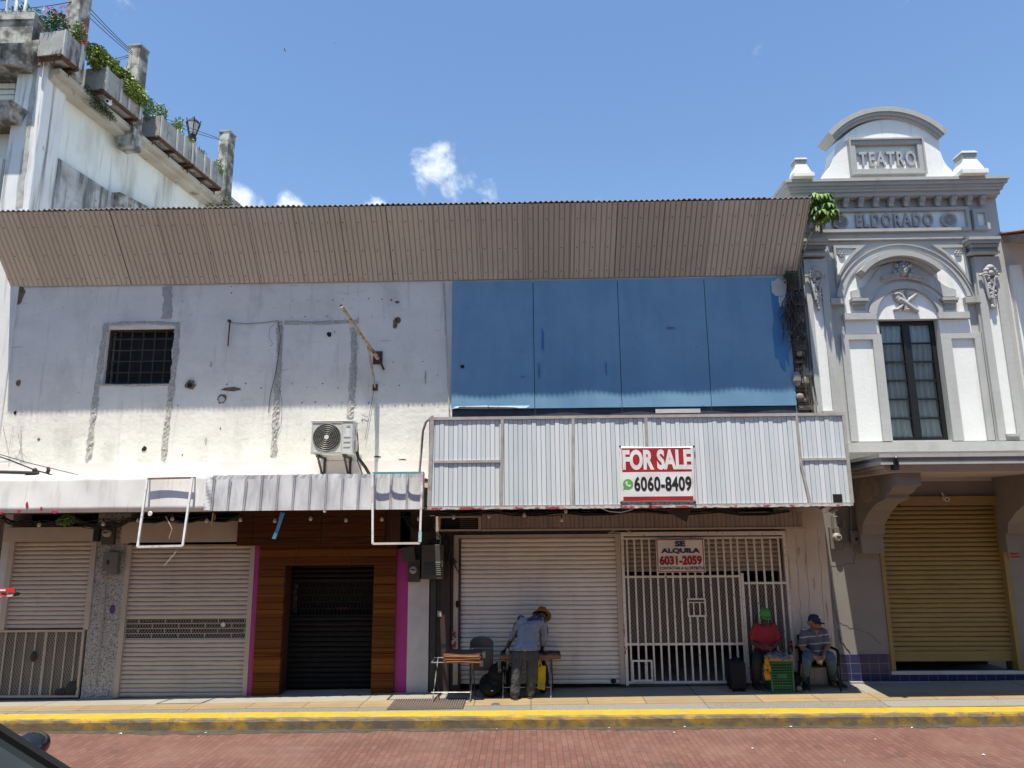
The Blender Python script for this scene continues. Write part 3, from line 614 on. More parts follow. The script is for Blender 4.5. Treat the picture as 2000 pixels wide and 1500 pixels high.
# header panels above
h0, h1, hz0, hz1 = quad4((943, 1006), (1573, 1004), (940, 1031), (1573, 1031), -.2)
hp = MB()
for i in range(int((h1 - h0) / .075)):
    x = h0 + i * .075; hp.box(x, x + .069, -.22, -.19, hz0, hz1 + .03)
hp = hp.build('header_boards', mat('brownish cream boards', (.30, .25, .21), (.24, .2, .17), 3, bands=[(0, .075, (.36, .30, .25), .6, 0, (0, 0, 0))]), shop)
MB().box(h0, h1, -.235, -.18, hz0 - .035, hz0 - .002).build('bottom_trim', CREAM, hp)
l0, l1 = A(852, 1018, -.2).x, h0 - .01
mb = MB().box(l0, l0 + .07, -.23, -.15, hz0 - .03, hz1).box(l1 - .05, l1, -.23, -.15, hz0 - .03, hz1).box(l0 + .07, l1 - .05, -.23, -.15, hz0 - .03, hz0).box(l0 + .07, l1 - .05, -.23, -.15, hz1 - .03, hz1)
lb = mb.build('louvre_box', CREAM, shop); MB().box(l0 + .07, l1 - .05, -.12, -.1, hz0, hz1 - .03).build('louvre_back', HOLE, lb)
mb = MB()
for i in range(5): z = hz0 + .02 + i * .035; mb.box(l0 + (l1 - l0) * .52, l1 - .055, -.2, -.15, z, z + .016)
mb.build('louvre_blade', mat('brown louvre', (.12, .08, .055)), lb)
mb = MB()
c = A(1214, 1040, -.1); mb.bar((c.x, -.12, c.z), A(1190, 1041, -.1), .012).bar((c.x, -.12, c.z + .09), A(1188, 1042, -.1), .016).bar((c.x, -.12, c.z + .09), A(1236, 1042, -.1), .016)
mb.build('corner_brace', CREAM, shop)
# shop E: barred gate
g0, g1, gz0, gz1 = quad4((1220, 1049), (1527, 1049), (1225, 1334), (1551, 1334))
zm, zd, zl = A(1330, 1126).z, A(1490, 1138.5).z, A(1330, 1257.5).z; gxd = (A(1447, 1130).x + A(1459, 1330).x) / 2
gate = MB()
gate.box(g0 - .05, g0, -.03, .03, gz0 - .03, gz1 + .09).box(g1, g1 + .05, -.03, .03, gz0 - .02, gz1 + .09).box(g0, g1, -.03, .03, gz1 + .025, gz1 + .09).box(g0, g1, -.028, .012, gz1 - .03, gz1)
gate.box(g0, gxd, -.028, .012, zm - .018, zm + .018).box(gxd + .05, g1, -.028, .012, zd - .018, zd + .018).box(g0, gxd, -.028, .012, zl - .018, zl + .018).box(g0, g1, -.028, .012, gz0, gz0 + .035)
gate.box(gxd, gxd + .045, -.03, .012, gz0 + .036, zm + .05)
gate = gate.build('barred_gate', BARPAINT, shop); tag(gate, 'white barred security gate with chipped paint and lattice mesh')
vb = []
nb = 16
for i in range(nb):
    x = g0 + .055 + (gxd - g0 - .06) * i / (nb - 1) if i < nb - 1 else gxd - .02
    vb.append((x, gz0 + .036, zl - .019)); vb.append((x, zl + .019, zm - .019)); vb.append((x, zm + .019, gz1 - .031))
for i in range(5):
    x = gxd + .05 + (g1 - gxd - .05) * (i + .6) / 5.2; vb.append((x, gz0 + .036, zd - .019)); vb.append((x, zd + .019, gz1 - .031))
px0, px1, pz0, pz1 = rect((1341, 1168), (1379, 1204))
px0 += .0
mb = MB()
for x, a, b in vb:
    if px0 - .02 < x < px1 + .02 and a < pz0 < b: mb.box(x - .014, x + .014, -.024, .0, a, pz0).box(x - .014, x + .014, -.024, .0, pz1, b)
    else: mb.box(x - .014, x + .014, -.024, .0, a, b)
mb.build('bars', BARPAINT, gate)
mb = MB(); 
mb.box(px0, px1, -.05, -.026, pz1 - .025, pz1).box(px0, px1, -.05, -.026, pz0, pz0 + .025).box(px0, px0 + .025, -.05, -.026, pz0 + .025, pz1 - .025).box(px1 - .025, px1, -.05, -.026, pz0 + .025, pz1 - .025)
for i in (1, 2): x = px0 + (px1 - px0) * i / 3; mb.box(x - .01, x + .01, -.045, -.03, pz0 + .025, pz1 - .06)
mb.box(px0 + .02, px1 - .02, -.048, -.03, pz1 - .075, pz1 - .06); mb.build('serving_hatch', BARPAINT, gate)
lx0, lx1, lz0, lz1 = rect((1233, 1288), (1275, 1330)); mb = MB()
mb.box(lx0, lx1, -.052, -.026, lz1 - .028, lz1).box(lx0, lx1, -.052, -.026, lz0, lz0 + .028).box(lx0, lx0 + .028, -.052, -.026, lz0 + .028, lz1 - .028).box(lx1 - .028, lx1, -.052, -.026, lz0 + .028, lz1 - .028)
for i in (1, 2): x = lx0 + (lx1 - lx0) * i / 3; mb.box(x - .011, x + .011, -.048, -.03, lz0 + .028, lz1 - .028)
mb.build('pet_flap', BARPAINT, gate)
MB().add([(g0, .004, zl), (gxd, .004, zl), (gxd, .004, zm), (g0, .004, zm)], [(0, 1, 2, 3)]).build('lattice_mesh', EXPMESH2, gate)
MB().add([(gxd + .045, .004, A(1500, 1275).z), (g1, .004, A(1500, 1275).z), (g1, .004, zd), (gxd + .045, .004, zd)], [(0, 1, 2, 3)]).build('lattice_mesh', EXPMESH2, gate)
slats(g0, g1, A(1330, 1116, .22).z, gz1 + .1, .22, CREAMSHUT, 'half_lowered_shutter', gate)
for px, py, h in ((1217, 1232, .2), (1219, 1270, .12), (1545, 1262, .18)):
    c = A(px, py, -.03); MB().box(c.x - .025, c.x + .025, -.036, -.032, c.z - h / 2, c.z + h / 2).build('red_paint_mark', mat('red paint marks'  , (.3, .02, .03)), gate)
# right edge: broken brick end of the wall beside the theatre
def brk(N, L, pos, c, mixc, rng, noise):
    sx = N.new('ShaderNodeSeparateXYZ'); L.new(pos, sx.inputs[0]); cb = N.new('ShaderNodeCombineXYZ'); L.new(sx.outputs[0], cb.inputs[0]); L.new(sx.outputs[2], cb.inputs[1])
    b = N.new('ShaderNodeTexBrick'); b.inputs['Scale'].default_value = 1; b.inputs['Brick Width'].default_value = .21; b.inputs['Row Height'].default_value = .062; b.inputs['Mortar Size'].default_value = .008
    b.inputs['Color1'].default_value = (.20, .075, .05, 1); b.inputs['Color2'].default_value = (.13, .085, .06, 1); b.inputs['Mortar'].default_value = (.17, .15, .13, 1); L.new(cb.outputs[0], b.inputs['Vector'])
    c = b.outputs['Color']; c = mixc(rng(noise(2.2), .48, .54), c, (.10, .09, .08)); return mixc(rng(noise(3.6), .60, .64), c, (.50, .48, .46))
BROKEN = mat('broken brick and rubble', (.15, .1, .08), rough=.95, bump=1.0, bsc=16, bdist=.05, extra=brk)
ex0 = WR - .19
r4 = random.Random(31); mb = MB(); z = ZS + .05; i = 0
while z < 7.9:
    h = r4.uniform(.05, .11); xo = r4.uniform(-.03, .05)
    mb.box(ex0 - .02, min(ex0 + .20 + xo, 5.16), -.05 + r4.uniform(-.07, .05), .3, z, z + h - .006)
    z += h
mb.build('broken_wall_end', BROKEN, shop)
mb = MB()
for i in range(9):
    c = Vector((ex0 + r4.uniform(-.02, .28), -.06, r4.uniform(4.7, 6.3))); w = r4.uniform(.05, .13); mb.blob(c, (w, .05, w * r4.uniform(.8, 1.6)), 7, 5)
mb.build('rubble_lump', mat('pale rubble mortar', (.33, .30, .27), (.16, .14, .12), 9, bump=.8, bsc=20), shop)
# ================================================================ blue hoarding
hb = thing('hoarding', 'long blue painted board of four panels filling the upper wall above the metal clad canopy', 'hoarding', A(1215, 798, -.05))
yH = -.028
x0, x1, z0, z1 = quad4((883, 550), (1536, 541), (881, 797), (1556, 794), yH)
seams = [(A(1042, 600, yH).x + A(1044, 780, yH).x) / 2, (A(1208, 600, yH).x + A(1214, 780, yH).x) / 2, (A(1377, 600, yH).x + A(1390, 780, yH).x) / 2]
xs = [x0] + seams + [x1]
for i in range(4):
    a, b = xs[i] + .006, xs[i + 1] - .006
    mb = MB()
    def fn(u, v, a=a, b=b, i=i):
        x = a + (b - a) * u; z = z0 + (z1 - z0) * v
        y = yH - .012 * sin(pi * u) * sin(pi * v) * (1 if i % 2 else -.6) - .006 * sin(5 * x + 3 * z)
        if i == 0 and v == 0 and .02 < u < .98: z += .045 * sin(pi * min(1, u * 1.3)) if u < .77 else 0; 
        if i == 0 and v == 0 and .04 < u < .94: y -= .025
        return Vector((x, y, z))
    mb.grid(fn, 20, 50); mb.build('panel', BLUE, hb, solid=.014)
mb = MB(); mb.box(x0 + .02, x1 - .02, -.008, -.002, z0 - .14, z1 - .02); mb.build('backing_frame', mat('dark navy weathered frame', (.03, .04, .07), (.06, .06, .07), 6, spots=[((.3, .3, .3), 9, .7, .74, .8)]), hb)
e0, e1, ez0, ez1 = rect((1280, 797), (1368, 806), -.04); MB().box(e0, e1, -.045, -.032, ez0, ez1 - .02).build('white_strip', DIRTYWHITE, hb)
mb = MB(); mb.add([A(896, 794, -.07), A(1000, 795, -.07), A(950, 792, -.065), (A(896, 798, -.04)), A(1036, 798, -.04)], [(0, 2, 1), (0, 1, 4, 3)]); mb.build('torn_lip', mat('torn red and white lip', (.6, .6, .62), (.4, .05, .05), 4, (.55, .6)), hb, solid=.004)
r5 = random.Random(2)
def ragged(px, py, w, h, m, Y, seed, name, parent, n=22, lo=.75):
    r = random.Random(seed); c = A(px, py, Y)
    poly = []
    for i in range(n):
        a = 2 * pi * i / n; ca, sa = cos(a), sin(a); k = 1 / max(abs(ca), abs(sa)); q = r.uniform(lo, 1)
        poly.append((c.x + w / 2 * ca * k * q, c.z + h / 2 * sa * k * q))
    return MB().prism(poly, Y - .004, Y).build(name, m, parent)
ragged(1523, 640, .28, 1.7, BLUEDEEP, yH - .018, 4, 'deep_paint_patch', hb, 30, .6)
ragged(1522, 562, .30, .38, DIRTYWHITE, yH - .026, 5, 'unpainted_corner', hb, 18, .7)
ragged(1528, 588, .16, .24, mat('pale blue wash', (.42, .55, .62), (.55, .6, .62), 8), yH - .031, 6, 'pale_wash', hb, 14, .6)
ragged(903, 716, .09, .09, HOLE, yH - .022, 7, 'hole', hb, 10, .6)
for (px, py, w, h, sd) in ((1060, 664, .05, .5, 8), (1053, 724, .04, .34, 9), (1310, 640, .2, .03, 10), (1184, 720, .03, .3, 11)):
    ragged(px, py, w, h, BLUEDEEP, yH - .020, sd, 'paint_streak', hb, 16, .5)
# ================================================================ metal clad canopy
YF, YC = -1.42, -1.405
cv = thing('sign_canopy', 'long box canopy clad in pale blue white boards above the white barred gate', 'canopy', (1.75, -.6, 2.86))
tl, tr, bl, br = A(842, 816, YF + .03), A(1646, 808, YF + .03), A(835, 988, YF), A(1667, 987, YF)
zt, zb = (tl.z + tr.z) / 2, (bl.z + br.z) / 2
xl, xr = bl.x, br.x
mb = MB(); r6 = random.Random(12); n = int((xr - xl - .06) / .0725); x = xl + .03
for i in range(n + 1):
    dy = r6.uniform(0, .008); t0 = r6.uniform(0, .010); w = min(.0655, xr - .03 - x)
    if w < .008: break
    mb.hexa([(x, YC + dy, zb + .02), (x + w, YC + dy, zb + .02), (x + w, YC + dy + .02, zb + .02), (x, YC + dy + .02, zb + .02)],
            [(x, YC + dy + t0, zt - .02), (x + w, YC + dy + t0, zt - .02), (x + w, YC + dy + .02 + t0, zt - .02), (x, YC + dy + .02 + t0, zt - .02)])
    x += .0725
mb.build('cladding', CLAD, cv)
MB().box(xl + .03, xr - .03, YC + .035, YC + .045, zb + .03, zt - .03).build('groove_backing', mat('dark grooves', (.10, .10, .10)), cv)
mb = MB(); mb.box(xl, xr, YF, YF + .022, zt - .035, zt + .01).box(xl, xr, YF, YF + .05, zb - .03, zb + .015)
def vbar(pt, pb, w=.045):
    a, b = A(*pt, YF + .01), A(*pb, YF + .01); mb.bar((a.x, YF + .011, zt - .036), (b.x, YF + .011, zb + .016), w, .02)
vbar((844, 816), (838, 988), .06); vbar((981, 816), (979, 988)); vbar((1119, 815), (1119, 988)); vbar((1261, 813), (1263, 870)); vbar((1647, 810), (1665, 985), .05)
a, b, c_ = A(1556, 812, YF), A(1565, 905, YF), A(1583, 986, YF)
mb.bar((a.x, YF + .010, zt - .036), (b.x, YF + .010, b.z), .04, .018).bar((b.x, YF + .010, b.z), (c_.x, YF + .010, zb + .016), .04, .018)
a, b = A(847, 902, YF), A(979, 900, YF); mb.box(a.x, b.x, YF + .002, YF + .022, a.z - .02, a.z + .02)
a, b = A(1567, 897, YF), A(1655, 896, YF); mb.box(a.x, b.x, YF + .002, YF + .022, a.z - .018, a.z + .018)
mb.build('tube_frame', CLADFRAME, cv)
mb = MB(); mb.box(xl, xr - .0, YC + .05, -.26, zb + .04, zb + .07); mb.box(xl, xl + .03, YC + .05, -.02, zb + .071, zt - .05); mb.box(xr - .04, xr - .01, YC + .05, -.02, zb + .071, zt - .05)
mb.box(xl, xr, YC + .05, -.07, zt - .05, zt - .02)
mb.build('box_body', mat('dark stained plywood', (.06, .05, .045), (.035, .03, .028), 3), cv)
c = A(1637, 976, YF); MB().box(c.x - .07, c.x + .07, YC - .004, YC - .0005, c.z - .085, c.z + .085).build('dark_opening', HOLE, cv)
r6 = random.Random(4); NF = 150
mb = MB().prism([(xl + .05 + (xr - xl - .1) * i / NF, zb - .034 + r6.uniform(-.008, .006)) for i in range(NF + 1)] + [(xr - .05 - (xr - xl - .1) * i / NF, zb - .008 + r6.uniform(-.014, .012)) for i in range(NF + 1)], YF - .004, YF - .001)
mb.build('flaked_edge', mat('flaking white and red edge', (.58, .55, .52), (.34, .06, .07), 6, (.48, .55)), cv)
p = [A(835, 822, YF), A(828, 840, -.9), A(822, 880, -.6), A(820, 925, -.4), A(818, 940, -.2)]
MB().tube([(q.x, q.y, q.z) for q in (A(846, 812, -1.38), A(832, 824, -1.25), A(826, 842, -1.1), A(823, 880, -.95), A(819, 925, -.92))], .02, 8).build('cable_conduit', mat('grey conduit', (.40, .39, .37), (.3, .28, .26), 9), cv)
# ================================================================ for sale banner
def banner(name, label, tl, tr, br, bl, Y, base, wr=.006, tilt=0):
    o = thing(name, label, 'banner', A((bl[0] + br[0]) / 2, bl[1], Y)); a, b, c, d = A(*tl, Y), A(*tr, Y), A(*br, Y), A(*bl, Y)
    def warp(x, y, z): return (x, y - wr * (sin(9 * x + 14 * z) + .8 * sin(23 * z - 7 * x) + .5 * sin(31 * x + 2 * z)), z)
    def pt(u, v):
        p = (d * (1 - u) + c * u) * (1 - v) + (a * (1 - u) + b * u) * v
        s_ = .010 * sin(pi * u) * (1 if v == 1 else (-.5 if v == 0 else 0)); return Vector(warp(p.x, p.y, p.z - s_))
    MB().grid(pt, 40, 30).build('sheet', base, o, smooth=True, solid=.002); return o, warp, pt
WHITEV = mat('white vinyl', (.78, .77, .76), (.73, .72, .71), 3, rough=.45); REDV = mat('red vinyl', (.40, .025, .03), (.35, .02, .028), 3, rough=.45)
BLACKV = mat('charcoal print', (.02, .022, .026), rough=.5); GREENV = mat('green print', (.12, .42, .08), rough=.5)
bo, warp, pt = banner('sale_banner', 'red and white FOR SALE banner with a telephone number tied to the pale canopy front', (1210.5, 872), (1355, 872), (1358, 980), (1212.5, 981), YF - .012, WHITEV, .0012)
a, c = A(1212.5, 874, YF - .015), A(1356, 978.5, YF - .015)
Yb = YF - .0145
def zone(x0, x1, z0, z1, m, nm, n=26, Yo=0):
    MB().grid(lambda u, v: Vector(warp(x0 + (x1 - x0) * u, Yb - Yo, z0 + (z1 - z0) * v)), n, n).build(nm, m, bo, smooth=True)
bx0, bx1, bz0, bz1 = a.x + .01, c.x - .012, c.z + .012, a.z - .012
zone(bx0, bx1, bz0, bz1, REDV, 'red_field', 34)
wx_0, wx_1, wz_0, wz_1 = rect((1215.5, 922.5), (1353.5, 969), Yb); zone(wx_0, wx_1, wz_0, wz_1, WHITEV, 'white_field', 34, .0018)
text('FOR SALE', *rect((1215, 878.5), (1351.5, 917), Yb), Yb - .0016, WHITEV, bo, .0015, .045, warp=warp)
text('6060-8409', *rect((1238, 930.5), (1351.5, 959), Yb), Yb - .0035, BLACKV, bo, .0015, .035, warp=warp, spacing=1.06)
cc = A(1226.7, 945.5, Yb); R_ = .078
mb = MB(); poly = arc(cc.x, cc.z, R_, -115, 215, 26) + [(cc.x - R_ * 1.0, cc.z - R_ * 1.05)]
mb.prism(poly, Yb - .005, Yb - .0035); mb.v = [Vector(warp(*v)) for v in mb.v]; mb.build('chat_emblem', GREENV, bo)
mb = MB(); q = [(-.40, .48), (-.16, .56), (-.06, .26), (-.20, .10), (.06, -.20), (.24, -.10), (.56, -.24), (.48, -.46), (.22, -.58), (-.18, -.40), (-.46, -.02), (-.54, .26)]
mb.prism([(cc.x + u * R_, cc.z + v * R_) for u, v in q], Yb - .0075, Yb - .006); mb.v = [Vector(warp(*v)) for v in mb.v]; mb.build('handset_emblem', WHITEV, bo)
mb = MB()
for q in ((1211, 872), (1355, 872), (1358, 981), (1213, 982), (1270, 983)): c = A(*q, YF - .01); mb.blob((c.x, YF - .01, c.z), .018, 7, 5)
mb.build('tie_knot', CABLE, bo)
# ================================================================ rent banner on the gate
bo2, warp2, pt2 = banner('rent_banner', 'small white SE ALQUILA banner with red telephone number hung on the white bars', (1281, 1052), (1375, 1052), (1378, 1118), (1283, 1119), -.065, WHITEV, .003)
Yb = -.071; RT = mat('dull red print', (.36, .012, .02), rough=.5); NV = mat('navy print', (.03, .03, .13), rough=.5)
def pr(s, p0, p1, m, bold): text(s, *rect(p0, p1, Yb), Yb, m, bo2, .003, bold, warp=warp2)
pr('SE', (1318, 1056.5), (1338.5, 1067.5), NV, .05); pr('ALQUILA', (1291, 1071), (1367.5, 1081.5), NV, .05); pr('6031-2059', (1288, 1085.5), (1371.5, 1103.5), RT, .045); pr('CONTACTAR A GLORYBETH', (1288, 1107), (1374, 1112.5), BLACKV, .012)
x0, x1, z0, z1 = rect((1282, 1053.5), (1376.5, 1117), Yb); mb = MB()
for q in ((x0, x1, z1 - .012, z1), (x0, x1, z0, z0 + .012), (x0, x0 + .012, z0, z1), (x1 - .012, x1, z0, z1)):
    mb.grid(lambda u, v, q=q: Vector(warp2(q[0] + (q[1] - q[0]) * u, Yb - .001, q[2] + (q[3] - q[2]) * v)), 14, 14)
mb.build('red_border', RT, bo2)
# ================================================================ white awning
YA = -1.02
aw = thing('awning', 'long white sheet metal awning with a ribbed right half over the cream shutters', 'awning', (-5.2, -.45, 2.85))
a0 = WL - .25; m1 = A(415, 960, YA).x; a1 = A(829, 960, YA).x; zb_, zt_ = A(400, 999, YA).z, A(400, 931, YA).z
def fy(x, v): return YA + .03 * v + .010 * sin(2.1 * x) * v + .006 * sin(7 * x + 3 * v)
mb = MB(); mb.grid(lambda u, v: Vector((a0 + (m1 - a0) * u, fy(a0 + (m1 - a0) * u, v), zb_ + (zt_ - zb_ + .055) * v + .006 * sin(a0 + 5 * u) * v)), 60, 6)
mb.build('plain_fascia', WHITEMETAL, aw, smooth=True, solid=.004)
mb = MB(); ribs = int((a1 - m1) / .255); r7 = random.Random(8); dent = [r7.uniform(-.03, .012) for _ in range(200)]
NUR = ribs * 10
def ribf(u, v):
    x = m1 + .005 + (a1 - m1 - .005) * u; k = u * ribs; ph = k - math.floor(k); rb = -.018 if ph < .06 else (-.018 * (1 - (ph - .06) / .05) if ph < .11 else 0)
    d = dent[int(u * 90) % 200] if v > .9 else 0
    return Vector((x, fy(x, v) - .012 + rb + (.012 * sin(pi * ((ph - .1) / .9)) * (v + .3) if ph > .1 else 0) + .4 * d, zb_ + .006 + (zt_ - zb_ + .02) * v + .35 * d))
mb.grid(ribf, NUR, 8); mb.build('ribbed_fascia', RIBMETAL, aw, solid=.003, fixn=False)
mb = MB()
for i in range(ribs + 1):
    x = m1 + .012 + (a1 - m1 - .03) * i / ribs; zt2 = zt_ + .02
    for dx_ in (-.012, .012): mb.tube([(x + dx_, YA - .036, zb_ + .008), (x + dx_ + .004, YA - .018, zt2)], .006, 6)
mb.build('rib_seams', mat('grey seam metal', (.46, .46, .47), (.36, .36, .37), 9, rough=.5), aw)
mb = MB(); mb.grid(lambda u, v: Vector((m1 - .12 + .16 * u, fy(m1, v) - .015 - .03 * sin(pi * u) * (.4 + v * .6) - .012 * sin(9 * v + 5 * u), zb_ + .02 + (zt_ - zb_ - .0) * v - .03 * u * v)), 8, 10); mb.build('crumpled_corner', RIBMETAL, aw, solid=.003)
MB().box(a0, a1, YA + .05, -.03, zt_ - .07, zt_ - .05).build('top_sheet', WHITEMETAL, aw)
mb = MB(); mb.box(a0, a1, YA + .04, YA + .09, zb_ - .015, zb_ + .03)
for i in range(9): x = a0 + .3 + i * (a1 - a0 - .5) / 8; mb.box(x - .02, x + .02, YA + .09, -.03, zb_ + .0, zb_ + .03)
mb.build('under_frame', mat('dark rusty frame', (.05, .035, .03), (.03, .025, .022), 6), aw)
MB().box(a0, a1, YA + .06, -.03, zb_ + .06, zb_ + .08).build('soffit_board', mat('dark soffit board', (.045, .04, .036), (.03, .027, .025), 3), aw)
mb = MB()
for (px, py, w, h, sd) in ((37, 999, .055, .08, 1), (53, 986, .04, .11, 2), (81, 994, .04, .085, 3), (107, 1000, .10, .055, 4), (3, 1002, .05, .05, 5)):
    r = random.Random(sd); c = A(px, py, YA); mb.prism([(c.x + w / 2 * cos(2 * pi * i / 9) * r.uniform(.7, 1.1), c.z + h / 2 * sin(2 * pi * i / 9) * r.uniform(.7, 1.1)) for i in range(9)], YA - .012, YA + .0)
mb.build('crimson_daub', mat('crimson paint daub', (.42, .03, .09)), aw)
MB().lathe([(0, -.01), (.035, -.01), (.04, .0)], A(293, 1003, YA - .02), 'y', 16).build('white_disc', WHITEMETAL, aw)
# ================================================================ empty sign frames hanging in front of the awning
def sign_frame(name, label, tl, tr, br, bl, yt, yb, cols, ribs=0):
    a, b, c, d = A(*tl, yt), A(*tr, yt), A(*br, yb), A(*bl, yb)
    o = thing(name, label, 'sign frame', (a + b + c + d) / 4)
    for (p, q, m, nm) in ((a, b, cols[0], 'top_rail'), (b, c, cols[1], 'side_rail'), (d, c, cols[2], 'bottom_rail'), (a, d, cols[3], 'side_rail')):
        MB().bar(p, q, .032).build(nm, m, o)
    return o, (a, b, c, d)
WF = mat('white painted tube', (.68, .67, .66), (.52, .50, .48), 9, (.5, .6), rough=.5); PF = mat('rosy painted tube', (.52, .30, .38), (.70, .66, .66), 7, (.45, .52), rough=.5)
TF = mat('teal painted tube', (.05, .30, .32), (.12, .36, .36), 8, rough=.5); CF = mat('creamy tube', (.58, .54, .46), (.66, .64, .6), 6, rough=.5); DRF = mat('dusky red tube', (.22, .10, .10), (.3, .2, .19), 6)
o, q = sign_frame('empty_signboard', 'empty white sign frame hanging before the plain white fascia', (288, 935), (376, 933), (357, 1066), (269, 1068), -1.08, -1.26, (DRF, WF, WF, WF))
mb = MB(); 
for p in (q[0], q[1]): mb.tube([p, (p.x, YA + .05, p.z + .01)], .012, 6)
mb.build('hanger', CABLE, o)
mb = MB(); mb.tube([q[2] + Vector((-.05, .02, .02)), q[2] + Vector((-.12, 0, -.12)), q[2] + Vector((-.28, .02, -.3))], .004, 5).tube([q[0] + Vector((.3, .1, -.6)), q[0] + Vector((.42, .1, -.8)), q[0] + Vector((.38, .1, -.95))], .004, 5)
mb.build('loose_wire', CF, o)
o, q = sign_frame('empty_signboard', 'empty sign frame with teal top rail and pink side before the ribbed fascia', (728, 924), (825, 923), (820, 1061), (728, 1062), -1.12, -1.22, (TF, PF, CF, WF))
c = q[2]; MB().bar(c + Vector((.002, -.01, .02)), c + (q[1] - c) * .16 + Vector((0, -.01, 0)), .05, .02).build('teal_patch', mat('pale teal patch', (.40, .55, .56), (.1, .3, .3), 14), o)
for p in (q[0], q[1]): MB().tube([p, (p.x, YA + .05, p.z + .01)], .012, 6).build('hanger', CABLE, o)
# ================================================================ hanging scraps under the canopies
def scrap(name, label, cat, pts, m, Y, th=.006):
    P = [A(px, py, Y if not isinstance(Y, (list, tuple)) else Y[i]) for i, (px, py) in enumerate(pts)]
    mb = MB(); mb.add(P, [tuple(range(len(P)))]); o = mb.build(name, m, solid=th, origin=P[0]); return tag(o, label, cat)
o = scrap('torn_cloth', 'torn dark triangular cloth hanging below the canopy under the FOR SALE banner', 'cloth', [(1284, 990), (1352, 989), (1346, 1003), (1341, 1020), (1316, 1006)], mat('dark maroon cloth', (.05, .022, .022), (.03, .015, .015), 6, bump=.5, bsc=30), [-1.36, -1.36, -1.33, -1.31, -1.34])
o = scrap('cloth_strip', 'blue cloth strip dangling before the timber fascia', 'cloth', [(548, 1000), (556, 1002), (546, 1032), (538, 1053), (531, 1052), (541, 1028)], mat('faded blue cloth', (.06, .25, .42), (.12, .36, .5), 12), [-.96, -.96, -.94, -.92, -.92, -.94])
mb = MB(); mb.tube([A(417, 998, -.96), A(415, 1012, -.94), A(413, 1028, -.93)], .012, 5).tube([A(421, 1004, -.8), A(419, 1016, -.78)], .006, 5)
tag(mb.build('dry_frond', mat('dry straw', (.50, .36, .14)), origin=A(417, 998, -.8)), 'short dry yellow frond dangling under the white awning', 'frond')
mb = MB(); mb.tube([A(637, 990, -1.01), A(634, 1001, -1.02)], .022, 8); tag(mb.build('pipe_stub', WF, origin=A(637, 990, -.86)), 'short white pipe stub poking out below the ribbed fascia', 'pipe')
mb = MB(); r8 = random.Random(3)
mb.grid(lambda u, v: A(1600 + 36 * u, 985 + 12 * v + 5 * sin(3 * u), -1.0 + .1 * sin(9 * u + 4 * v)) + Vector((0, 0, .02 * sin(14 * u + 7 * v))), 10, 6)
tag(mb.build('plastic_bag', mat('crumpled white plastic', (.72, .72, .73), rough=.35), solid=.004, origin=A(1618, 992, -1)), 'crumpled white plastic scrap caught under the right end of the pale canopy', 'plastic bag')
# bulbs on a cable under the canopies
BG = mat('clear bulb glass', (.62, .60, .56), rough=.15, spec=.8)
first = None
bl_ = [(77, 1022, -.62), (202, 1020, -.62), (270, 1013, -.7), (337, 1010, -.7), (404, 1014, -.7), (470, 1012, -.62), (537, 1014, -.62), (607, 1010, -.62), (676, 1013, -.62), (746, 1011, -.62), (818, 1010, -.62), (886, 1007, -.62), (955, 1005, -.7), (1024, 1003, -.7), (1097, 1012, -.7), (1105, 995, -1.05)]
names = ['at the far left end', 'over the terrazzo pillar', 'behind the white sign frame, left side', 'inside the white sign frame outline', 'left of the dry frond', 'at the left edge of the timber fascia', 'left of the blue cloth strip', 'right of the blue cloth strip', 'before the middle of the timber fascia', 'inside the teal topped sign frame', 'by the pink side of the sign frame', 'over the louvre box', 'left end of the cream header boards', 'middle left of the cream header boards', 'lower bulb over the wide shutter', 'upper bulb at the canopy edge over the wide shutter']
for (px, py, Y), nm in zip(bl_, names):
    p = A(px, py, Y)
    if first is None:
        first = thing('light_bulb', 'x', 'light bulb', p, 'unlit bulbs strung under the canopies')
        MB().lathe([(0, -.065), (.022, -.055), (.031, -.035), (.026, -.01), (.014, .01)], p, seg=12).build('globe', BG, first, smooth=True)
        MB().lathe([(.015, .008), (.017, .03), (.012, .055), (0, .058)], p, seg=10).build('socket', CABLE, first, smooth=True); b_ = first
    else: b_ = copy_tree(first, p)
    b_['label'] = 'unlit clear bulb ' + nm
mb = MB()
for i in range(len(bl_) - 2):
    a, b = A(*bl_[i]) + Vector((0, 0, .055)), A(*bl_[i + 1]) + Vector((0, 0, .055))
    mb.tube([a + (b - a) * t + Vector((0, 0, -.05 * 4 * t * (1 - t))) for t in (0, .25, .5, .75, 1)], .007, 5)
tag(mb.build('festoon_cable', CABLE, origin=A(800, 1000, -.6)), 'black sagging cable that carries the unlit bulbs under the canopies', 'cable')
# cable tangles
def tangle(label, pts, r, seed, Y, n, origin):
    rr = random.Random(seed); mb = MB()
    for k in range(n):
        P = [A(px + rr.uniform(-r, r), py + rr.uniform(-r, r), Y + rr.uniform(-.08, .05)) for px, py in pts]; Q = []
        for a, b in zip(P, P[1:]):
            for t in (0, .33, .66): Q.append(a + (b - a) * t + Vector((rr.uniform(-.03, .03), 0, -.06 * sin(pi * t))))
        Q.append(P[-1]); mb.tube(Q, rr.uniform(.006, .013), 5)
    o = mb.build('cable_tangle', CABLE, origin=A(*origin, Y)); tag(o, label, 'cables')
tangle('tangle of black cables on the dark wall above the louvred cabinet', [(800, 1012), (826, 1040), (850, 1020), (874, 1060), (884, 1110)], 12, 1, -.10, 9, (850, 1040))
tangle('bunch of black cables under the plain fascia by the terrazzo pillar', [(0, 1012), (60, 1018), (150, 1016), (205, 1025), (250, 1014)], 7, 2, -.30, 8, (120, 1018))
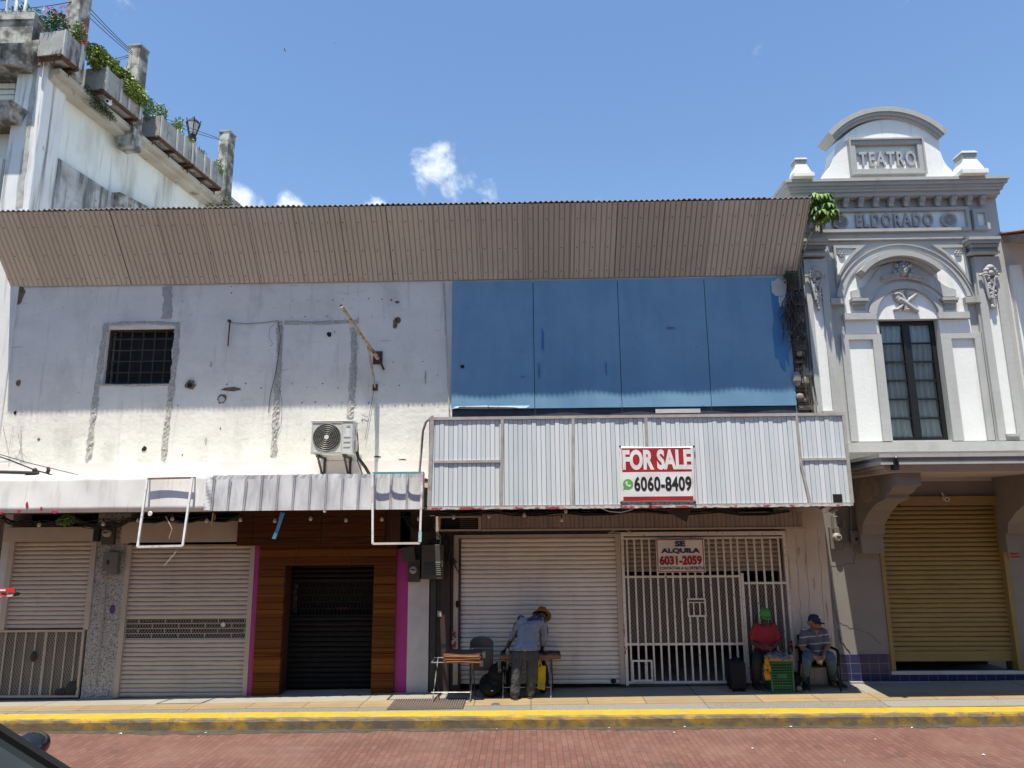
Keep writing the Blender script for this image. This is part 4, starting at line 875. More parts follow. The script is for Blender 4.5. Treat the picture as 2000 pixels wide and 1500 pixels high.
tangle('black cables slung under the awning over the second cream shutter', [(250, 1012), (330, 1014), (400, 1010), (466, 1010)], 4, 3, -.35, 5, (360, 1010))
tangle('black cables sagging under the pale canopy', [(850, 998), (960, 998), (1090, 1000), (1250, 997), (1400, 998), (1540, 997)], 3, 4, -.5, 5, (1200, 998))
mb = MB(); P = [A(1172, 992, -1.39), A(1190, 999, -1.38), A(1212, 1001, -1.38), A(1232, 996, -1.38), A(1246, 988, -1.39)]
tag(mb.tube(P, .008, 6).build('slack_wire', mat('pale wire', (.6, .6, .58)), origin=P[0]), 'pale slack wire looping below the canopy left of the banner', 'wire')
# left hand wires in front of the wall
mb = MB(); mb.tube([A(-40, 876, -.9), A(60, 905, -.7), A(172, 932, -.5)], .007, 5); tag(mb.build('overhead_wire', CABLE, origin=A(172, 932, -.5)), 'thin wire sloping down to the top of the plain white fascia', 'wire')
mb = MB(); mb.tube([A(-40, 880, -.9), A(15, 897, -.8), A(68, 918, -.6), A(90, 924, -.5), A(118, 934, -.4)], .012, 6).blob(A(68, 919, -.6), (.05, .03, .045), 8, 6).tube([A(92, 925, -.5), A(95, 918, -.5), A(94, 914, -.48)], .03, 6)
mb.tube([A(-30, 921, -.4), A(40, 923, -.4), A(75, 924, -.4)], .03, 6).tube([A(42, 936, -.4), A(50, 929, -.4), A(70, 926, -.4)], .02, 6)
tag(mb.build('service_cable', CABLE, origin=A(70, 924, -.5)), 'thick black service cable with splices at the far left above the white fascia', 'cable')
mb = MB(); rr = random.Random(5)
for k in range(7):
    x = rr.uniform(0, 45); mb.tube([A(x, 860 + rr.uniform(-30, 40), -.02), A(x + rr.uniform(-15, 15), 880, -.05), A(x + rr.uniform(-20, 20), 900 + rr.uniform(-10, 15), -.02)], .003, 4)
tag(mb.build('wire_scraps', SCAR, origin=A(20, 890, -.02)), 'thin loose wires trailing down the sunlit wall at far left', 'wires')
# wires on the wall
mb = MB()
mb.tube([A(449, 630, -.03), A(480, 632, -.02), (A(515, 630, -.02)), A(542, 626, -.02)], .005, 5).tube([A(543, 626, -.02), A(548, 660, -.03), A(543, 700, -.02), A(536, 740, -.02), A(528, 770, -.02), A(524, 806, -.02)], .005, 5)
mb.tube([A(541, 628, -.02), A(527, 640, -.02), A(525, 658, -.02), A(534, 674, -.02)], .003, 4).tube([A(546, 760, -.02), A(551, 785, -.02), A(549, 830, -.02), A(538, 852, -.02)], .003, 4)
tag(mb.build('wall_wire', mat('dark thin wire', (.06, .055, .05)), origin=A(543, 700, -.02)), 'thin dark wires trailing over the bare render strip left of the air conditioner', 'wire')
mb = MB(); mb.tube([A(448, 627, -.30), A(449, 629, -.06), A(445, 676, -.02)], [.016, .014, .010], 6).blob(A(448, 627, -.06), (.035, .05, .03), 8, 6)
tag(mb.build('iron_bracket', RUST, origin=A(445, 676, -.02)), 'short rusty iron rod fixed to the white wall right of the window', 'bracket')
MB_ = MB().tube([A(866, 552, -.03), A(870, 640, -.03), A(874, 720, -.03), A(877, 800, -.03)], .012, 6).tube([A(868, 552, -.04), (A(872, 650, -.04)), A(878, 800, -.04)], .006, 5)
tag(MB_.build('wall_conduit', mat('pale conduit', (.52, .50, .48), (.4, .38, .36), 8), origin=A(877, 800, -.03)), 'pale conduit running down the wall left of the blue hoarding', 'conduit')
# rusty pipe arm
pa = thing('flagpole', 'rusty cream flagpole slanting out from a plate on the white wall', 'flagpole', A(738, 700, 0))
base = A(738, 700, -.02); tip = A(667, 598, -1.5); MB().tube([base, base + (tip - base) * .36], .036, 10).build('sleeve', RUSTPIPE, pa, smooth=True)
MB().tube([base + (tip - base) * .34, tip], .030, 10).build('pipe', RUSTPIPE, pa, smooth=True)
MB().lathe([(0, 0), (.028, 0)], tip + (tip - base).normalized() * .002, 'y', 10).build('pipe_mouth', HOLE, pa)
c = A(738, 699, 0); MB().box(c.x - .085, c.x + .085, -.02, -.002, c.z - .12, c.z + .12).build('wall_plate', RUST, pa)
c2 = A(733, 757, 0); MB().box(c2.x - .045, c2.x + .045, -.016, -.002, c2.z - .06, c2.z + .06).build('lower_plate', RUST, pa)
q = base + (tip - base) * .30; MB().tube([q, A(729, 730, -.12), (c2.x, -.02, c2.z)], .017, 6).tube([q + Vector((-.02, 0, 0)), A(724, 715, -.15), A(731, 750, -.03)], .006, 5).build('stay_rod', RUSTPIPE, pa)
MB().bar(A(742, 705, -.04), A(750, 722, -.04), .035).build('clamp', RUST, pa)
MB().tube([A(731, 758, -.03), A(725, 790, -.03), A(718, 830, -.03), A(713, 858, -.03)], .004, 4).tube([A(707, 810, -.02), (A(717, 815, -.02)), A(719, 812, -.02)], .004, 4).build('trailing_wire', CABLE, pa)
# ================================================================ air conditioner
ac = thing('air_conditioner', 'pale beige air conditioner unit on brackets above the ribbed awning', 'air conditioner', A(650, 890, -.3))
ya, yb2 = -.50, -.16
x0, x1, z0, z1 = quad4((610, 823.5), (689, 823.5), (604.5, 887), (688, 886.5), ya)
ACM = mat('pale beige enamel', (.60, .60, .55), (.56, .56, .51), 3, rough=.45)
MB().box(x0, x1, ya, yb2, z0, z1).build('casing', ACM, ac, bevel=.012)
MB().box(x0 - .012, x1 + .012, ya - .012, yb2 + .01, z1 - .004, z1 + .022).build('top_lid', ACM, ac, bevel=.008)
zc = (z0 + z1) / 2 + .01; R_ = (z1 - z0) * .43; xc = x0 + R_ + .035
mb = MB(); mb.prism(arc(xc, zc, R_, 0, 360, 40)[:-1], ya - .004, ya - .001); mb.build('fan_opening', mat('dark fan well', (.035, .033, .03), (.06, .05, .045), 14), ac)
gm = mat('fan guard wire', (.20, .19, .165), (.15, .14, .12), 5, rough=.4); mb = MB()
for i in range(1, 8):
    r = R_ * i / 7.2; mb.tube([(xc + r * cos(2 * pi * k / 36), ya - .012 - .012 * (1 - (i / 7.2) ** 2), zc + r * sin(2 * pi * k / 36)) for k in range(37)], .0055, 5, False)
for k in range(10):
    a = 2 * pi * k / 10; mb.tube([(xc + R_ * .2 * cos(a), ya - .02, zc + R_ * .2 * sin(a)), (xc + R_ * cos(a + .35), ya - .010, zc + R_ * sin(a + .35))], .004, 4)
mb.build('fan_guard', gm, ac)
MB().lathe([(0, ya - .03), (R_ * .165, ya - .03), (R_ * .17, ya - .016)], (xc, 0, zc), 'y', 20).build('fan_hub', mat('white hub', (.75, .75, .73)), ac)
s_ = MB(); d = R_ + .02
fo_ = [(xc - d, zc - d), (xc + d, zc - d), (xc + d, zc + d), (xc - d, zc + d), (xc - d, zc - d)]; fi_ = [(xc - d + .01, zc - d + .01), (xc + d - .01, zc - d + .01), (xc + d - .01, zc + d - .01), (xc - d + .01, zc + d - .01), (xc - d + .01, zc - d + .01)]
s_.band(fo_, fi_, ya - .010, ya - .001); s_.build('front_bezel', ACM, ac)
xg0 = xc + d + .03; mb = MB()
for i in range(3): z = z0 + .12 + i * .085; mb.box(xg0, x1 - .035, ya - .008, ya - .001, z, z + .028)
mb.build('grip_slots', mat('beige shade panel', (.66, .66, .61)), ac)
MB().box(xg0 + .04, x1 - .05, ya - .004, ya - .001, z1 - .24, z1 - .11).build('rating_label', mat('pale blue label', (.55, .62, .66), (.7, .72, .74), 60), ac)
MB().box(xg0 + .06, x1 - .05, ya - .004, ya - .001, z1 - .085, z1 - .055).build('red_marks', mat('orange red print', (.60, .20, .12), (.62, .55, .5), 70, (.45, .5)), ac)
MB().box(xg0 + .04, x1 - .05, ya - .004, ya - .001, z1 - .104, z1 - .096).build('black_line', CABLE, ac)
mb = MB(); mb.box(x1 + .001, x1 + .05, -.36, -.24, z0 + .06, z0 + .22).box(x1 + .001, x1 + .03, -.33, -.25, z1 - .22, z1 - .10); mb.build('valve_cover', ACM, ac, bevel=.006)
for xx in (x0 + .12, x1 - .14):
    mb = MB(); mb.box(xx - .02, xx + .02, ya + .0, -.002, z0 - .05, z0 - .012).box(xx - .02, xx + .02, -.045, -.004, z0 - .62, z0 - .051).bar((xx, ya + .06, z0 - .06), (xx, -.05, z0 - .42), .03)
    mb.box(xx - .04, xx + .04, ya + .02, ya + .10, z0 - .011, z0 - .001); mb.build('bracket', mat('dark brown steel bracket', (.05, .038, .032), (.03, .025, .02), 6), ac)
MB().tube([(x1 + .03, -.30, z0 + .08), (x1 + .06, -.28, z0 - .05), (x1 + .18, -.22, z0 - .22), (x1 + .30, -.15, z0 - .45)], .028, 8).tube([(x1 + .03, -.30, z1 - .16), (x1 + .06, -.3, z0 + .1), (x1 + .05, -.3, z0 - .1), (x1 + .16, -.2, z0 - .42)], .010, 6).build('pipe_lagging', CABLE, ac, smooth=True)
# ================================================================ meters and boxes
def meter(label, px, py, r, Y=-.05, box=True, m=None):
    c = A(px, py, Y); o = thing('electric_meter', label, 'meter', (c.x, -.02, c.z - .15)); 
    MB().box(c.x - .105, c.x + .105, Y, -.03 if Y > -.06 else Y + .1, c.z - .20, c.z + .17).build('meter_box', m or DARKMETAL, o, bevel=.006)
    MB().lathe([(0, -.09), (r * .8, -.085), (r * .95, -.06), (r, -.0)], (c.x, Y, c.z), 'y', 22).build('glass_dome', mat('glass meter dome', (.42, .41, .38), (.36, .35, .33), 30, rough=.3, spec=.4), o, smooth=True)
    MB().box(c.x - r * .55, c.x + r * .55, Y - .096, Y - .088, c.z - r * .05, c.z + r * .28).build('dial_window', HOLE, o); return o
meter('electric meter with glass dome on the terrazzo pillar', 211, 1041, .068, -.09)
meter('electric meter beside the magenta strip', 808, 1113, .066, -.09)
meter('electric meter on the grey theatre wall under the canopy', 1634, 1049, .066, -.06, m=GREYBOX)
def cbox(name, label, tl, br, Y, m, d=.12):
    x0, x1, z0, z1 = rect(tl, br, Y); o = thing(name, label, 'electric box', ((x0 + x1) / 2, Y, z0)); MB().box(x0, x1, Y, Y + d, z0, z1).build('cabinet', m, o, bevel=.008); return o, x0, x1, z0, z1
o, x0, x1, z0, z1 = cbox('breaker_box', 'grey green breaker box with a small slot on the terrazzo pillar', (202, 1078), (227, 1122), -.12, GREYBOX, .1)
MB().box((x0 + x1) / 2 - .05, (x0 + x1) / 2 - .015, -.126, -.1205, z0 + .17, z0 + .24).build('switch_slot', HOLE, o); MB().box(x0 + .02, x0 + .09, -.125, -.1205, z0 + .03, z0 + .045).build('label_strip', GALV, o)
mb = MB().tube([A(206, 1122, -.05), A(204, 1180, -.04), A(195, 1270, -.04), A(186, 1340, -.04)], .009, 5); tag(mb.build('pillar_conduit', mat('grey conduit pipe', (.34, .33, .31)), origin=A(186, 1340, -.04)), 'thin grey conduit running down the terrazzo pillar', 'conduit')
c = A(220, 1190, -.02); tag(MB().prism([(c.x + .05 * cos(a) * (1 if i % 2 else .8), c.z + .075 * sin(a)) for i, a in enumerate([2 * pi * k / 9 for k in range(9)])], -.026, -.0205).build('sticker', mat('purple sticker', (.06, .03, .12), (.1, .05, .15), 20)), 'torn purple sticker on the terrazzo pillar', 'sticker')
o, x0, x1, z0, z1 = cbox('louvred_cabinet', 'large dark grey cabinet with louvres beside the wide shutter', (824, 1064), (866, 1131), -.20, DARKMETAL, .18)
mb = MB()
for i in range(7): z = z0 + .07 + i * .032; mb.hexa([(x0 + .04, -.2005, z), (x1 - .04, -.2005, z), (x1 - .04, -.2005, z + .02), (x0 + .04, -.2005, z + .02)], [(x0 + .04, -.212, z), (x1 - .04, -.212, z), (x1 - .04, -.203, z + .018), (x0 + .04, -.203, z + .018)])
mb.build('louvres', DARKMETAL, o)
MB().box(x1 - .03, x1 - .015, -.215, -.2005, z0 + .2, z0 + .3).build('latch', GALV, o)
o, x0, x1, z0, z1 = cbox('junction_box', 'tilted dark box above the meter beside the magenta strip', (786, 1068), (812, 1096), -.13, DARKMETAL, .1); o.rotation_euler = (0, radians(-8), 0)
o, x0, x1, z0, z1 = cbox('switch_box', 'grey switch box with conduits beside the scroll bracket of the theatre', (1661, 1036), (1679, 1063), -.10, GREYBOX, .09)
MB().box((x0 + x1) / 2 - .0, (x0 + x1) / 2 + .045, -.105, -.1005, z0 + .06, z0 + .11).build('black_knob', HOLE, o)
MB().tube([((x0 + x1) / 2 - .03, -.06, z1), A(1662, 985, -.06), A(1660, 960, -.06)], .022, 8).tube([(x0, -.06, z0 + .03), A(1640, 1060, -.06)], .014, 6).tube([A(1627, 1034, -.06), A(1625, 1008, -.06)], .022, 8).tube([A(1627, 1010, -.06), A(1640, 1008, -.06), A(1648, 1012, -.06)], .012, 6).tube([A(1648, 1012, -.06), A(1650, 1030, -.06)], .025, 8).build('conduit', GREYBOX, o)
c = A(858, 1199, -.06); o = tag(MB().box(c.x - .032, c.x + .032, -.044, -.0385, c.z - .045, c.z + .045).build('notice_sticker', mat('small white printed notice', (.50, .49, .48), (.2, .2, .2), 90, (.5, .56))), 'small white printed notice on the dark panel left of the wide shutter', 'sticker')
# leafy weed hanging from the awning
LEAF = mat('bright leaf green', (.10, .19, .035), (.16, .25, .05), 12, rough=.55); LEAFD = mat('deep leaf green', (.045, .115, .025), (.07, .15, .03), 10, rough=.5); LEAFY = mat('yellow green leaf', (.20, .26, .04), (.13, .20, .035), 10, rough=.55)
def leaves(mb, c, R, n, size, r, droop=0, flat=1):
    n = int(n * 1.8); size = size * .68
    for i in range(n):
        while True:
            d = Vector((r.uniform(-1, 1), r.uniform(-1, 1), r.uniform(-1, 1)))
            if d.length < 1: break
        p = Vector(c) + Vector((d.x * R[0], d.y * R[1], d.z * R[2])); a = Vector((r.uniform(-1, 1), r.uniform(-1, 1), r.uniform(-.8, .8) - droop)).normalized(); b = a.cross(Vector((r.uniform(-1, 1), r.uniform(-1, 1), r.uniform(-1, 1)))).normalized()
        L_ = size * r.uniform(.6, 1.3); w = L_ * .28; mb.add([p, p + a * L_ * .5 + b * w, p + a * L_, p + a * L_ * .5 - b * w], [(0, 1, 2, 3)])
o = thing('hanging_weed', 'small green weed sprouting under the plain fascia above the first cream shutter', 'plant', A(130, 1010, -.8)); mb = MB(); rr = random.Random(6); leaves(mb, A(130, 1016, -.82), (.17, .10, .10), 110, .06, rr, .2); mb.build('leaves', LEAF, o, fixn=False)
MB().tube([A(122, 1006, -.8), A(128, 1014, -.82), A(136, 1022, -.84)], .006, 5).tube([A(130, 1006, -.8), A(134, 1012, -.8), A(146, 1016, -.8)], .005, 5).build('stem', mat('green stem', (.08, .12, .04)), o)
# ================================================================ tall white building on the left, its side runs back from the street
SA = radians(7); SD = Vector((sin(SA), cos(SA), 0)); SN = Vector((cos(SA), -sin(SA), 0)); SO = Vector((-9.5, 0, 0))
def SP(s, off, z): p = SO + SD * s + SN * off; return Vector((p.x, p.y, z))
def sbox(mb, s0, s1, o0, o1, z0, z1):
    return mb.hexa([SP(s0, o0, z0), SP(s0, o1, z0), SP(s1, o1, z0), SP(s1, o0, z0)], [SP(s0, o0, z1), SP(s0, o1, z1), SP(s1, o1, z1), SP(s1, o0, z1)])
OLDW = mat('old white stucco with black mould', (.77, .77, .75), (.70, .70, .68), 1.4, rough=.9, bump=.4, bsc=14,
    streak=[((.10, .10, .09), 2.6, (2.2, 2.2, .10), .56, .68, .75), ((.42, .40, .35), 4.2, (1.6, 1.6, .14), .54, .74, .55)], spots=[((.08, .08, .07), 5, .66, .74, .7), ((.05, .05, .05), 22, .70, .76, .6)])
SIDEW = mat('bluish white side wall', (.80, .82, .77), (.74, .76, .71), .8, rough=.9, bump=.2, bsc=18, streak=[((.36, .33, .27), 1.1, (1, 1, .35), .52, .72, .65), ((.22, .21, .19), 3.2, (1.6, 1.6, .12), .58, .72, .6)], spots=[((.12, .12, .11), 2.6, .68, .76, .6)])
MOULD = mat('mouldy concrete', (.46, .45, .41), (.12, .115, .10), 3.4, (.40, .58), .95, bump=.5, bsc=22, streak=[((.05, .05, .045), 3.5, (1.8, 1.8, .2), .52, .68, .75), ((.55, .53, .48), 4, (2, 2, .3), .62, .74, .7)])
PLANTC = mat('grey planter concrete', (.40, .39, .37), (.30, .295, .28), 3, rough=.9, bump=.4, bsc=30, streak=[((.07, .065, .06), 3.8, (1.5, 1.5, .5), .54, .68, .85), ((.6, .58, .55), 6, (2, 2, .3), .64, .74, .7)])
lbd = thing('corner_building', 'tall white stucco building with mould streaks and a planted roof terrace at the left', 'building', (-11, 2, -.3))
mb = MB(); mb.box(-10.05, -9.47, -.03, .62, -.5, 11.80); mb.build('pilaster', OLDW, lbd, bevel=.02)
mb = MB(); mb.box(-16, -10.06, .28, 9.5, -.5, 12.3); sbox(mb, .60, 9.0, -.5, -.16, -.5, 11.62); mb.build('wall', SIDEW, lbd)
mb = MB(); sbox(mb, .60, 2.22, -.16, -.02, 7.5, 9.98); mb.build('stained_lower_wall', mat('dark streaked stucco', (.42, .42, .41), (.55, .55, .54), 2, rough=.9, streak=[((.07, .07, .065), 3.4, (1.8, 1.8, .16), .42, .62, .85), ((.10, .10, .09), 1.6, (1, 1, 1), .5, .66, .6)], spots=[((.04, .04, .04), 6, .62, .72, .8)]), lbd)
mb = MB(); mb.hexa([SP(2.22, -.16, 9.4), SP(2.22, .12, 9.4), SP(4.2, .12, 9.6), SP(4.2, -.16, 9.6)], [SP(2.22, -.16, 10.02), SP(2.22, .12, 10.02), SP(4.2, .12, 10.22), SP(4.2, -.16, 10.22)]); mb.build('coping', MOULD, lbd)
mb = MB(); sbox(mb, .05, 7.6, -.5, .26, 11.50, 11.62); sbox(mb, .05, 7.6, -.5, .12, 11.40, 11.50); mb.build('cornice_slab', mat('stained cream soffit', (.52, .50, .44), (.42, .38, .31), 1.6, rough=.9, streak=[((.08, .08, .07), 2.5, (1, 1, 1), .60, .74, .8)]), lbd)
mb = MB(); sbox(mb, -.1, 7.6, -.5, -.05, 11.62, 12.2); mb.build('terrace_parapet', MOULD, lbd)
for s0, s1, zt in ((.30, .60, 15.2), (2.17, 2.46, 13.68), (6.07, 6.41, 13.75)):
    mb = MB(); sbox(mb, s0, s1, .0, .30, 11.63, zt); c_ = mb.build('terrace_column', MOULD, lbd)
    mb = MB(); sbox(mb, s0 - .02, s1 + .02, -.02, .32, zt, zt + .04); mb.build('cap', PLANTC, c_)
    if s0 > 1: mb = MB(); sbox(mb, s0 + .0, s1 + .02, -.04, .34, 11.1, 11.6); mb.build('corbel', MOULD, c_)
# street face left of the pilaster: parapet, hoods, ledges
mb = MB(); a = A(64, 20, -.05); mb.box(-16, a.x + .03, -.02, .3, A(20, 84, -.05).z, A(20, 22, -.05).z); mb.box(-16, a.x + .06, -.06, .34, A(20, 38, -.05).z, A(20, 30, -.05).z); mb.build('street_parapet', MOULD, lbd)
for (pt, pb, xr_, yo) in ((84, 118, 44, -.45), (196, 224, 22, -.40)):
    x1 = A(xr_, (pt + pb) / 2, yo).x; z0, z1 = A(10, pb, yo).z, A(10, pt, yo).z; mb = MB()
    mb.hexa([(-16, yo + .1, z0), (x1 - .1, yo + .1, z0), (x1 - .0, .27, z0), (-16, .27, z0)], [(-16, yo, z1), (x1, yo, z1), (x1 + .1, .27, z1), (-16, .27, z1)]); mb.build('window_hood', MOULD, lbd)
for (pt, pb, xr_) in ((163, 172, 30), (176, 184, 28), (186, 194, 27)):
    x1 = A(xr_, pt, .2).x; mb = MB().box(-16, min(x1, -10.06), .2, .28, A(10, pb, .2).z, A(10, pt, .2).z); mb.build('ledge', SIDEW, lbd)
mb = MB(); mb.box(-16, A(8, 320, .25).x, .2, .28, A(10, 420, .2).z, A(10, 308, .2).z); mb.build('ledge', SIDEW, lbd)
mb = MB(); r_ = random.Random(4)
for (pxx, w) in ((72, .055), (60, .03), (84, .03)):
    vs = []
    P = [A(pxx - (y - 118) * .12, y, -.03) for y in range(118, 410, 12)]
    for p in P: ww = w * r_.uniform(.55, 1.2); vs += [(p.x - ww, -.034, p.z), (p.x + ww, -.034, p.z)]
    if pxx == 72: mb.add(vs, [(2 * i, 2 * i + 1, 2 * i + 3, 2 * i + 2) for i in range(len(P) - 1)])
mb.build('mould_streak', mat('olive mould streak', (.34, .33, .29), (.50, .49, .46), 7, rough=.95, spots=[((.12, .12, .10), 9, .58, .7, .7)]), lbd)
# planters on brackets
def planter(s0, s1, label, ribs):
    o = thing('concrete_planter', label, 'planter', SP((s0 + s1) / 2, .25, 11.72), 'concrete planters along the terrace edge')
    z0, z1 = 11.74, 12.25; mb = MB(); t = .05
    sbox(mb, s0, s1, .44, .5, z0, z1); sbox(mb, s0, s1, -.04, .02, z0, z1); sbox(mb, s0, s0 + t, .02, .44, z0, z1); sbox(mb, s1 - t, s1, .02, .44, z0, z1); sbox(mb, s0 + t, s1 - t, .02, .44, z0, z0 + .05)
    mb.build('trough', PLANTC, o)
    mb = MB(); sbox(mb, s0 + t, s1 - t, .02, .44, z1 - .1, z1 - .06); mb.build('soil', mat('planter soil', (.04, .03, .022)), o)
    for s in ribs:
        mb = MB(); sbox(mb, s - .03, s + .03, .5, .53, z0 - .02, z1 + .02); mb.build('rib', mat('pale concrete rib', (.52, .51, .48), (.42, .41, .39), 5, rough=.9, spots=[((.12, .11, .1), 9, .62, .72, .6)]), o)
    mb = MB(); n = max(2, int((s1 - s0) / .6) + 1)
    for i in range(n): s = s0 + .06 + (s1 - s0 - .12) * i / (n - 1); sbox(mb, s - .02, s + .02, -.05, .48, z0 - .09, z0 - .005); mb.tube([SP(s, .3, z0 - .09), SP(s, .3, z0 - .2)], .012, 5)
    sbox(mb, s0, s1, .40, .47, z0 - .05, z0 - .006); mb.build('rusty_bracket', RUST, o); return o
planter(-.21, .29, 'short concrete planter at the terrace corner holding pink flowers', (-.18, .26))
planter(.95, 2.14, 'concrete planter holding the yellow green trailing bush', (.99, 1.45, 1.72, 2.10))
planter(2.83, 4.2, 'concrete planter with sparse green sprigs, left of the lantern', (2.88, 3.5, 3.8, 4.16))
planter(4.25, 5.62, 'farthest concrete planter, nearest the end column', (4.30, 4.7, 5.0, 5.58))
def bush(name, label, cat, c, R, n, size, m, seed, droop=.2, extra=None):
    o = thing(name, label, cat, Vector(c) - Vector((0, 0, R[2]))); rr = random.Random(seed); mb = MB(); leaves(mb, c, R, n, size, rr, droop); mb.build('leaves', m, o, fixn=False)
    mb = MB()
    for k in range(7): mb.tube([Vector(c) + Vector((rr.uniform(-.3, .3) * R[0], rr.uniform(-.3, .3) * R[1], -R[2] - .05)), Vector(c) + Vector((rr.uniform(-1, 1) * R[0], rr.uniform(-1, 1) * R[1], rr.uniform(-.3, .9) * R[2]))], .007, 4)
    mb.build('stems', mat('woody stem', (.10, .075, .045)), o); return o, rr
FLW = mat('pink petals', (.60, .04, .13), (.65, .12, .22), 20, rough=.6)
o, rr = bush('flowering_shrub', 'small dark leaved shrub with pink flowers in the corner planter', 'plant', SP(-.08, .18, 12.52), (.22, .2, .30), 420, .09, LEAFD, 1)
mb = MB()
for i in range(16): p = SP(-.08, .18, 12.62) + Vector((rr.uniform(-.22, .22), rr.uniform(-.2, .1), rr.uniform(-.1, .28))); leaves(mb, p, (.03, .03, .03), 8, .05, rr)
mb.build('flowers', FLW, o, fixn=False)
o, rr = bush('flowering_shrub', 'yellow green shrub with pink flowers against the near terrace column', 'plant', SP(.25, .40, 12.42), (.13, .16, .38), 460, .08, LEAF, 2, .4)
mb = MB()
for i in range(12): p = SP(.27, .48, 12.5) + Vector((rr.uniform(-.1, .12), rr.uniform(-.2, .1), rr.uniform(-.3, .2))); leaves(mb, p, (.03, .03, .03), 8, .045, rr)
mb.build('flowers', FLW, o, fixn=False)
o = thing('trailing_bush', 'thick yellow green bush spilling over the second planter', 'plant', SP(1.6, .3, 12.2)); rr = random.Random(5); mb = MB()
for i in range(30): s = .80 + 1.42 * i / 29; leaves(mb, SP(s, .32, 12.40 + rr.uniform(-.05, .10)), (.17, .22, .24), 150, .13, rr, .3)
for i in range(10): s = 1.55 + .06 * i; leaves(mb, SP(s, .55, 12.20), (.12, .12, .18), 80, .12, rr, .8)
mb.build('leaves', LEAFY, o, fixn=False)
mb = MB()
for k in range(26): s = rr.uniform(.9, 2.15); mb.tube([SP(s, .25, 12.15), SP(s + rr.uniform(-.15, .15), .3, 12.5), SP(s + rr.uniform(-.3, .2), .3 + rr.uniform(-.2, .3), 12.6 + rr.uniform(-.1, .22))], .006, 4)
mb.build('stems', LEAFY, o)
k = 0
for s, off, z, R, n, lab in ((2.72, .2, 12.42, (.2, .2, .26), 260, 'leafy sprig at the near end of the sparse planter'), (3.15, .25, 12.5, (.16, .16, .30), 220, 'tall thin sprig in the middle of the sparse planter'), (3.75, .3, 12.48, (.15, .15, .32), 220, 'pale sprig leaning right in the sparse planter'), (4.25, .3, 12.36, (.18, .2, .14), 170, 'low green clump below the lantern'), (4.75, .3, 12.34, (.16, .2, .12), 150, 'low yellowish clump in the farthest planter'), (5.45, .42, 12.25, (.16, .14, .26), 170, 'yellowish weed hanging over the farthest planter by the column')):
    k += 1; bush('planter_sprig', lab, 'plant', SP(s, off, z), R, n, .09, (LEAF, LEAFY, LEAFY, LEAFY, LEAF, LEAFY)[k - 1], 20 + k, .1)
o = thing('wall_creeper', 'dark creeper clinging below the terrace ledge', 'plant', SP(1.1, .15, 11.4)); rr = random.Random(9); mb = MB()
for i in range(16): leaves(mb, SP(.75 + .055 * i, .28, 11.62 - .012 * i), (.08, .06, .09), 34, .055, rr, .5)
for i in range(14): leaves(mb, SP(.9 + .03 * i, .30, 11.42), (.08, .08, .10), 16, .05, rr, .7)
mb.build('leaves', mat('dark moss leaf', (.035, .05, .02), (.06, .075, .03), 8), o, fixn=False)
o = thing('wall_creeper', 'dark weeds at the far foot of the terrace ledge near the end column', 'plant', SP(6.2, .2, 11.3)); mb = MB(); leaves(mb, SP(6.15, .3, 11.55), (.2, .2, .3), 260, .07, rr, .4); leaves(mb, SP(5.7, .2, 11.25), (.2, .15, .12), 120, .06, rr, .4); mb.build('leaves', mat('dark olive leaf', (.05, .07, .025), (.09, .10, .04), 8), o, fixn=False)
# lantern, cctv, handrail, cables, antenna
BLK = mat('black cast iron', (.012, .012, .014), rough=.4)
bp = SP(6.3, -1.0, 0); o = thing('street_lamp', 'black lantern street lamp standing on the roof terrace', 'street lamp', (bp.x, bp.y, 12.2)); zb = 13.83
MB().lathe([(.07, 12.2), (.07, zb - .18), (.11, zb - .14), (.12, zb - .02), (.08, zb), (.11, zb + .05)], (bp.x, bp.y, 0), seg=12).build('post', BLK, o, smooth=True)
MB().lathe([(.10, zb + .06), (.19, zb + .40)], (bp.x, bp.y, 0), seg=6).build('glass', mat('milky lantern glass', (.45, .47, .48), rough=.2), o)
mb = MB()
for k in range(6): a = 2 * pi * k / 6; mb.tube([(bp.x + .105 * cos(a), bp.y + .105 * sin(a), zb + .05), (bp.x + .2 * cos(a), bp.y + .2 * sin(a), zb + .41), (bp.x + .225 * cos(a), bp.y + .225 * sin(a), zb + .50)], .014, 5)
mb.build('cage', BLK, o); MB().lathe([(.22, zb + .40), (.20, zb + .44), (.10, zb + .54), (.05, zb + .57), (.03, zb + .62), (0, zb + .68)], (bp.x, bp.y, 0), seg=6).build('cap', BLK, o)
def cctv(label, p, d, s):
    o = thing('security_camera', label, 'camera', p); p = Vector(p); d = Vector(d).normalized()
    MB().tube([p - d * s * 1.3, p + d * s], s * .62, 14).build('housing', mat('white camera shell', (.75, .75, .74), rough=.35), o, smooth=True); MB().tube([p + d * s * .99, p + d * s * 1.03], s * .42, 12).build('lens', BLK, o)
    MB().tube([p - d * s * .8, p - d * s * 1.0 + Vector((0, .06, .10))], s * .25, 8).build('mount', mat('white camera shell', (.7, .7, .7)), o)
cctv('small white security camera under the planters of the corner building', SP(1.13, .5, 11.53), (.25, -.9, -.25), .075)
mb = MB()
for cx, w in ((22, 9), (39, 9)):
    a, b = A(cx - w, 22, .1), A(cx + w, 22, .1); zt = a.z + .32; mb.tube([a, (a.x, .1, zt - .08), ((a.x * 2 + b.x) / 3, .1, zt), ((a.x + 2 * b.x) / 3, .1, zt), (b.x, .1, zt - .08), b], .028, 8)
tag(mb.build('ladder_rail', mat('white tube rail', (.72, .72, .72), rough=.4), smooth=True), 'white looped ladder rail rising over the parapet at top left', 'rail')
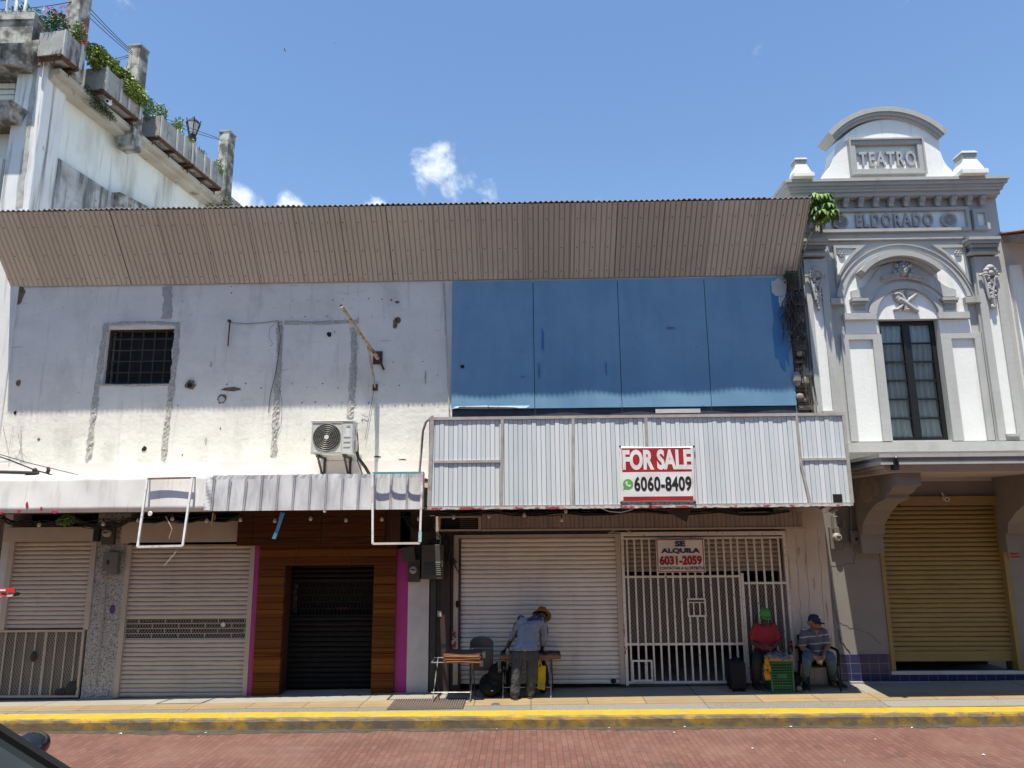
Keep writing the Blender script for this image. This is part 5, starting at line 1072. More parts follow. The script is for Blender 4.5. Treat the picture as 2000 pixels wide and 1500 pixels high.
leafo = thing('potted_tree', 'feathery green treetop behind the ladder rail at the top left corner', 'tree', SP(-.6, -1.4, 12.2)); rr = random.Random(12); mb = MB(); leaves(mb, (-10.7, .8, 13.25), (.5, .4, .45), 500, .10, rr); mb.build('crown', LEAFD, leafo, fixn=False); MB().tube([(-10.7, .8, 12.2), (-10.7, .8, 13.2)], .03, 6).build('trunk', mat('woody stem', (.1, .07, .05)), leafo)
sl = thing('string_lights', 'black string light cables slung between the terrace columns', 'string lights', SP(2, .1, 13)); mb = MB(); bu = MB()
def sag(a, b, d, n=9, bulbs=0):
    a = Vector(a); b = Vector(b); P = [a + (b - a) * t + Vector((0, 0, -d * 4 * t * (1 - t))) for t in [i / n for i in range(n + 1)]]; MB().tube(P, .008, 4).build('cable', CABLE, sl)
    for i in range(bulbs): q = P[int((i + 1) * n / (bulbs + 1))]; bu.tube([q, q - Vector((0, 0, .06))], .012, 5); bu.blob(q - Vector((0, 0, .10)), (.028, .028, .04), 7, 5)
sag((-11.0, .2, 13.15), SP(.3, .1, 13.35), .06, bulbs=3); sag((-11.5, .2, 13.3), SP(.3, .2, 13.55), .02, bulbs=1)
for dz, o2 in ((0, .0), (.1, .3), (-.12, .2)): sag(SP(.6, .1, 13.5 + dz), SP(2.17, .1, 13.5 + dz * .4), .03)
sag(SP(1.7, -.2, 13.0), SP(2.17, .0, 13.45), .02); sag(SP(1.6, -.4, 12.8), SP(2.17, .0, 13.40), .02)
sag(SP(4.6, -1.2, 13.6), SP(6.07, .0, 13.55), .01); sag(SP(4.6, -1.2, 13.5), SP(6.07, .1, 13.48), .05, bulbs=1)
bu.build('bulbs', BG, sl)
o = thing('antenna', 'thin dark antenna mast behind the trailing bush', 'antenna', SP(1.9, -1.2, 12.2)); q = SP(1.9, -1.2, 0)
MB().tube([(q.x, q.y, 12.2), (q.x, q.y, 14.35)], .012, 5).tube([(q.x - .1, q.y, 14.2), (q.x + .1, q.y, 14.2)], .008, 4).tube([(q.x - .07, q.y, 14.05), (q.x + .07, q.y, 14.05)], .008, 4).build('mast', mat('dark aluminium', (.10, .08, .08)), o)
# ================================================================ theatre
GP = mat('grey stucco paint', (.455, .455, .44), (.42, .42, .405), 1.5, rough=.8, bump=.35, bsc=13, bdist=.012, streak=[((.30, .29, .27), 4, (1, 1, .2), .54, .76, .5), ((.34, .33, .31), 1.2, (1, 1, 1), .5, .75, .4)], spots=[((.24, .235, .23), 26, .73, .77, .4)])
GPD = mat('grey stucco moulding', (.40, .40, .385), (.365, .365, .35), 1.8, rough=.75, bump=.2, bsc=18, streak=[((.24, .235, .22), 6, (1, 1, .2), .54, .75, .5)])
WP = mat('white stucco paint', (.80, .80, .775), (.76, .76, .735), 1.6, rough=.85, bump=.32, bsc=12, bdist=.012, streak=[((.52, .51, .48), 5, (1, 1, .14), .56, .76, .5)])
RELIEF = mat('grey plaster relief', (.44, .435, .425), (.32, .315, .31), 9, rough=.85, bump=.4, bsc=30)
th = thing('theatre', 'grey and white ornamented theatre facade with curved parapet lettered TEATRO and ELDORADO', 'building', (6.9, 0, 0))
YW = 0.0
def Q(fn, pts, Y): return [((lambda a: (a.x, a.z))(A(*fn(*p), Y))) for p in pts]
def circ(p1, p2, p3, n, a_ext=0):
    (x1, y1), (x2, y2), (x3, y3) = p1, p2, p3; d = 2 * (x1 * (y2 - y3) + x2 * (y3 - y1) + x3 * (y1 - y2))
    ux = ((x1 * x1 + y1 * y1) * (y2 - y3) + (x2 * x2 + y2 * y2) * (y3 - y1) + (x3 * x3 + y3 * y3) * (y1 - y2)) / d; uy = ((x1 * x1 + y1 * y1) * (x3 - x2) + (x2 * x2 + y2 * y2) * (x1 - x3) + (x3 * x3 + y3 * y3) * (x2 - x1)) / d
    r = sqrt((x1 - ux) ** 2 + (y1 - uy) ** 2); a1, a3 = atan2(y1 - uy, x1 - ux), atan2(y3 - uy, x3 - ux)
    if a1 < a3: a1 += 2 * pi
    return ux, uy, r, a1, a3
def arc3(fn, pts, Y, n=28, dr=0):
    ux, uy, r, a1, a3 = circ(*Q(fn, pts, Y), n); r += dr
    return [(ux + r * cos(a1 + (a3 - a1) * i / n), uy + r * sin(a1 + (a3 - a1) * i / n)) for i in range(n + 1)]
def q4(fn, tl, tr, bl, br, Y): return quad4(fn(*tl), fn(*tr), fn(*bl), fn(*br), Y)
def tbox(name, fn, tl, tr, bl, br, Yf, Yb, m, parent=None, grow=0):
    x0, x1, z0, z1 = q4(fn, tl, tr, bl, br, Yf); return MB().box(x0 - grow, x1 + grow, Yf, Yb, z0 - grow, z1 + grow).build(name, m, parent or th)
TXL, TXR = 5.02, A(*T2(1482, 300), 0).x
twx0, twx1, twz0, twz1 = q4(T2, (700, 600), (1078, 598), (790, 1370), (1166, 1367), 0)
sx0, sx1, sz0, sz1 = q4(T3, (350, 360), (990, 360), (455, 1262), (1090, 1262), 0)
ZTOP = A(*T1(1000, 790), -.03).z + .12
mb = MB(); XE = TXR + .10
mb.box(TXL, twx0, 0, .35, sz1 + .3, ZTOP).box(twx1, XE, 0, .35, sz1 + .3, ZTOP).box(twx0, twx1, 0, .35, sz1 + .3, twz0).box(twx0, twx1, 0, .35, twz1, ZTOP)
mb.build('facade_wall', GP, th)
mb = MB(); mb.box(TXL, TXL + .3, .35, 7, 2, ZTOP).box(XE - .3, XE, .35, 7, 2, ZTOP).box(TXL + .3, XE - .3, 6.7, 7, 2, ZTOP).box(TXL + .3, XE - .3, .35, 6.7, ZTOP - .3, ZTOP - .1); mb.build('side_wall', GP, th)
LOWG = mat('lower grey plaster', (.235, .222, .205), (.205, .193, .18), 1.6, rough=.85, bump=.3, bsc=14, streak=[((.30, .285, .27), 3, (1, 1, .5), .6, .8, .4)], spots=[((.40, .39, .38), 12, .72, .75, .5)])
mb = MB(); xlo = A(*T3(112, 1000), 0).x
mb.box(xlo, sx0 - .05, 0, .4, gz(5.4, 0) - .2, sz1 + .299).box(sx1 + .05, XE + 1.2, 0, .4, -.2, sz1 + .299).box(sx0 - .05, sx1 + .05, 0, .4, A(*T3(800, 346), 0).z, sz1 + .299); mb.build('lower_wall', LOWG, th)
mb = MB(); c0 = A(*T3(240, 620), -.003); c1 = A(*T3(120, 712), -.003)
crack([T3(240, 600), T3(238, 700), T3(120, 712), T3(124, 900), T3(150, 1010)], 9, .0025, None, -.001, th)
crack([T3(150, 1005), T3(230, 1040), T3(300, 1055), T3(380, 1120)], 10, .0025, None, -.001, th); crack([T3(150, 1040), T3(170, 1110), T3(215, 1168)], 11, .007, None, -.001, th)
# big arch and its white field
inn = arc3(T2, [(480, 462), (852, 156), (1262, 453)], -.02, 36); outp = arc3(T2, [(430, 462), (850, 125), (1300, 453)], -.02, 36)
xi0, xi1 = inn[0][0], inn[-1][0]; zsp = A(*T2(870, 560), 0).z
MB().prism([(xi0, zsp)] + inn + [(xi1, zsp)], -.022, -.002).build('arch_field', WP, th)
MB().band(outp, inn, -.055, -.002).build('great_arch', GP, th)
o2 = arc3(T2, [(430, 462), (850, 125), (1300, 453)], -.02, 36, -.02); MB().band(outp, o2, -.075, -.0555).build('arch_fillet', GPD, th)
tbox('arch_impost', T2, (400, 462), (488, 462), (404, 497), (492, 497), -.11, -.001, GPD); tbox('arch_impost', T2, (1256, 455), (1352, 453), (1260, 490), (1356, 488), -.11, -.001, GPD)
# hood, shouldered plate, inner arch
ho = arc3(T2, [(592, 282), (855, 163), (1120, 268)], -.26, 24); hi_ = arc3(T2, [(592, 282), (855, 163), (1120, 268)], -.26, 24, -.085)
MB().band(ho, hi_, -.26, -.02).build('arch_hood', GPD, th); h2 = arc3(T2, [(592, 282), (855, 163), (1120, 268)], -.26, 24, -.14); MB().band(hi_, h2, -.17, -.02).build('hood_fillet', GPD, th)
lo = arc3(T2, [(640, 462), (872, 345), (1112, 456)], -.05, 24); up = Q(T2, [(530, 462), (527, 420), (560, 412), (600, 398), (640, 365), (668, 325), (692, 288), (730, 262), (780, 240), (850, 226), (920, 236), (975, 258), (1015, 285), (1045, 318), (1080, 355), (1115, 383), (1150, 400), (1190, 408), (1196, 454)], -.05)
def resample(P, n):
    L_ = [0]
    for a, b in zip(P, P[1:]): L_.append(L_[-1] + sqrt((a[0] - b[0]) ** 2 + (a[1] - b[1]) ** 2))
    out = []
    for i in range(n + 1):
        t = L_[-1] * i / n; k = max(j for j in range(len(P) - 1) if L_[j] <= t + 1e-9); f = (t - L_[k]) / max(1e-9, L_[k + 1] - L_[k]); out.append((P[k][0] + (P[k + 1][0] - P[k][0]) * f, P[k][1] + (P[k + 1][1] - P[k][1]) * f))
    return out
MB().band(resample(up, 40), resample(lo, 40), -.075, -.021).build('shouldered_plate', GP, th)
for (a, b) in (((535, 640), (462, 480)), ((1112, 1215), (457, 474))):
    tbox('small_capital', T2, (a[0], b[0]), (a[1], b[0]), (a[0] + 3, b[1]), (a[1] + 3, b[1]), -.15, -.02, GPD); tbox('small_capital', T2, (a[0] + 6, b[1] + 1), (a[1] - 6, b[1] + 1), (a[0] + 8, b[1] + 17), (a[1] - 4, b[1] + 17), -.12, -.02, GPD); tbox('small_pier', T2, (a[0] + 8, b[1] + 18), (a[1] - 22, b[1] + 18), (a[0] + 12, b[1] + 56), (a[1] - 16, b[1] + 56), -.05, -.02, GP)
ao = arc3(T2, [(640, 556), (884, 366), (1126, 549)], -.06, 28); ai = arc3(T2, [(690, 566), (885, 402), (1088, 560)], -.06, 28)
MB().band(ao, ai, -.085, -.021).build('inner_arch', GP, th)
a_ = arc3(T2, [(690, 566), (885, 402), (1088, 560)], -.06, 28, -.015); MB().band(ai, a_, -.055, -.0215).build('inner_arch_fillet', GPD, th)
MB().prism([(ai[0][0], twz1)] + ai + [(ai[-1][0], twz1)], -.030, -.003).build('tympanum', WP, th)
for l, r_ in (((488, 558), (690, 558)), ((1086, 551), (1284, 549))):
    tbox('impost_band', T2, l, r_, (l[0] + 3, l[1] + 40), (r_[0] + 3, r_[1] + 40), -.10, -.0235, GP)
tbox('white_block', T2, (490, 605), (692, 603), (498, 690), (704, 688), -.030, -.001, WP); tbox('white_block', T2, (1088, 602), (1286, 598), (1094, 684), (1296, 680), -.030, -.001, WP)
# panels flanking the window
YP = -.05
for (tl, tr, bl, br, far) in (((505, 732), (661, 730), (573, 1378), (726, 1375), 'l'), ((1157, 725), (1305, 722), (1240, 1372), (1393, 1372), 'r')):
    x0, x1, z0, z1 = q4(T2, tl, tr, bl, br, 0); MB().box(x0 - .005, x1 + .005, -.004, -.001, z0, z1 + .01).build('white_panel', WP, th)
    zt = A(*T2(600, 690), YP).z; e0 = x0 - .13; e1 = x1 + .13
    if far == 'l': e1 = twx0 - .002
    else: e0 = twx1 + .002
    mb = MB().box(e0, x0, YP, -.001, z0, zt - .01).box(x1, e1, YP, -.001, z0, zt - .01).box(x0, x1, YP, -.001, z1, zt - .01); mb.build('panel_surround', GP, th)
# relief: mask, emblem, garlands
def reliefs(name, blobs, Y, tubes=()):
    mb = MB()
    for (x, y, w, h, d) in blobs: c = A(*T2(x, y), Y); mb.blob((c.x, Y, c.z), (w / 2 / 3.26 / 108, d, h / 2 / 3.26 / 100), 10, 8)
    for P, r in tubes: mb.tube([A(*T2(*p), Y - .03) for p in P], r, 8)
    return mb.build(name, RELIEF, th, smooth=True)
bl2 = [(855, 285, 74, 74, .10), (855, 300, 50, 50, .14), (838, 278, 18, 16, .15), (872, 278, 18, 16, .15), (855, 292, 14, 26, .17), (855, 312, 34, 14, .15), (812, 262, 26, 34, .08), (898, 262, 26, 34, .08), (855, 240, 22, 34, .08), (836, 252, 20, 24, .09), (874, 252, 20, 24, .09), (800, 300, 30, 34, .08), (908, 300, 30, 34, .08)]
for s_ in (-1, 1):
    for i in range(8): bl2.append((856 + s_ * (38 + i * 12.5), 318 + i * 2.6, 26, 34 - i * 1.6, .085)); bl2.append((856 + s_ * (40 + i * 12.5), 332 + i * 2.8, 22, 20, .06))
reliefs('mask_relief', bl2, -.08)
Ye = -.035
bl3 = [(822, 462, 58, 64, .05), (838, 482, 44, 44, .06), (885, 462, 60, 70, .035), (885, 440, 34, 40, .05), (878, 428, 20, 26, .06), (890, 478, 40, 44, .05), (812, 540, 34, 22, .07), (880, 540, 52, 22, .07), (898, 393, 34, 22, .05), (888, 388, 16, 12, .06), (910, 392, 14, 10, .05)]
reliefs('music_emblem', bl3, Ye, [([(835, 470), (870, 492), (910, 522), (955, 550)], .05), ([(862, 506), (895, 478), (925, 455), (942, 440)], .035), ([(818, 542), (845, 520), (862, 500), (840, 485)], .03), ([(870, 500), (876, 520), (880, 540)], .035), ([(945, 438), (940, 452)], .02), ([(802, 440), (830, 432), (850, 445), (870, 470), (878, 490)], .028)])
def garland(tx, ty, sc_, name='garland_relief'):
    bl = []
    r_ = random.Random(8)
    for i in range(34):
        t = i / 33; w = (1 - t) * 46 + 8; bl.append((tx + t * 20 * sc_ + r_.uniform(-w, w) * .7, ty + 20 + t * 225, 30 - 10 * t, 30 - 8 * t, .07 - .03 * t))
    bl += [(tx, ty, 60, 46, .09), (tx - 22, ty + 14, 34, 34, .08), (tx + 24, ty + 14, 34, 34, .08), (tx, ty + 34, 44, 40, .10), (tx + 20, ty + 245, 16, 34, .04)]
    reliefs(name, bl, -.115, [([(tx - 62, ty + 44), (tx - 48, ty + 36), (tx - 32, ty + 62), (tx - 16, ty + 118), (tx + 2, ty + 190)], .022), ([(tx + 62, ty + 40), (tx + 46, ty + 34), (tx + 34, ty + 62), (tx + 28, ty + 118), (tx + 22, ty + 190)], .022)])
garland(303, 285, .95); garland(1408, 275, 1.5)
# pilasters
for (tl, tr, bl, br, wi) in (((216, 215), (378, 212), (322, 1182), (458, 1180), ((283, 500), (346, 500), (354, 1180), (424, 1180))), ((1306, 200), (1478, 196), (1478, 1372), (1642, 1372), ((1392, 500), (1462, 498), (1526, 1328), (1597, 1326)))):
    Yp = -.10; x0, x1, z0, z1 = q4(T2, tl, tr, bl, br, Yp); i0, i1, j0, j1 = q4(T2, *wi, Yp); zb_p = A(*T2(800, 1378), Yp).z
    mb = MB().box(x0, i0, Yp, -.001, zb_p, z1).box(i1, x1, Yp, -.001, zb_p, z1).box(i0, i1, Yp, -.001, j1 + .42, z1).box(i0, i1, Yp, -.001, zb_p, max(j0, zb_p + .1)); pl = mb.build('pilaster', GP, th)
    MB().box(i0 + .001, i1 - .001, Yp + .035, -.002, max(j0, zb_p + .1), j1 + .419).build('white_inset', WP, pl)
    MB().box(x0 - .03, x0 - .0, Yp + .05, -.001, zb_p, z1).box(x1, x1 + .03, Yp + .05, -.001, zb_p, z1).build('edge_fillet', GPD, pl)
    MB().box(i0 - .02, i1 + .02, Yp - .05, Yp - .001, max(j0, zb_p + .1) - .05, max(j0, zb_p + .1) - .01).build('inset_sill', GPD, pl)
for x0t, x1t, y0 in ((205, 385, 84), (1280, 1484, 72)):   # capitals
    k = 0
    for (dy0, dy1, dx, Yc_) in ((0, 16, 0, -.26), (17, 40, 6, -.22), (41, 52, 12, -.18), (53, 62, 16, -.17), (63, 92, 20, -.14), (93, 105, 8, -.19)):
        tbox('capital', T2, (x0t + dx, y0 + dy0), (x1t - dx, y0 + dy0 - 2), (x0t + dx + 1, y0 + dy1), (x1t - dx + 1, y0 + dy1 - 2), Yc_, -.001, GPD)
    mb = MB(); a, b = A(*T2(x0t + 20, y0 + 58), -.2), A(*T2(x1t - 20, y0 + 56), -.2); n = 17
    for i in range(n): x = a.x + (b.x - a.x) * i / (n - 1); mb.box(x - .018, x + .018, -.2, -.171, a.z - .025, a.z + .025)
    mb.build('dentils', GPD, th)
# spandrels
for outer, inner, ros in (([(412, 131), (617, 130), (545, 190), (485, 265), (447, 335), (437, 394), (412, 131)], [(428, 149), (560, 149), (510, 200), (467, 268), (445, 318), (441, 340), (428, 149)], (467, 184)),
                          ([(1250, 126), (1040, 128), (1122, 182), (1192, 252), (1248, 322), (1288, 384), (1250, 126)], [(1238, 144), (1096, 146), (1150, 188), (1208, 250), (1248, 302), (1262, 322), (1238, 144)], (1207, 178))):
    O_, I_ = Q(T2, outer, -.02), Q(T2, inner, -.02); MB().band(O_, I_, -.05, -.001).build('spandrel_frame', GPD, th); MB().prism(I_[:-1], -.014, -.001).build('spandrel_field', WP, th)
    c = A(*T2(*ros), -.02); mb = MB(); mb.lathe([(0, -.05), (.025, -.045), (.03, -.03), (.045, -.03), (.06, -.045), (.07, -.02), (.07, -.014)], (c.x, 0, c.z), 'y', 16)
    for k in range(6): a = k * pi / 3; mb.blob((c.x + .045 * cos(a), -.035, c.z + .045 * sin(a)), .018, 6, 5)
    mb.build('rosette', RELIEF, th)
# frieze, lettering panel, corbels, cornice
tbox('architrave_fillet', T1, (530, 1096), (1580, 1092), (530, 1106), (1580, 1102), -.06, -.001, GPD)
x0, x1, z0, z1 = q4(T1, (500, 915), (1550, 885), (500, 1035), (1565, 1025), -.01)
x0 = A(*T1(496, 1000), 0).x
MB().box(x0, x1, -.008, -.001, z0, z1).build('name_field', WP, th)
mb = MB(); t = .06; mb.box(x0 - t, x1 + t, -.07, -.001, z1, z1 + t).box(x0 - t, x1 + t, -.07, -.001, z0 - t, z0).box(x0 - t, x0, -.07, -.001, z0, z1).box(x1, x1 + t, -.07, -.001, z0, z1); mb.build('name_frame', GPD, th)
lx0, lx1 = A(*T1(737, 975), -.04).x, A(*T1(1318, 970), -.04).x
text('ELDORADO', lx0, lx1, z0 + .035, z1 - .045, -.0085, RELIEF, th, .05, .022, spacing=1.25)
for cx in (615, 1432):
    c = A(*T1(cx, 978 if cx < 1000 else 966), -.02); R_ = .152
    MB().lathe([(0, -.04), (.03, -.06), (.04, -.03), (.055, -.035), (.065, -.055), (.08, -.03), (.10, -.03), (.115, -.06), (.145, -.06), (R_, -.03), (R_, -.008)], (c.x, 0, c.z), 'y', 26).build('roundel', RELIEF, th)
for tl, tr, bl, br in (((1615, 880), (1730, 877), (1630, 1030), (1748, 1028)), ((350, 905), (455, 902), (345, 1050), (462, 1048))):
    x0, x1, z0, z1 = q4(T1, tl, tr, bl, br, -.08); t = .07; mb = MB(); mb.box(x0, x1, -.09, -.001, z1 - t, z1).box(x0, x1, -.09, -.001, z0, z0 + t).box(x0, x0 + t, -.09, -.001, z0 + t, z1 - t).box(x1 - t, x1, -.09, -.001, z0 + t, z1 - t); mb.build('block_frame', GPD, th); MB().box(x0 + t, x1 - t, -.05, -.001, z0 + t, z1 - t).build('block_field', WP, th)
YCN = -.30; cl, cr = A(*T1(205, 655), YCN), A(*T1(1893, 622), YCN); zc = (cl.z + cr.z) / 2
mb = MB()
for (i, (ov, za, zb_)) in enumerate(((0, -.055, 0), (.03, -.12, -.056), (.07, -.17, -.121), (.09, -.22, -.171), (.13, -.30, -.221))):
    mb.box(cl.x + ov, cr.x - ov, YCN + ov, 1.0 - ov, zc + za, zc + zb_)
mb.build('cornice', GPD, th)
mb = MB().box(TXL - .02, TXR + .12, -.03, .9, ZTOP - .02, zc - .301); mb.build('cornice_bed', GP, th)
for i, (xx, yy) in enumerate(((345, 800), (455, 795), (572, 785), (685, 778), (798, 772), (912, 770), (1028, 768), (1143, 765), (1262, 763), (1383, 762), (1500, 761), (1620, 760), (1722, 758))):
    a = A(*T1(xx, yy + 45), -.22); w = .043; zt = zc - .302; mb = MB()
    prof = [(-.001, zt), (-.12, zt), (-.12, zt - .06), (-.11, zt - .09), (-.075, zt - .10), (-.075, zt - .14), (-.06, zt - .165), (-.035, zt - .165), (-.001, zt - .14)]
    n = len(prof); mb.add([(a.x - w, y - .03, z) for y, z in prof] + [(a.x + w, y - .03, z) for y, z in prof], [tuple(range(n)), tuple(range(2 * n - 1, n - 1, -1))] + [(k, (k + 1) % n, n + (k + 1) % n, n + k) for k in range(n)])
    for s_ in (-.5, 0, .5): mb.box(a.x + s_ * w - .008, a.x + s_ * w + .008, -.16, -.151, zt - .08, zt - .01)
    mb.build('corbel', GPD, th)
# curved parapet
YPF = -.06
top = arc3(T1, [(578, 420), (985, 205), (1362, 352)], YPF, 30)
left = Q(T1, [(470, 650), (500, 625), (530, 590), (553, 545), (568, 495), (576, 450)], YPF); right = Q(T1, [(1361, 400), (1372, 450), (1392, 505), (1420, 550), (1455, 585), (1500, 620)], YPF)
zc2 = zc + .001; left[0] = (left[0][0], zc2); right[-1] = (right[-1][0], zc2)
MB().prism(left + top + right, YPF, .34).build('parapet', WP, th)
YHC = -.17; oa = arc3(T1, [(530, 300), (988, 106), (1434, 290)], YHC, 34); ob = arc3(T1, [(530, 300), (988, 106), (1434, 290)], YHC, 34, -.095); oc = arc3(T1, [(530, 300), (988, 106), (1434, 290)], YHC, 34, -.15); od = arc3(T1, [(530, 300), (988, 106), (1434, 290)], YHC, 34, -.20)
MB().band(oa, ob, YHC, .36).build('parapet_cornice', GPD, th); MB().band(ob, oc, YHC + .03, .35).build('parapet_cornice', GPD, th); MB().band(oc, od, YHC + .065, .345).build('parapet_cornice', GPD, th)
x0, x1, z0, z1 = q4(T1, (692, 365), (1226, 352), (718, 612), (1258, 600), -.14)
t = .085; mb = MB(); mb.box(x0, x1, -.14, YPF - .001, z1 - t, z1).box(x0, x1, -.14, YPF - .001, z0, z0 + t).box(x0, x0 + t, -.14, YPF - .001, z0 + t, z1 - t).box(x1 - t, x1, -.14, YPF - .001, z0 + t, z1 - t); mb.build('title_frame', GPD, th)
mb = MB(); t2 = .03; mb.box(x0 - t2, x1 + t2, -.17, YPF - .001, z1 + .001, z1 + t2).box(x0 - t2, x1 + t2, -.17, YPF - .001, z0 - t2, z0 - .001).box(x0 - t2, x0 - .001, -.17, YPF - .001, z0, z1).box(x1 + .001, x1 + t2, -.17, YPF - .001, z0, z1); mb.build('title_fillet', GPD, th)
l0, l1 = A(*T1(760, 500), -.1).x, A(*T1(1186, 495), -.1).x
text('TEATRO', l0, l1, A(*T1(970, 556), -.1).z, A(*T1(970, 446), -.1).z, YPF - .0015, RELIEF, th, .05, .022, spacing=1.25)
for bx, w in (((247, 418), (520, 640)), ((1505, 1714), (470, 612))):
    x0, x1, z0, z1 = rect(T1(bx[0], w[1]), T1(bx[1], w[0]), -.35); xc = (x0 + x1) / 2; z0 = zc + .001; h = (z1 - z0) * 1.3; W_ = (x1 - x0) / 2 * .86; mb = MB()
    mb.box(xc - W_, xc + W_, -.42, -.42 + 2 * W_, z0, z0 + h * .17); b = [(xc - W_ * .85, -.42 + W_ * .15, z0 + h * .171), (xc + W_ * .85, -.42 + W_ * .15, z0 + h * .171), (xc + W_ * .85, -.42 + W_ * 1.85, z0 + h * .171), (xc - W_ * .85, -.42 + W_ * 1.85, z0 + h * .171)]
    k = .45; tt = [(xc - W_ * k, -.42 + W_ * (1 - k), z0 + h * .76), (xc + W_ * k, -.42 + W_ * (1 - k), z0 + h * .76), (xc + W_ * k, -.42 + W_ * (1 + k), z0 + h * .76), (xc - W_ * k, -.42 + W_ * (1 + k), z0 + h * .76)]
    mb.hexa(b, tt); ac_ = mb.build('acroterion', WP, th)
    mb = MB().box(xc - W_ * .56, xc + W_ * .56, -.42 + W_ * .44, -.42 + W_ * 1.56, z0 + h * .761, z0 + h * .88).hexa([(xc - W_ * .66, -.42 + W_ * .34, z0 + h * .881), (xc + W_ * .66, -.42 + W_ * .34, z0 + h * .881), (xc + W_ * .66, -.42 + W_ * 1.66, z0 + h * .881), (xc - W_ * .66, -.42 + W_ * 1.66, z0 + h * .881)], [(xc - W_ * .5, -.42 + W_ * .5, z0 + h), (xc + W_ * .5, -.42 + W_ * .5, z0 + h), (xc + W_ * .5, -.42 + W_ * 1.5, z0 + h), (xc - W_ * .5, -.42 + W_ * 1.5, z0 + h)]); mb.build('cap', GPD, ac_)
# window
BF = mat('black window frame', (.014, .015, .016), rough=.4)
x0, x1, z0, z1 = twx0, twx1, twz0, twz1; yf, yb_ = .10, .15; f = .075; xm = (x0 + x1) / 2
mb = MB().box(x0, x1, yf, yb_, z1 - f, z1).box(x0, x1, yf, yb_, z0, z0 + f * .8).box(x0, x0 + f, yf, yb_, z0 + f * .8, z1 - f).box(x1 - f, x1, yf, yb_, z0 + f * .8, z1 - f).box(xm - .065, xm + .065, yf - .01, yb_, z0 + f * .8, z1 - f)
wo = mb.build('window', BF, th); 
for i in range(1, 6):
    z = z0 + f * .8 + (z1 - z0 - 1.8 * f) * i / 6
    for a, b in ((x0 + f, xm - .065), (xm + .065, x1 - f)): MB().box(a, b, yf + .01, yb_ - .01, z - .014, z + .014).build('glazing_bar', BF, wo)
GL = bpy.data.materials.new('window glass'); GL.use_nodes = True; nt = GL.node_tree; nt.nodes.clear(); _o = nt.nodes.new('ShaderNodeOutputMaterial'); _m = nt.nodes.new('ShaderNodeMixShader'); _t = nt.nodes.new('ShaderNodeBsdfTransparent'); _g = nt.nodes.new('ShaderNodeBsdfGlossy'); _fr = nt.nodes.new('ShaderNodeFresnel')
_g.inputs['Roughness'].default_value = .03; _t.inputs['Color'].default_value = (.93, .97, .96, 1); _fr.inputs[0].default_value = 1.5
nt.links.new(_fr.outputs[0], _m.inputs[0]); nt.links.new(_t.outputs[0], _m.inputs[1]); nt.links.new(_g.outputs[0], _m.inputs[2]); nt.links.new(_m.outputs[0], _o.inputs[0])
MB().add([(x0, .125, z0), (x1, .125, z0), (x1, .125, z1), (x0, .125, z1)], [(0, 1, 2, 3)]).build('pane', GL, wo)
CUR = mat('white curtain cloth', (.78, .81, .80), (.70, .73, .72), 3, rough=.9)
for a, b, sd in ((x0 + .02, xm - .02, 1), (xm + .02, x1 - .02, 2)):
    def cf(u, v, a=a, b=b, sd=sd):
        x = a + (b - a) * u; return Vector((x + .02 * sin(6 * v + sd), (.175 + .028 * sin(26 * u * (1 + .1 * sin(3 * v)) + 2 * sin(2.1 * v + sd))) + (.05 * max(0, .3 - v) * sin(13 * u + 17 * v) if v < .3 else 0), z0 + .02 + (z1 - z0 - .04) * v))
    MB().grid(cf, 60, 40).build('curtain', CUR, wo, smooth=True)
MB().box(x0 - .2, x1 + .2, .9, .95, z0 - .2, z1 + .2).build('room_back', INSIDE, wo)
tbox('sill_band', T2, (495, 1380), (1680, 1376), (510, 1440), (1690, 1438), -.13, -.001, GP)
# canopy of the theatre with scroll brackets
YK = -1.85; kt = A(*T3(700, 122), YK).z; kx0 = A(*T3(366, 122), YK).x; kx1 = XE + 1.4; mb = MB()
for ov, za, zb_ in ((0, -.05, 0), (.05, -.10, -.051), (.02, -.155, -.101), (.10, -.20, -.156), (.16, -.25, -.201)): mb.box(kx0 + ov, kx1, YK + ov, -.001, kt + za, kt + zb_)
kc = mb.build('canopy', GPD, th); ks = kt - .251
MB().box(kx0 + .2, kx1, YK + .2, -.0015, ks - .008, ks - .001).build('soffit', mat('pale pinkish soffit', (.50, .46, .43), (.45, .41, .385), 2, rough=.9), kc)
c = A(*T3(458, 186), YK); tag(MB().box(c.x - .035, c.x + .035, YK - .01, YK + .10, c.z - .06, c.z + .07).blob((c.x, YK - .01, c.z + .1), (.03, .03, .04), 8, 6).build('canopy_spotlight', BLK), 'small black spotlight clipped to the edge of the theatre canopy', 'spotlight')
prof = [(-.001, 2.08), (-.17, 2.08), (-.17, 2.38), (-.24, 2.40), (-.27, 2.55), (-.40, 2.74), (-.62, 2.88), (-.86, 2.95), (-.90, 2.96), (-.90, 3.02), (-1.02, 3.05), (-1.08, 3.12), (-1.20, 3.14), (-1.20, ks - .009), (-.001, ks - .009)]
def scroll(x0, x1):
    pr_ = [(y * 1.28 if y < -.3 else y, z) for y, z in prof]; n = len(pr_); return MB().add([(x0, y, z) for y, z in pr_] + [(x1, y, z) for y, z in pr_], [tuple(range(n)), tuple(range(2 * n - 1, n - 1, -1))] + [(k, (k + 1) % n, n + (k + 1) % n, n + k) for k in range(n)]).build('scroll_bracket', LOWG, th)
bx = A(*T3(272, 560), -.17).x; bw = A(*T3(388, 560), -.17).x - bx; scroll(bx, bx + bw)
bx2 = A(*T3(1030, 560), -.17).x; b2 = scroll(bx2, bx2 + bw)
r_ = random.Random(3); mb = MB(); poly = []
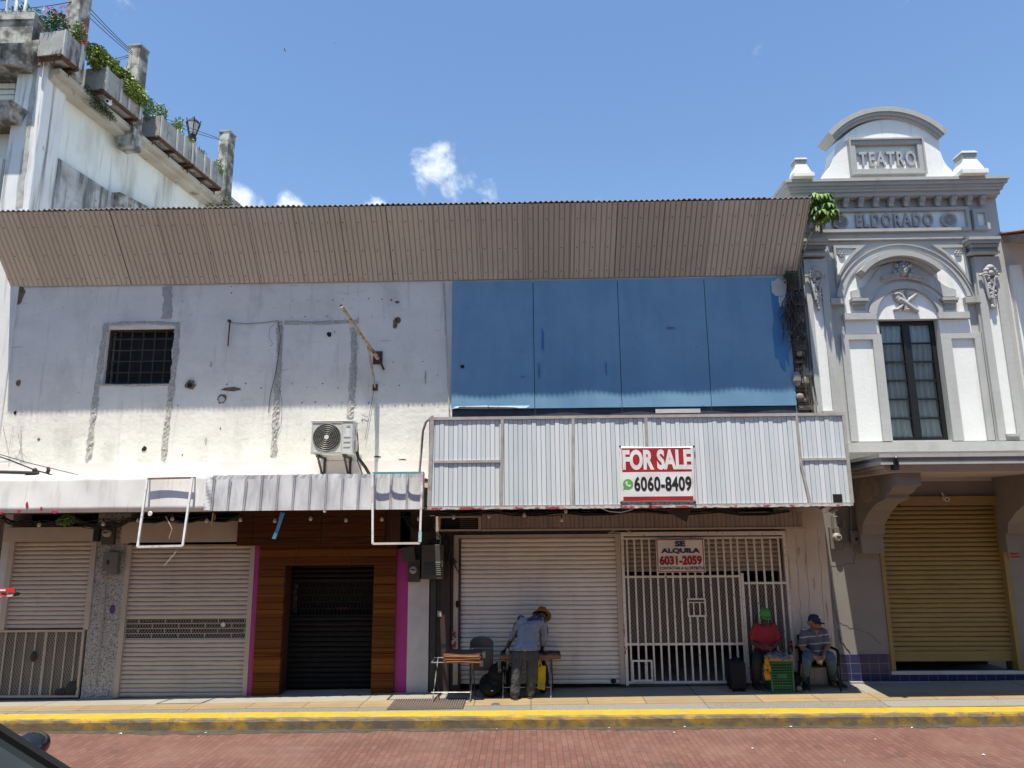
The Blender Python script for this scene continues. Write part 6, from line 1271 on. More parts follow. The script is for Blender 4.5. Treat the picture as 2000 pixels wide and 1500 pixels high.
for i in range(18): a = 2 * pi * i / 18; poly.append((-.62 + .42 * cos(a) * r_.uniform(.6, 1.1), 3.13 + .22 * sin(a) * r_.uniform(.6, 1.1)))
mb.add([(bx - .003, y, z) for y, z in poly], [tuple(range(18))]).build('damp_patch', mat('brown damp stain', (.26, .21, .16), (.33, .28, .23), 7, rough=.95), th)
# yellow shutter
YSH = mat('ochre painted steel slats', (.27, .205, .07), (.235, .175, .06), 2.4, rough=.5, bands=[(2, .078, (.26, .18, .06), .5, 0, (0, 0, 0))], streak=[((.08, .06, .03), 20, (.12, 1, 7), .66, .78, .7)], spots=[((.06, .05, .03), 40, .73, .77, .6)])
zsb = A(*T3(770, 1208), .1).z
ys = slats(sx0, sx1, zsb + .16, sz1 + .05, .10, YSH, 'roller_shutter', th, .078, .018); MB().box(sx0, sx1, .085, .11, zsb, zsb + .155).build('bottom_rail', YSH, ys)
rails(sx0 + .01, sx1 - .01, zsb - .2, sz1 + .1, .1, .06, YSH, ys, .12)
h = q4(T3, (470, 346), (1046, 346), (470, 394), (1046, 394), -.06); MB().box(h[0], h[1], -.08, .0, h[2], h[3]).build('shutter_housing', YSH, ys)
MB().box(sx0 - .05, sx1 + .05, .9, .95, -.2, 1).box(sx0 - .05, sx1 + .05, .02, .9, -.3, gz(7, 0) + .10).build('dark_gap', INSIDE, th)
TILE = mat('cobalt glazed tiles', (.016, .022, .085), (.024, .03, .105), 6, rough=.22, bands=[(0, .155, (.014, .018, .065), .5, .007, (.16, .16, .18)), (2, .155, (.014, .018, .065), .3, .007, (.16, .16, .18))])
tp = q4(T3, (160, 1176), (424, 1174), (166, 1312), (428, 1308), -.02); MB().box(tp[0], tp[1], -.022, -.001, gz(5.5, 0) - .05, tp[3]).build('tile_plinth', TILE, th)
zt_ = A(*T3(770, 1278), -.02).z; MB().box(tp[1] + .002, XE + 1.2, -.03, .02, gz(7, 0) - .06, zt_).build('tile_threshold', TILE, th)
MB().box(tp[1] + .003, XE + 1.2, -.035, .02, zt_ + .001, zt_ + .05).build('threshold_slab', DIRTYWHITE, th)
MB().box(tp[0], XE + 1.2, -.07, -.023, gz(6, 0) - .1, gz(5.0, 0) + .035).build('mortar_skirt', CONC, th)
cctv('small white security camera on the ochre shutter housing', A(*T3(716, 360), -.16), (-.15, -.95, -.2), .055)
n_ = q4(T3, (1040, 618), (1100, 617), (1044, 676), (1104, 674), -.006); o = tag(MB().box(n_[0], n_[1], -.009, -.0005, n_[2], n_[3]).build('notice', mat('dull pinkish white card', (.34, .26, .25), (.30, .23, .22), 4)), 'small white notice with three lines of red print right of the ochre shutter', 'notice')
mb = MB()
for i, (a, b) in enumerate(((.12, .82), (.18, .84), (.14, .94))):
    z = n_[3] - (n_[3] - n_[2]) * (.22 + .29 * i); hh = (n_[3] - n_[2]) * .075; w = n_[1] - n_[0]; rr = random.Random(i); x = n_[0] + w * a
    while x < n_[0] + w * b: d = rr.uniform(.012, .022); mb.box(x, x + d * .8, -.0115, -.0095, z - hh, z + hh * rr.uniform(.6, 1)); x += d
mb.build('red_print', mat('dark red print', (.28, .02, .03)), o)
# neighbouring building at the right edge
nb_ = thing('neighbour_building', 'pale plastered building with a tiled eave at the right edge beyond the theatre', 'building', (10.5, 0, 0))
MB().box(XE + .004, 13, .03, 6, sz1 + .3, 7.63).build('wall', mat('pale cream plaster', (.66, .65, .63), (.6, .59, .575), 1.5, rough=.85, bump=.3, bsc=15), nb_)
MB().box(XE + 1.202, 13, .02, 1, -.3, sz1 + .29).build('lower_wall', LOWG, nb_)
MB().box(XE + .05, XE + .24, -.06, .029, A(*T2(1600, 1376), 0).z, 7.15).build('corner_strip', WP, nb_)
e = A(1958, 462, -.9); ez = A(1972, 494, -.9).z
mb = MB().hexa([(XE + .02, -.95, 7.28), (13, -.95, 7.28), (13, .0, 7.6), (XE + .02, .0, 7.6)], [(XE + .02, -.95, 7.42), (13, -.95, 7.42), (13, .0, 7.74), (XE + .02, .0, 7.74)]); mb.build('eave', mat('weathered eave boards', (.30, .24, .19), (.22, .18, .15), 5), nb_)
mb = MB(); mb.grid(lambda u, v: Vector((XE - .02 + (13 - XE) * u, -1.02 + 2.6 * v, 7.44 + .03 * sin(u * 110) + .85 * v)), 160, 3); mb.build('roof', mat('old roof tiles', (.25, .11, .08), (.16, .10, .085), 4), nb_, solid=.03)
# ================================================================ sapling growing out of the broken wall, with roots
from mathutils import noise as MN
sap = thing('sapling', 'young tree with drooping hand shaped leaves growing out of the broken wall beside the theatre', 'tree', A(1562, 545, -.15))
MB().tube([A(1562, 560, -.12), A(1560, 530, -.18), A(1567, 500, -.26), A(1579, 470, -.34), A(1593, 438, -.42), A(1603, 400, -.44)], [.022, .02, .016, .014, .012, .008], 7).build('trunk', mat('green grey bark', (.16, .16, .11), (.10, .09, .07), 12), sap)
mb = MB(); mb2 = MB(); rr = random.Random(14); cc = A(1606, 404, -.44)
for k in range(40):
    d = Vector((rr.uniform(-1, 1), rr.uniform(-1, 1), rr.uniform(-.75, 1))); d = d.normalized() * rr.uniform(.5, 1)
    c = cc + Vector((d.x * .20, d.y * .20, d.z * .30)); out = Vector((d.x, d.y, .2)).normalized()
    for j in range(9):
        a = (j - 4) * .55 + rr.uniform(-.15, .15); dirr = (Matrix.Rotation(a, 3, 'Z') @ out); L_ = rr.uniform(.13, .22); w = L_ * .15; sd_ = dirr.cross(Vector((0, 0, 1))).normalized()
        p1 = c + dirr * L_ * .4 + Vector((0, 0, .0)); p2 = c + dirr * L_ * .72 + Vector((0, 0, -L_ * .35)); p3 = c + dirr * L_ * .85 + Vector((0, 0, -L_ * .8))
        (mb if k % 2 else mb2).add([c, p1 + sd_ * w, p2 + sd_ * w * .9, p3, p2 - sd_ * w * .9, p1 - sd_ * w], [(0, 1, 5), (1, 2, 4, 5), (2, 3, 4)])
mb.build('crown', LEAF, sap, fixn=False); mb2.build('young_leaves', mat('fresh pale leaf', (.17, .27, .07), (.12, .21, .045), 9, rough=.5), sap, fixn=False)
o = thing('root_mat', 'tangle of dark roots and dead vines on the broken wall end', 'plant', A(1552, 640, -.1)); mb = MB()
for k in range(60):
    x, y = 1546 + rr.uniform(-10, 14), rr.uniform(545, 640); P = [A(x, y, -.12 + rr.uniform(-.08, .04))]
    for j in range(4): x += rr.uniform(-9, 10); y += rr.uniform(4, 18); P.append(A(x, min(y, 690), -.12 + rr.uniform(-.10, .04)))
    mb.tube(P, rr.uniform(.004, .012), 4)
for k in range(8):
    x = 1560 + rr.uniform(-4, 8); mb.tube([A(x, 560, -.1), A(x + 8, 650, -.1), A(x + 12 + rr.uniform(-4, 8), 730, -.1), A(x + 18 + rr.uniform(-4, 14), 790, -.1)], .007, 4)
mb.build('roots', mat('dark roots', (.06, .055, .045)), o); mb = MB()
for q in ((1540, 536), (1548, 545), (1536, 545)): leaves(mb, A(*q, -.2), (.1, .08, .08), 60, .05, rr, .2)
mb.build('leaves', mat('dark moss leaf', (.04, .05, .02)), o, fixn=False)
# ================================================================ people
def foot(J, s_, px, py, dy=0):
    p = onpav(px, py); J[s_ + 'a'] = Vector((p.x, p.y + dy, gz(p.x, p.y) + .10))
def smooth_path(P, R, k=5):
    P = [Vector(p) for p in P]; out = []; rr_ = []
    for i in range(len(P) - 1):
        p0, p1, p2, p3 = P[max(i - 1, 0)], P[i], P[i + 1], P[min(i + 2, len(P) - 1)]
        for j in range(k):
            t = j / k; out.append(.5 * ((2 * p1) + (p2 - p0) * t + (2 * p0 - 5 * p1 + 4 * p2 - p3) * t * t + (3 * p1 - p0 - 3 * p2 + p3) * t ** 3)); rr_.append(R[i] + (R[i + 1] - R[i]) * t)
    out.append(P[-1]); rr_.append(R[-1]); return out, rr_
def limb(mb, P, R, seg=12):
    a, b = smooth_path(P, R); mb.tube(a, b, seg); mb.blob(P[0], R[0], 10, 7); mb.blob(P[-1], R[-1], 10, 7); return mb
def loft(mb, rings, right, seg=20):     # rings: (centre, rx, ry, forward vector)
    right = Vector(right).normalized(); vs = []; n = len(rings)
    for c, rx, ry, fw in rings:
        fw = Vector(fw).normalized(); rt = (right - fw * right.dot(fw)).normalized()
        for k in range(seg): a = 2 * pi * k / seg; vs.append(Vector(c) + rt * rx * cos(a) + fw * ry * sin(a))
    fs = [(i * seg + k, i * seg + (k + 1) % seg, (i + 1) * seg + (k + 1) % seg, (i + 1) * seg + k) for i in range(n - 1) for k in range(seg)] + [tuple(range(seg)), tuple((n - 1) * seg + k for k in range(seg))]
    return mb.add(vs, fs)
def fuse(mb, name, m, parent, vox=.009, it=4, wr=0, wsc=14, stretch=(1, 1, 1)):
    me = bpy.data.meshes.new('t'); me.from_pydata([tuple(v) for v in mb.v], [], mb.f); bm = bmesh.new(); bm.from_mesh(me); bmesh.ops.recalc_face_normals(bm, faces=bm.faces); bm.to_mesh(me); bm.free()
    t = bpy.data.objects.new('t', me); COL.objects.link(t); r = t.modifiers.new('r', 'REMESH'); r.mode = 'VOXEL'; r.voxel_size = vox; s_ = t.modifiers.new('s', 'SMOOTH'); s_.iterations = it; s_.factor = .5
    bpy.context.view_layer.update(); m2 = bpy.data.meshes.new_from_object(t.evaluated_get(bpy.context.evaluated_depsgraph_get())); bpy.data.objects.remove(t); bpy.data.meshes.remove(me); m2.name = name
    o0 = ORG[parent] if parent else Vector((0, 0, 0))
    nrm = [v.normal.copy() for v in m2.vertices]
    for v, n in zip(m2.vertices, nrm):
        p = v.co
        if wr: p = p + n * wr * (MN.noise(Vector((p.x * wsc * stretch[0], p.y * wsc * stretch[1], p.z * wsc * stretch[2]))) + .5 * MN.noise(p * wsc * 2.3))
        v.co = p - o0
    m2.materials.clear(); m2.materials.append(m)
    for p in m2.polygons: p.use_smooth = True
    o = bpy.data.objects.new(name, m2); COL.objects.link(o); ORG[o] = o0; o.parent = parent; return o
def hand(mb, wrist, d, palm_n, curl=.6, s=1.0, thumb=1):     # palm, five fingers, thumb off the side
    w = Vector(wrist); d = Vector(d).normalized(); n = Vector(palm_n); n = (n - d * n.dot(d)).normalized(); sd_ = d.cross(n).normalized()
    for k in range(4): a = (k - 1.5) * .019 * s; mb.tube([w + sd_ * a * .5, w + d * .045 * s + sd_ * a * .9, w + d * .088 * s + sd_ * a], [.014 * s, .0135 * s, .011 * s], 8)
    for k, L_ in enumerate((.066, .076, .071, .055)):
        a = (k - 1.5) * .0205 * s; p = w + d * .088 * s + sd_ * a; q = p; ang = 0; dd = d; P = [p]
        for f in (.45, .32, .23):
            ang += curl * (.8 if f == .45 else 1); dd = d * cos(ang) + n * sin(ang); q = q + dd * L_ * f * s; P.append(q)
        mb.tube(P, [.0098 * s, .0090 * s, .0082 * s, .0065 * s], 7); mb.blob(P[-1], .0065 * s, 6, 4)
    b = w + d * .03 * s - sd_ * .026 * s * thumb; P = [b, b + (d * .5 - sd_ * thumb * .8 + n * .3).normalized() * .04 * s, b + (d * .5 - sd_ * thumb * .8 + n * .3).normalized() * .04 * s + (d * .8 - sd_ * .3 * thumb + n * .5).normalized() * .032 * s]
    mb.tube(P, [.013 * s, .0105 * s, .008 * s], 7); mb.blob(P[-1], .008 * s, 6, 4)
def head(mb, c, fwd, up, s=.93):
    c = Vector(c); f = Vector(fwd).normalized(); u = Vector(up); u = (u - f * u.dot(f)).normalized(); r = f.cross(u).normalized()
    def w(x, y, z): return c + (r * x + f * y + u * z) * s
    M_ = Matrix((r, f, u)).transposed()
    def sh(p):
        q = p.copy()
        if q.z < 0: k = 1 + .32 * q.z / .115; q.x *= k; q.y = q.y * (1 + .12 * q.z / .115) + .012 * (-q.z / .115)
        return M_ @ (q * s)
    mb.blob(c, (.076, .094, .115), 18, 12, sh)
    mb.tube([w(0, .088, .015), w(0, .112, -.022), w(0, .096, -.034)], [.010 * s, .016 * s, .012 * s], 8)      # nose
    mb.tube([w(-.022, .086, -.062), w(0, .094, -.062), w(.022, .086, -.062)], .0085 * s, 6)                     # lips
    mb.tube([w(-.05, .074, .022), w(-.03, .088, .026), (w(0, .088, .02)), w(.03, .088, .026), w(.05, .074, .022)], .009 * s, 6)   # brow
    for e in (-1, 1):
        mb.blob(w(e * .079, -.005, -.012), (.013 * s, .018 * s, .03 * s), 8, 6)
    return w
def eyes(w, parent, s=1):
    mb = MB()
    for e in (-1, 1): mb.blob(w(e * .031, .083, .004), .0105 * s, 8, 6)
    mb.build('eyes', mat('dark eyes', (.03, .025, .02), (.25, .22, .2), 200, rough=.2), parent, smooth=True)
SK1 = mat('brown skin', (.13, .062, .04), (.11, .05, .032), 12, rough=.55); SK2 = mat('dark brown skin', (.085, .042, .028), (.07, .034, .023), 12, rough=.5); SK3 = mat('weathered tan skin', (.27, .135, .085), (.22, .105, .066), 14, rough=.55)
def shoe(name, heel, toe, m, sole, parent, up=.07, w=.045):
    h, t = Vector(heel), Vector(toe); d = (t - h).normalized(); mb = MB(); z = Vector((0, 0, 1))
    mb.tube([h - d * .02 + z * .05, h + d * .07 + z * .058, h + d * .15 + z * .045, t + z * .034], [.045, .05, .047, .032], 12).blob(t + z * .03, (.036, .036, .028), 10, 6).blob(h + z * .05, (.045, .045, .045), 10, 6).tube([h + z * .05 + d * .02, h + z * .11 + d * .025], [.047, .043], 12)
    o = fuse(mb, name, m, parent, .008, 3); mb = MB(); sd_ = d.cross(z).normalized(); poly = [(-.05, -.034), (-.06, 0), (-.05, .034), (.06, .045), (.16, .048), (.225, .036), (.245, 0), (.225, -.036), (.16, -.048), (.06, -.045)]
    L_ = (t - h).length / .2; base = [h + d * a * L_ + sd_ * b for a, b in poly]; n = len(base)
    mb.add([Vector((p.x, p.y, p.z - .005)) for p in base] + [p + z * .022 for p in base], [tuple(range(n)), tuple(range(2 * n - 1, n - 1, -1))] + [(i, (i + 1) % n, n + (i + 1) % n, n + i) for i in range(n)]); mb.build('sole', sole, o); return o
UP = Vector((0, 0, 1))
# ---- bending man seen from behind
p1 = thing('person', 'person in grey blue jacket and straw hat bending over the tray table, seen from behind', 'person', Vector((.0, -.72, gz(0, -.7))))
J = dict(hip=A(1026, 1268, -.62), lh=A(1012, 1276, -.63), rh=A(1040, 1276, -.62), lk=A(1008, 1318, -.68), rk=A(1038, 1315, -.64), la=A(1003.5, 1356, -.84), ra=A(1036, 1352, -.72),
         ch=A(1034, 1224, -.50), nb=A(1046, 1205, -.38), ls=A(1018, 1212, -.44), rs=A(1060, 1216, -.40), le=A(1004.5, 1236, -.36), re=A(1062, 1246, -.38), lw=A(990, 1266, -.34), rw=A(1058, 1270, -.28), hd=A(1058, 1204, -.30))
foot(J, 'l', 1006, 1366); foot(J, 'r', 1036, 1363)
body = MB(); rt = Vector((1, .08, 0)); fwt = (J['nb'] - J['hip']).normalized(); fb = Vector((0, 1, -.45))
loft(body, [(J['hip'], .15, .105, fb), (J['hip'].lerp(J['ch'], .5), .135, .10, fb), (J['ch'], .155, .11, fb), (J['nb'], .09, .07, fb)], rt)
limb(body, [J['nb'], J['nb'].lerp(J['hd'], .6), J['hd']], [.06, .055, .055])
for s_ in 'lr':
    limb(body, [J[s_ + 's'], J[s_ + 'e'], J[s_ + 'w']], [.052, .042, .028]); limb(body, [J[s_ + 'h'], J[s_ + 'k'], J[s_ + 'a']], [.08, .055, .04])
    limb(body, [J[s_ + 'a'], J[s_ + 'a'] + Vector((0, .02, -.04)), J[s_ + 'a'] + Vector((.0, .08, -.06))], [.038, .034, .025])
hand(body, J['lw'], (-.35, .7, -.35), (0, .3, -1), .25, 1, 1); hand(body, J['rw'], (.15, .9, -.25), (0, .3, -1), .35, 1, -1)
hf = Vector((.35, .75, -.75)); hu = Vector((.1, .75, .75)); w = head(body, J['hd'], hf, hu)
b1 = fuse(body, 'body', SK2, p1, .008, 3); eyes(w, p1)
JK = mat('grey blue nylon jacket', (.235, .27, .345), (.18, .21, .28), 5, rough=.42, bump=.35, bsc=22, stretch=(1, 1, .4)); NVY = mat('navy jacket yoke', (.025, .032, .07), (.035, .042, .085), 6, rough=.5)
jk = MB()
hem = J['hip'] + Vector((0, -.03, -.02))
loft(jk, [(hem, .195, .145, (0, 1, -.2)), (J['hip'].lerp(J['ch'], .25), .175, .13, fb), (J['hip'].lerp(J['ch'], .6), .168, .125, fb), (J['ch'], .182, .125, fb), (J['ch'].lerp(J['nb'], .6), .155, .10, fb), (J['nb'], .075, .068, fb)], rt)
limb(jk, [J['ch'].lerp(J['ls'], .7), J['ls'], J['ls'].lerp(J['le'], .55), J['le'], J['le'].lerp(J['lw'], .35)], [.085, .074, .064, .058, .05]); limb(jk, [J['ch'].lerp(J['rs'], .7), J['rs'], J['rs'].lerp(J['re'], .55), J['re'], J['re'].lerp(J['rw'], .4)], [.085, .076, .07, .066, .055])
jo = fuse(jk, 'jacket', JK, p1, .009, 3, .014, 17, (1.2, 1, .35))
yk = MB(); loft(yk, [(J['ch'].lerp(J['nb'], .42), .176, .117, fb), (J['ch'].lerp(J['nb'], .7), .15, .105, fb), (J['nb'], .082, .075, fb)], rt)
limb(yk, [J['ch'].lerp(J['ls'], .75), J['ls'] + Vector((0, .0, .012))], [.078, .074]); limb(yk, [J['ch'].lerp(J['rs'], .75), J['rs'] + Vector((0, 0, .012))], [.08, .076])
fuse(yk, 'yoke', NVY, jo, .011, 3)
sp_ = MB()
for a, b in (('ls', 'le'), ('rs', 're')):
    off = Vector((.0, -.03, 0)); d_ = J[b] - J[a]
    limb(sp_, [J[a] + d_ * .25 + Vector((-.05 if a == 'ls' else .05, .0, 0)), J[a] + d_ * .6 + Vector((-.03 if a == 'ls' else .035, .01, -.01)), J[b] + Vector((.02 if a == 'ls' else -.005, .02, -.03))], [.035, .048, .05])
fuse(sp_, 'sleeve_panel', NVY, jo, .011, 3, .006, 15)
TR = mat('grey work trousers', (.060, .064, .070), (.042, .046, .05), 7, rough=.8, bump=.3, bsc=40); tr_ = MB()
loft(tr_, [(J['hip'] + Vector((0, 0, .05)), .155, .115, (0, 1, 0)), (J['hip'] + Vector((0, 0, -.06)), .165, .125, (0, 1, 0)), (J['hip'] + Vector((0, 0, -.15)), .155, .11, (0, 1, 0))], rt)
for s_ in 'lr': limb(tr_, [J[s_ + 'h'], J[s_ + 'h'].lerp(J[s_ + 'k'], .5), J[s_ + 'k'], J[s_ + 'k'].lerp(J[s_ + 'a'], .6), J[s_ + 'a'] + Vector((0, 0, .03)), J[s_ + 'a'] + Vector((0, 0, -.025))], [.098, .09, .078, .076, .08, .074])
fuse(tr_, 'trousers', TR, p1, .009, 3, .012, 15, (1.3, 1.3, .6))
SH1 = mat('brown leather shoe', (.10, .055, .035), (.07, .04, .028), 9, rough=.5); SOLE = mat('dark rubber sole', (.05, .04, .035))
for s_ in 'lr': g = J[s_ + 'a']; gp = Vector((g.x, g.y - .03, gz(g.x, g.y))); shoe('shoe', gp, gp + Vector((.03 if s_ == 'r' else -.07, .20, 0)), SH1, SOLE, p1)
HAT = mat('tan straw hat', (.24, .125, .05), (.17, .09, .035), 14, rough=.85, bump=.4, bsc=80); mb = MB(); hu = hu.normalized(); hf_ = (hf - hu * hf.dot(hu)).normalized(); hr = hf_.cross(hu)
prof_ = [(.0, .14), (.05, .14), (.072, .125), (.088, .08), (.092, .03), (.118, .018), (.148, .006), (.156, -.004), (.146, -.006), (.094, .012)]; n = 24; vs = []
for k in range(n):
    a = 2 * pi * k / n
    for r_, h_ in prof_: vs.append(J['hd'] + hu * (h_ + .02 + (.02 * cos(2 * a) if r_ > .12 else 0)) + (hr * cos(a) + hf_ * sin(a) * 1.08) * r_)
mb.add(vs, [(k * 10 + j, ((k + 1) % n) * 10 + j, ((k + 1) % n) * 10 + j + 1, k * 10 + j + 1) for k in range(n) for j in range(9)]); mb.build('straw_hat', HAT, p1, smooth=True)
# ---- man in red shirt and green cap, perched on a stool
p2 = thing('person', 'person in a red t-shirt and green cap perched behind the green crate', 'person', Vector((3.55, -.5, gz(3.5, -.5))))
def b2(x, y, Y): return A(*B2(x, y), Y)
K = dict(hip=b2(630, 770, -.24), lh=b2(565, 790, -.26), rh=b2(700, 790, -.26), lk=b2(540, 900, -.46), rk=b2(715, 905, -.20), la=b2(522, 1185, -.58), ra=b2(690, 1200, -.50), ch=b2(640, 520, -.24), nb=b2(643, 400, -.22),
         ls=b2(525, 450, -.22), rs=b2(760, 445, -.22), le=b2(480, 630, -.24), re=b2(800, 640, -.24), lw=b2(610, 705, -.48), rw=b2(740, 710, -.46), hd=b2(643, 305, -.24))
foot(K, 'l', *B2(525, 1270)); foot(K, 'r', *B2(690, 1180)); K['ra'].y = -.08
bd = MB(); loft(bd, [(K['hip'], .15, .11, (0, -1, 0)), (K['hip'].lerp(K['ch'], .5), .145, .11, (0, -1, 0)), (K['ch'], .165, .115, (0, -1, 0)), (K['nb'], .08, .07, (0, -1, 0))], (1, 0, 0)); limb(bd, [K['nb'] - UP * .03, K['hd']], [.058, .052])
for s_ in 'lr':
    limb(bd, [K[s_ + 's'], K[s_ + 'e'], K[s_ + 'w']], [.055, .044, .028]); limb(bd, [K[s_ + 'h'], K[s_ + 'k'], K[s_ + 'a']], [.08, .058, .04]); g = K[s_ + 'a']; limb(bd, [g, g + Vector((0, -.02, -.04)), g + Vector((0, -.08, -.06))], [.038, .034, .025])
hand(bd, K['lw'], (.75, -.3, -.1), (.1, .2, -1), .5, 1, -1); hand(bd, K['rw'], (-.75, -.35, .0), (-.1, .3, 1), .6, 1, -1)
w = head(bd, K['hd'], (.06, -1, -.28), (0, -.2, 1)); fuse(bd, 'body', SK2, p2, .008, 3); eyes(w, p2)
RED = mat('red cotton', (.32, .022, .035), (.26, .018, .028), 6, rough=.85); sh = MB()
loft(sh, [(K['hip'] + UP * .0, .162, .12, (0, -1, 0)), (K['hip'].lerp(K['ch'], .35), .155, .12, (0, -1, 0)), (K['ch'], .168, .118, (0, -1, 0)), (K['ch'].lerp(K['nb'], .65), .145, .095, (0, -1, 0)), (K['nb'], .072, .065, (0, -1, 0))], (1, 0, 0))
for s_ in 'lr': limb(sh, [K['ch'].lerp(K[s_ + 's'], .7), K[s_ + 's'], K[s_ + 's'].lerp(K[s_ + 'e'], .72)], [.085, .07, .066])
fuse(sh, 't_shirt', RED, p2, .009, 3, .011, 16, (1.2, 1, .5))
BT = mat('black trousers', (.012, .012, .014), (.018, .018, .02), 8, rough=.85); t_ = MB(); loft(t_, [(K['hip'] + UP * .03, .165, .13, (0, -1, 0)), (K['hip'] - UP * .1, .17, .13, (0, -1, 0))], (1, 0, 0))
for s_ in 'lr': limb(t_, [K[s_ + 'h'], K[s_ + 'k'], K[s_ + 'k'].lerp(K[s_ + 'a'], .6), K[s_ + 'a'] + UP * .04], [.10, .082, .07, .062])
fuse(t_, 'trousers', BT, p2, .011, 3, .006, 12)
BS = mat('black canvas shoe', (.014, .014, .015), rough=.6)
for s_ in 'lr': g = K[s_ + 'a']; gp = Vector((g.x, g.y + .03, gz(g.x, g.y))); shoe('shoe', gp, gp + Vector((.01 if s_ == 'l' else .03, -.21, 0)), BS, mat('grey sole', (.2, .19, .18)), p2)
def cap(c, f, u, m, parent, rot=0, logo=None, s=.93, back=False):
    f = Vector(f).normalized(); u = Vector(u); u = (u - f * u.dot(f)).normalized(); r = f.cross(u); c = Vector(c); mb = MB(); n = 24; pf = [(.0, .135), (.035, .132), (.066, .112), (.084, .075), (.089, .035), (.088, .012)]; vs = []
    for k in range(n):
        a = 2 * pi * k / n
        for rr_, h in pf: vs.append(c + (r * cos(a) * rr_ + f * sin(a) * rr_ * 1.18 + u * h) * s)
    mb.add(vs, [(k * 6 + j, ((k + 1) % n) * 6 + j, ((k + 1) % n) * 6 + j + 1, k * 6 + j + 1) for k in range(n) for j in range(5)]); o = mb.build('cap', m, parent, smooth=True, solid=.004)
    fb_ = f * (-1 if back else 1); mb = MB()
    mb.grid(lambda a, b: c + (r * (.088 * sin((a - .5) * 2.6)) + fb_ * (.103 * cos((a - .5) * 2.6) * (1 - b) + b * (.103 * cos((a - .5) * 2.6) + .085 * cos((a - .5) * 2.9))) + u * (.018 - .02 * b - .02 * (2 * a - 1) ** 2)) * s, 14, 5); mb.build('peak', m, o, smooth=True, solid=.004); return o, r, f, u
cap(K['hd'] + Vector((0, .0, .02)), (.06, -1, -.28), (0, -.2, 1), mat('bright green cap', (.06, .30, .05), (.05, .25, .045), 8, rough=.75), p2)
st = thing('stool', 'black stool under the person in the red t-shirt', 'stool', Vector((K['hip'].x, -.20, gz(3.5, -.4)))); zs_ = K['hip'].z - .13
MB().lathe([(0, zs_ - .03), (.17, zs_ - .03), (.18, zs_ - .015), (.17, zs_), (0, zs_)], (K['hip'].x, -.20, 0), seg=20).build('seat', BLACKPAINT, st)
for sx_ in (-1, 1):
    for sy_ in (-1, 1): MB().tube([(K['hip'].x + sx_ * .11, -.20 + sy_ * .11, zs_ - .031), (K['hip'].x + sx_ * .17, -.20 + sy_ * .15, gz(3.5, -.4))], .014, 8).build('leg', BLACKPAINT, st)
# ---- older seated man with navy cap
p3 = thing('person', 'seated person in navy cap, striped grey polo and blue jeans with clasped hands', 'person', Vector((4.45, -.45, gz(4.4, -.45))))
G = dict(hip=b2(1330, 800, -.28), lh=b2(1250, 820, -.32), rh=b2(1420, 820, -.32), lk=b2(1205, 850, -.70), rk=b2(1515, 855, -.68), la=b2(1188, 1215, -.58), ra=b2(1558, 1205, -.52), ch=b2(1300, 590, -.30), nb=b2(1292, 460, -.30),
         ls=b2(1172, 515, -.30), rs=b2(1412, 505, -.29), le=b2(1135, 700, -.40), re=b2(1472, 690, -.40), lw=b2(1300, 835, -.72), rw=b2(1425, 838, -.72), hd=b2(1300, 390, -.33))
foot(G, 'l', *B2(1190, 1262)); foot(G, 'r', *B2(1558, 1235))
bd = MB(); loft(bd, [(G['hip'], .16, .12, (0, -1, 0)), (G['hip'].lerp(G['ch'], .5), .15, .125, (0, -1, 0)), (G['ch'], .165, .12, (0, -1, 0)), (G['nb'], .075, .07, (0, -1, 0))], (1, 0, 0)); limb(bd, [G['nb'] - UP * .04, G['nb'] + UP * .02, G['hd'] - UP * .02], [.06, .056, .052])
for s_ in 'lr':
    limb(bd, [G[s_ + 's'], G[s_ + 'e'], G[s_ + 'e'].lerp(G[s_ + 'w'], .5), G[s_ + 'w']], [.055, .043, .038, .028]); limb(bd, [G[s_ + 'h'], G[s_ + 'k'], G[s_ + 'a']], [.085, .06, .04]); g = G[s_ + 'a']; limb(bd, [g, g + Vector((0, -.02, -.04)), g + Vector((0, -.08, -.06))], [.038, .034, .025])
hand(bd, G['lw'], (.7, -.35, -.45), (.3, .3, -.6), .55, 1.05, -1); hand(bd, G['rw'], (-.75, -.30, -.4), (-.2, .25, -.7), .6, 1.05, 1)
hf3 = Vector((.72, -.68, -.05)); w = head(bd, G['hd'], hf3, UP); fuse(bd, 'body', SK3, p3, .008, 3); eyes(w, p3)
def stripes(N, L, pos, c, mixc, rng, noise):
    sx = N.new('ShaderNodeSeparateXYZ'); L.new(pos, sx.inputs[0]); ma = N.new('ShaderNodeMath'); ma.operation = 'MULTIPLY_ADD'; ma.inputs[1].default_value = -.10; L.new(sx.outputs[0], ma.inputs[0]); L.new(sx.outputs[2], ma.inputs[2])
    dv = N.new('ShaderNodeMath'); dv.operation = 'DIVIDE'; dv.inputs[1].default_value = .112; L.new(ma.outputs[0], dv.inputs[0]); fr = N.new('ShaderNodeMath'); fr.operation = 'FRACT'; L.new(dv.outputs[0], fr.inputs[0]); lt = N.new('ShaderNodeMath'); lt.operation = 'LESS_THAN'; lt.inputs[1].default_value = .15; L.new(fr.outputs[0], lt.inputs[0])
    return mixc(lt.outputs[0], c, (.42, .41, .40))
PO = mat('grey striped polo', (.115, .11, .125), (.095, .09, .105), 6, rough=.85, extra=stripes); sh = MB()
loft(sh, [(G['hip'] - UP * .04, .175, .145, (0, -1, 0)), (G['hip'].lerp(G['ch'], .35), .168, .14, (0, -1, 0)), (G['ch'], .172, .125, (0, -1, 0)), (G['ch'].lerp(G['nb'], .65), .148, .098, (0, -1, 0)), (G['nb'], .068, .066, (0, -1, 0))], (1, 0, 0))
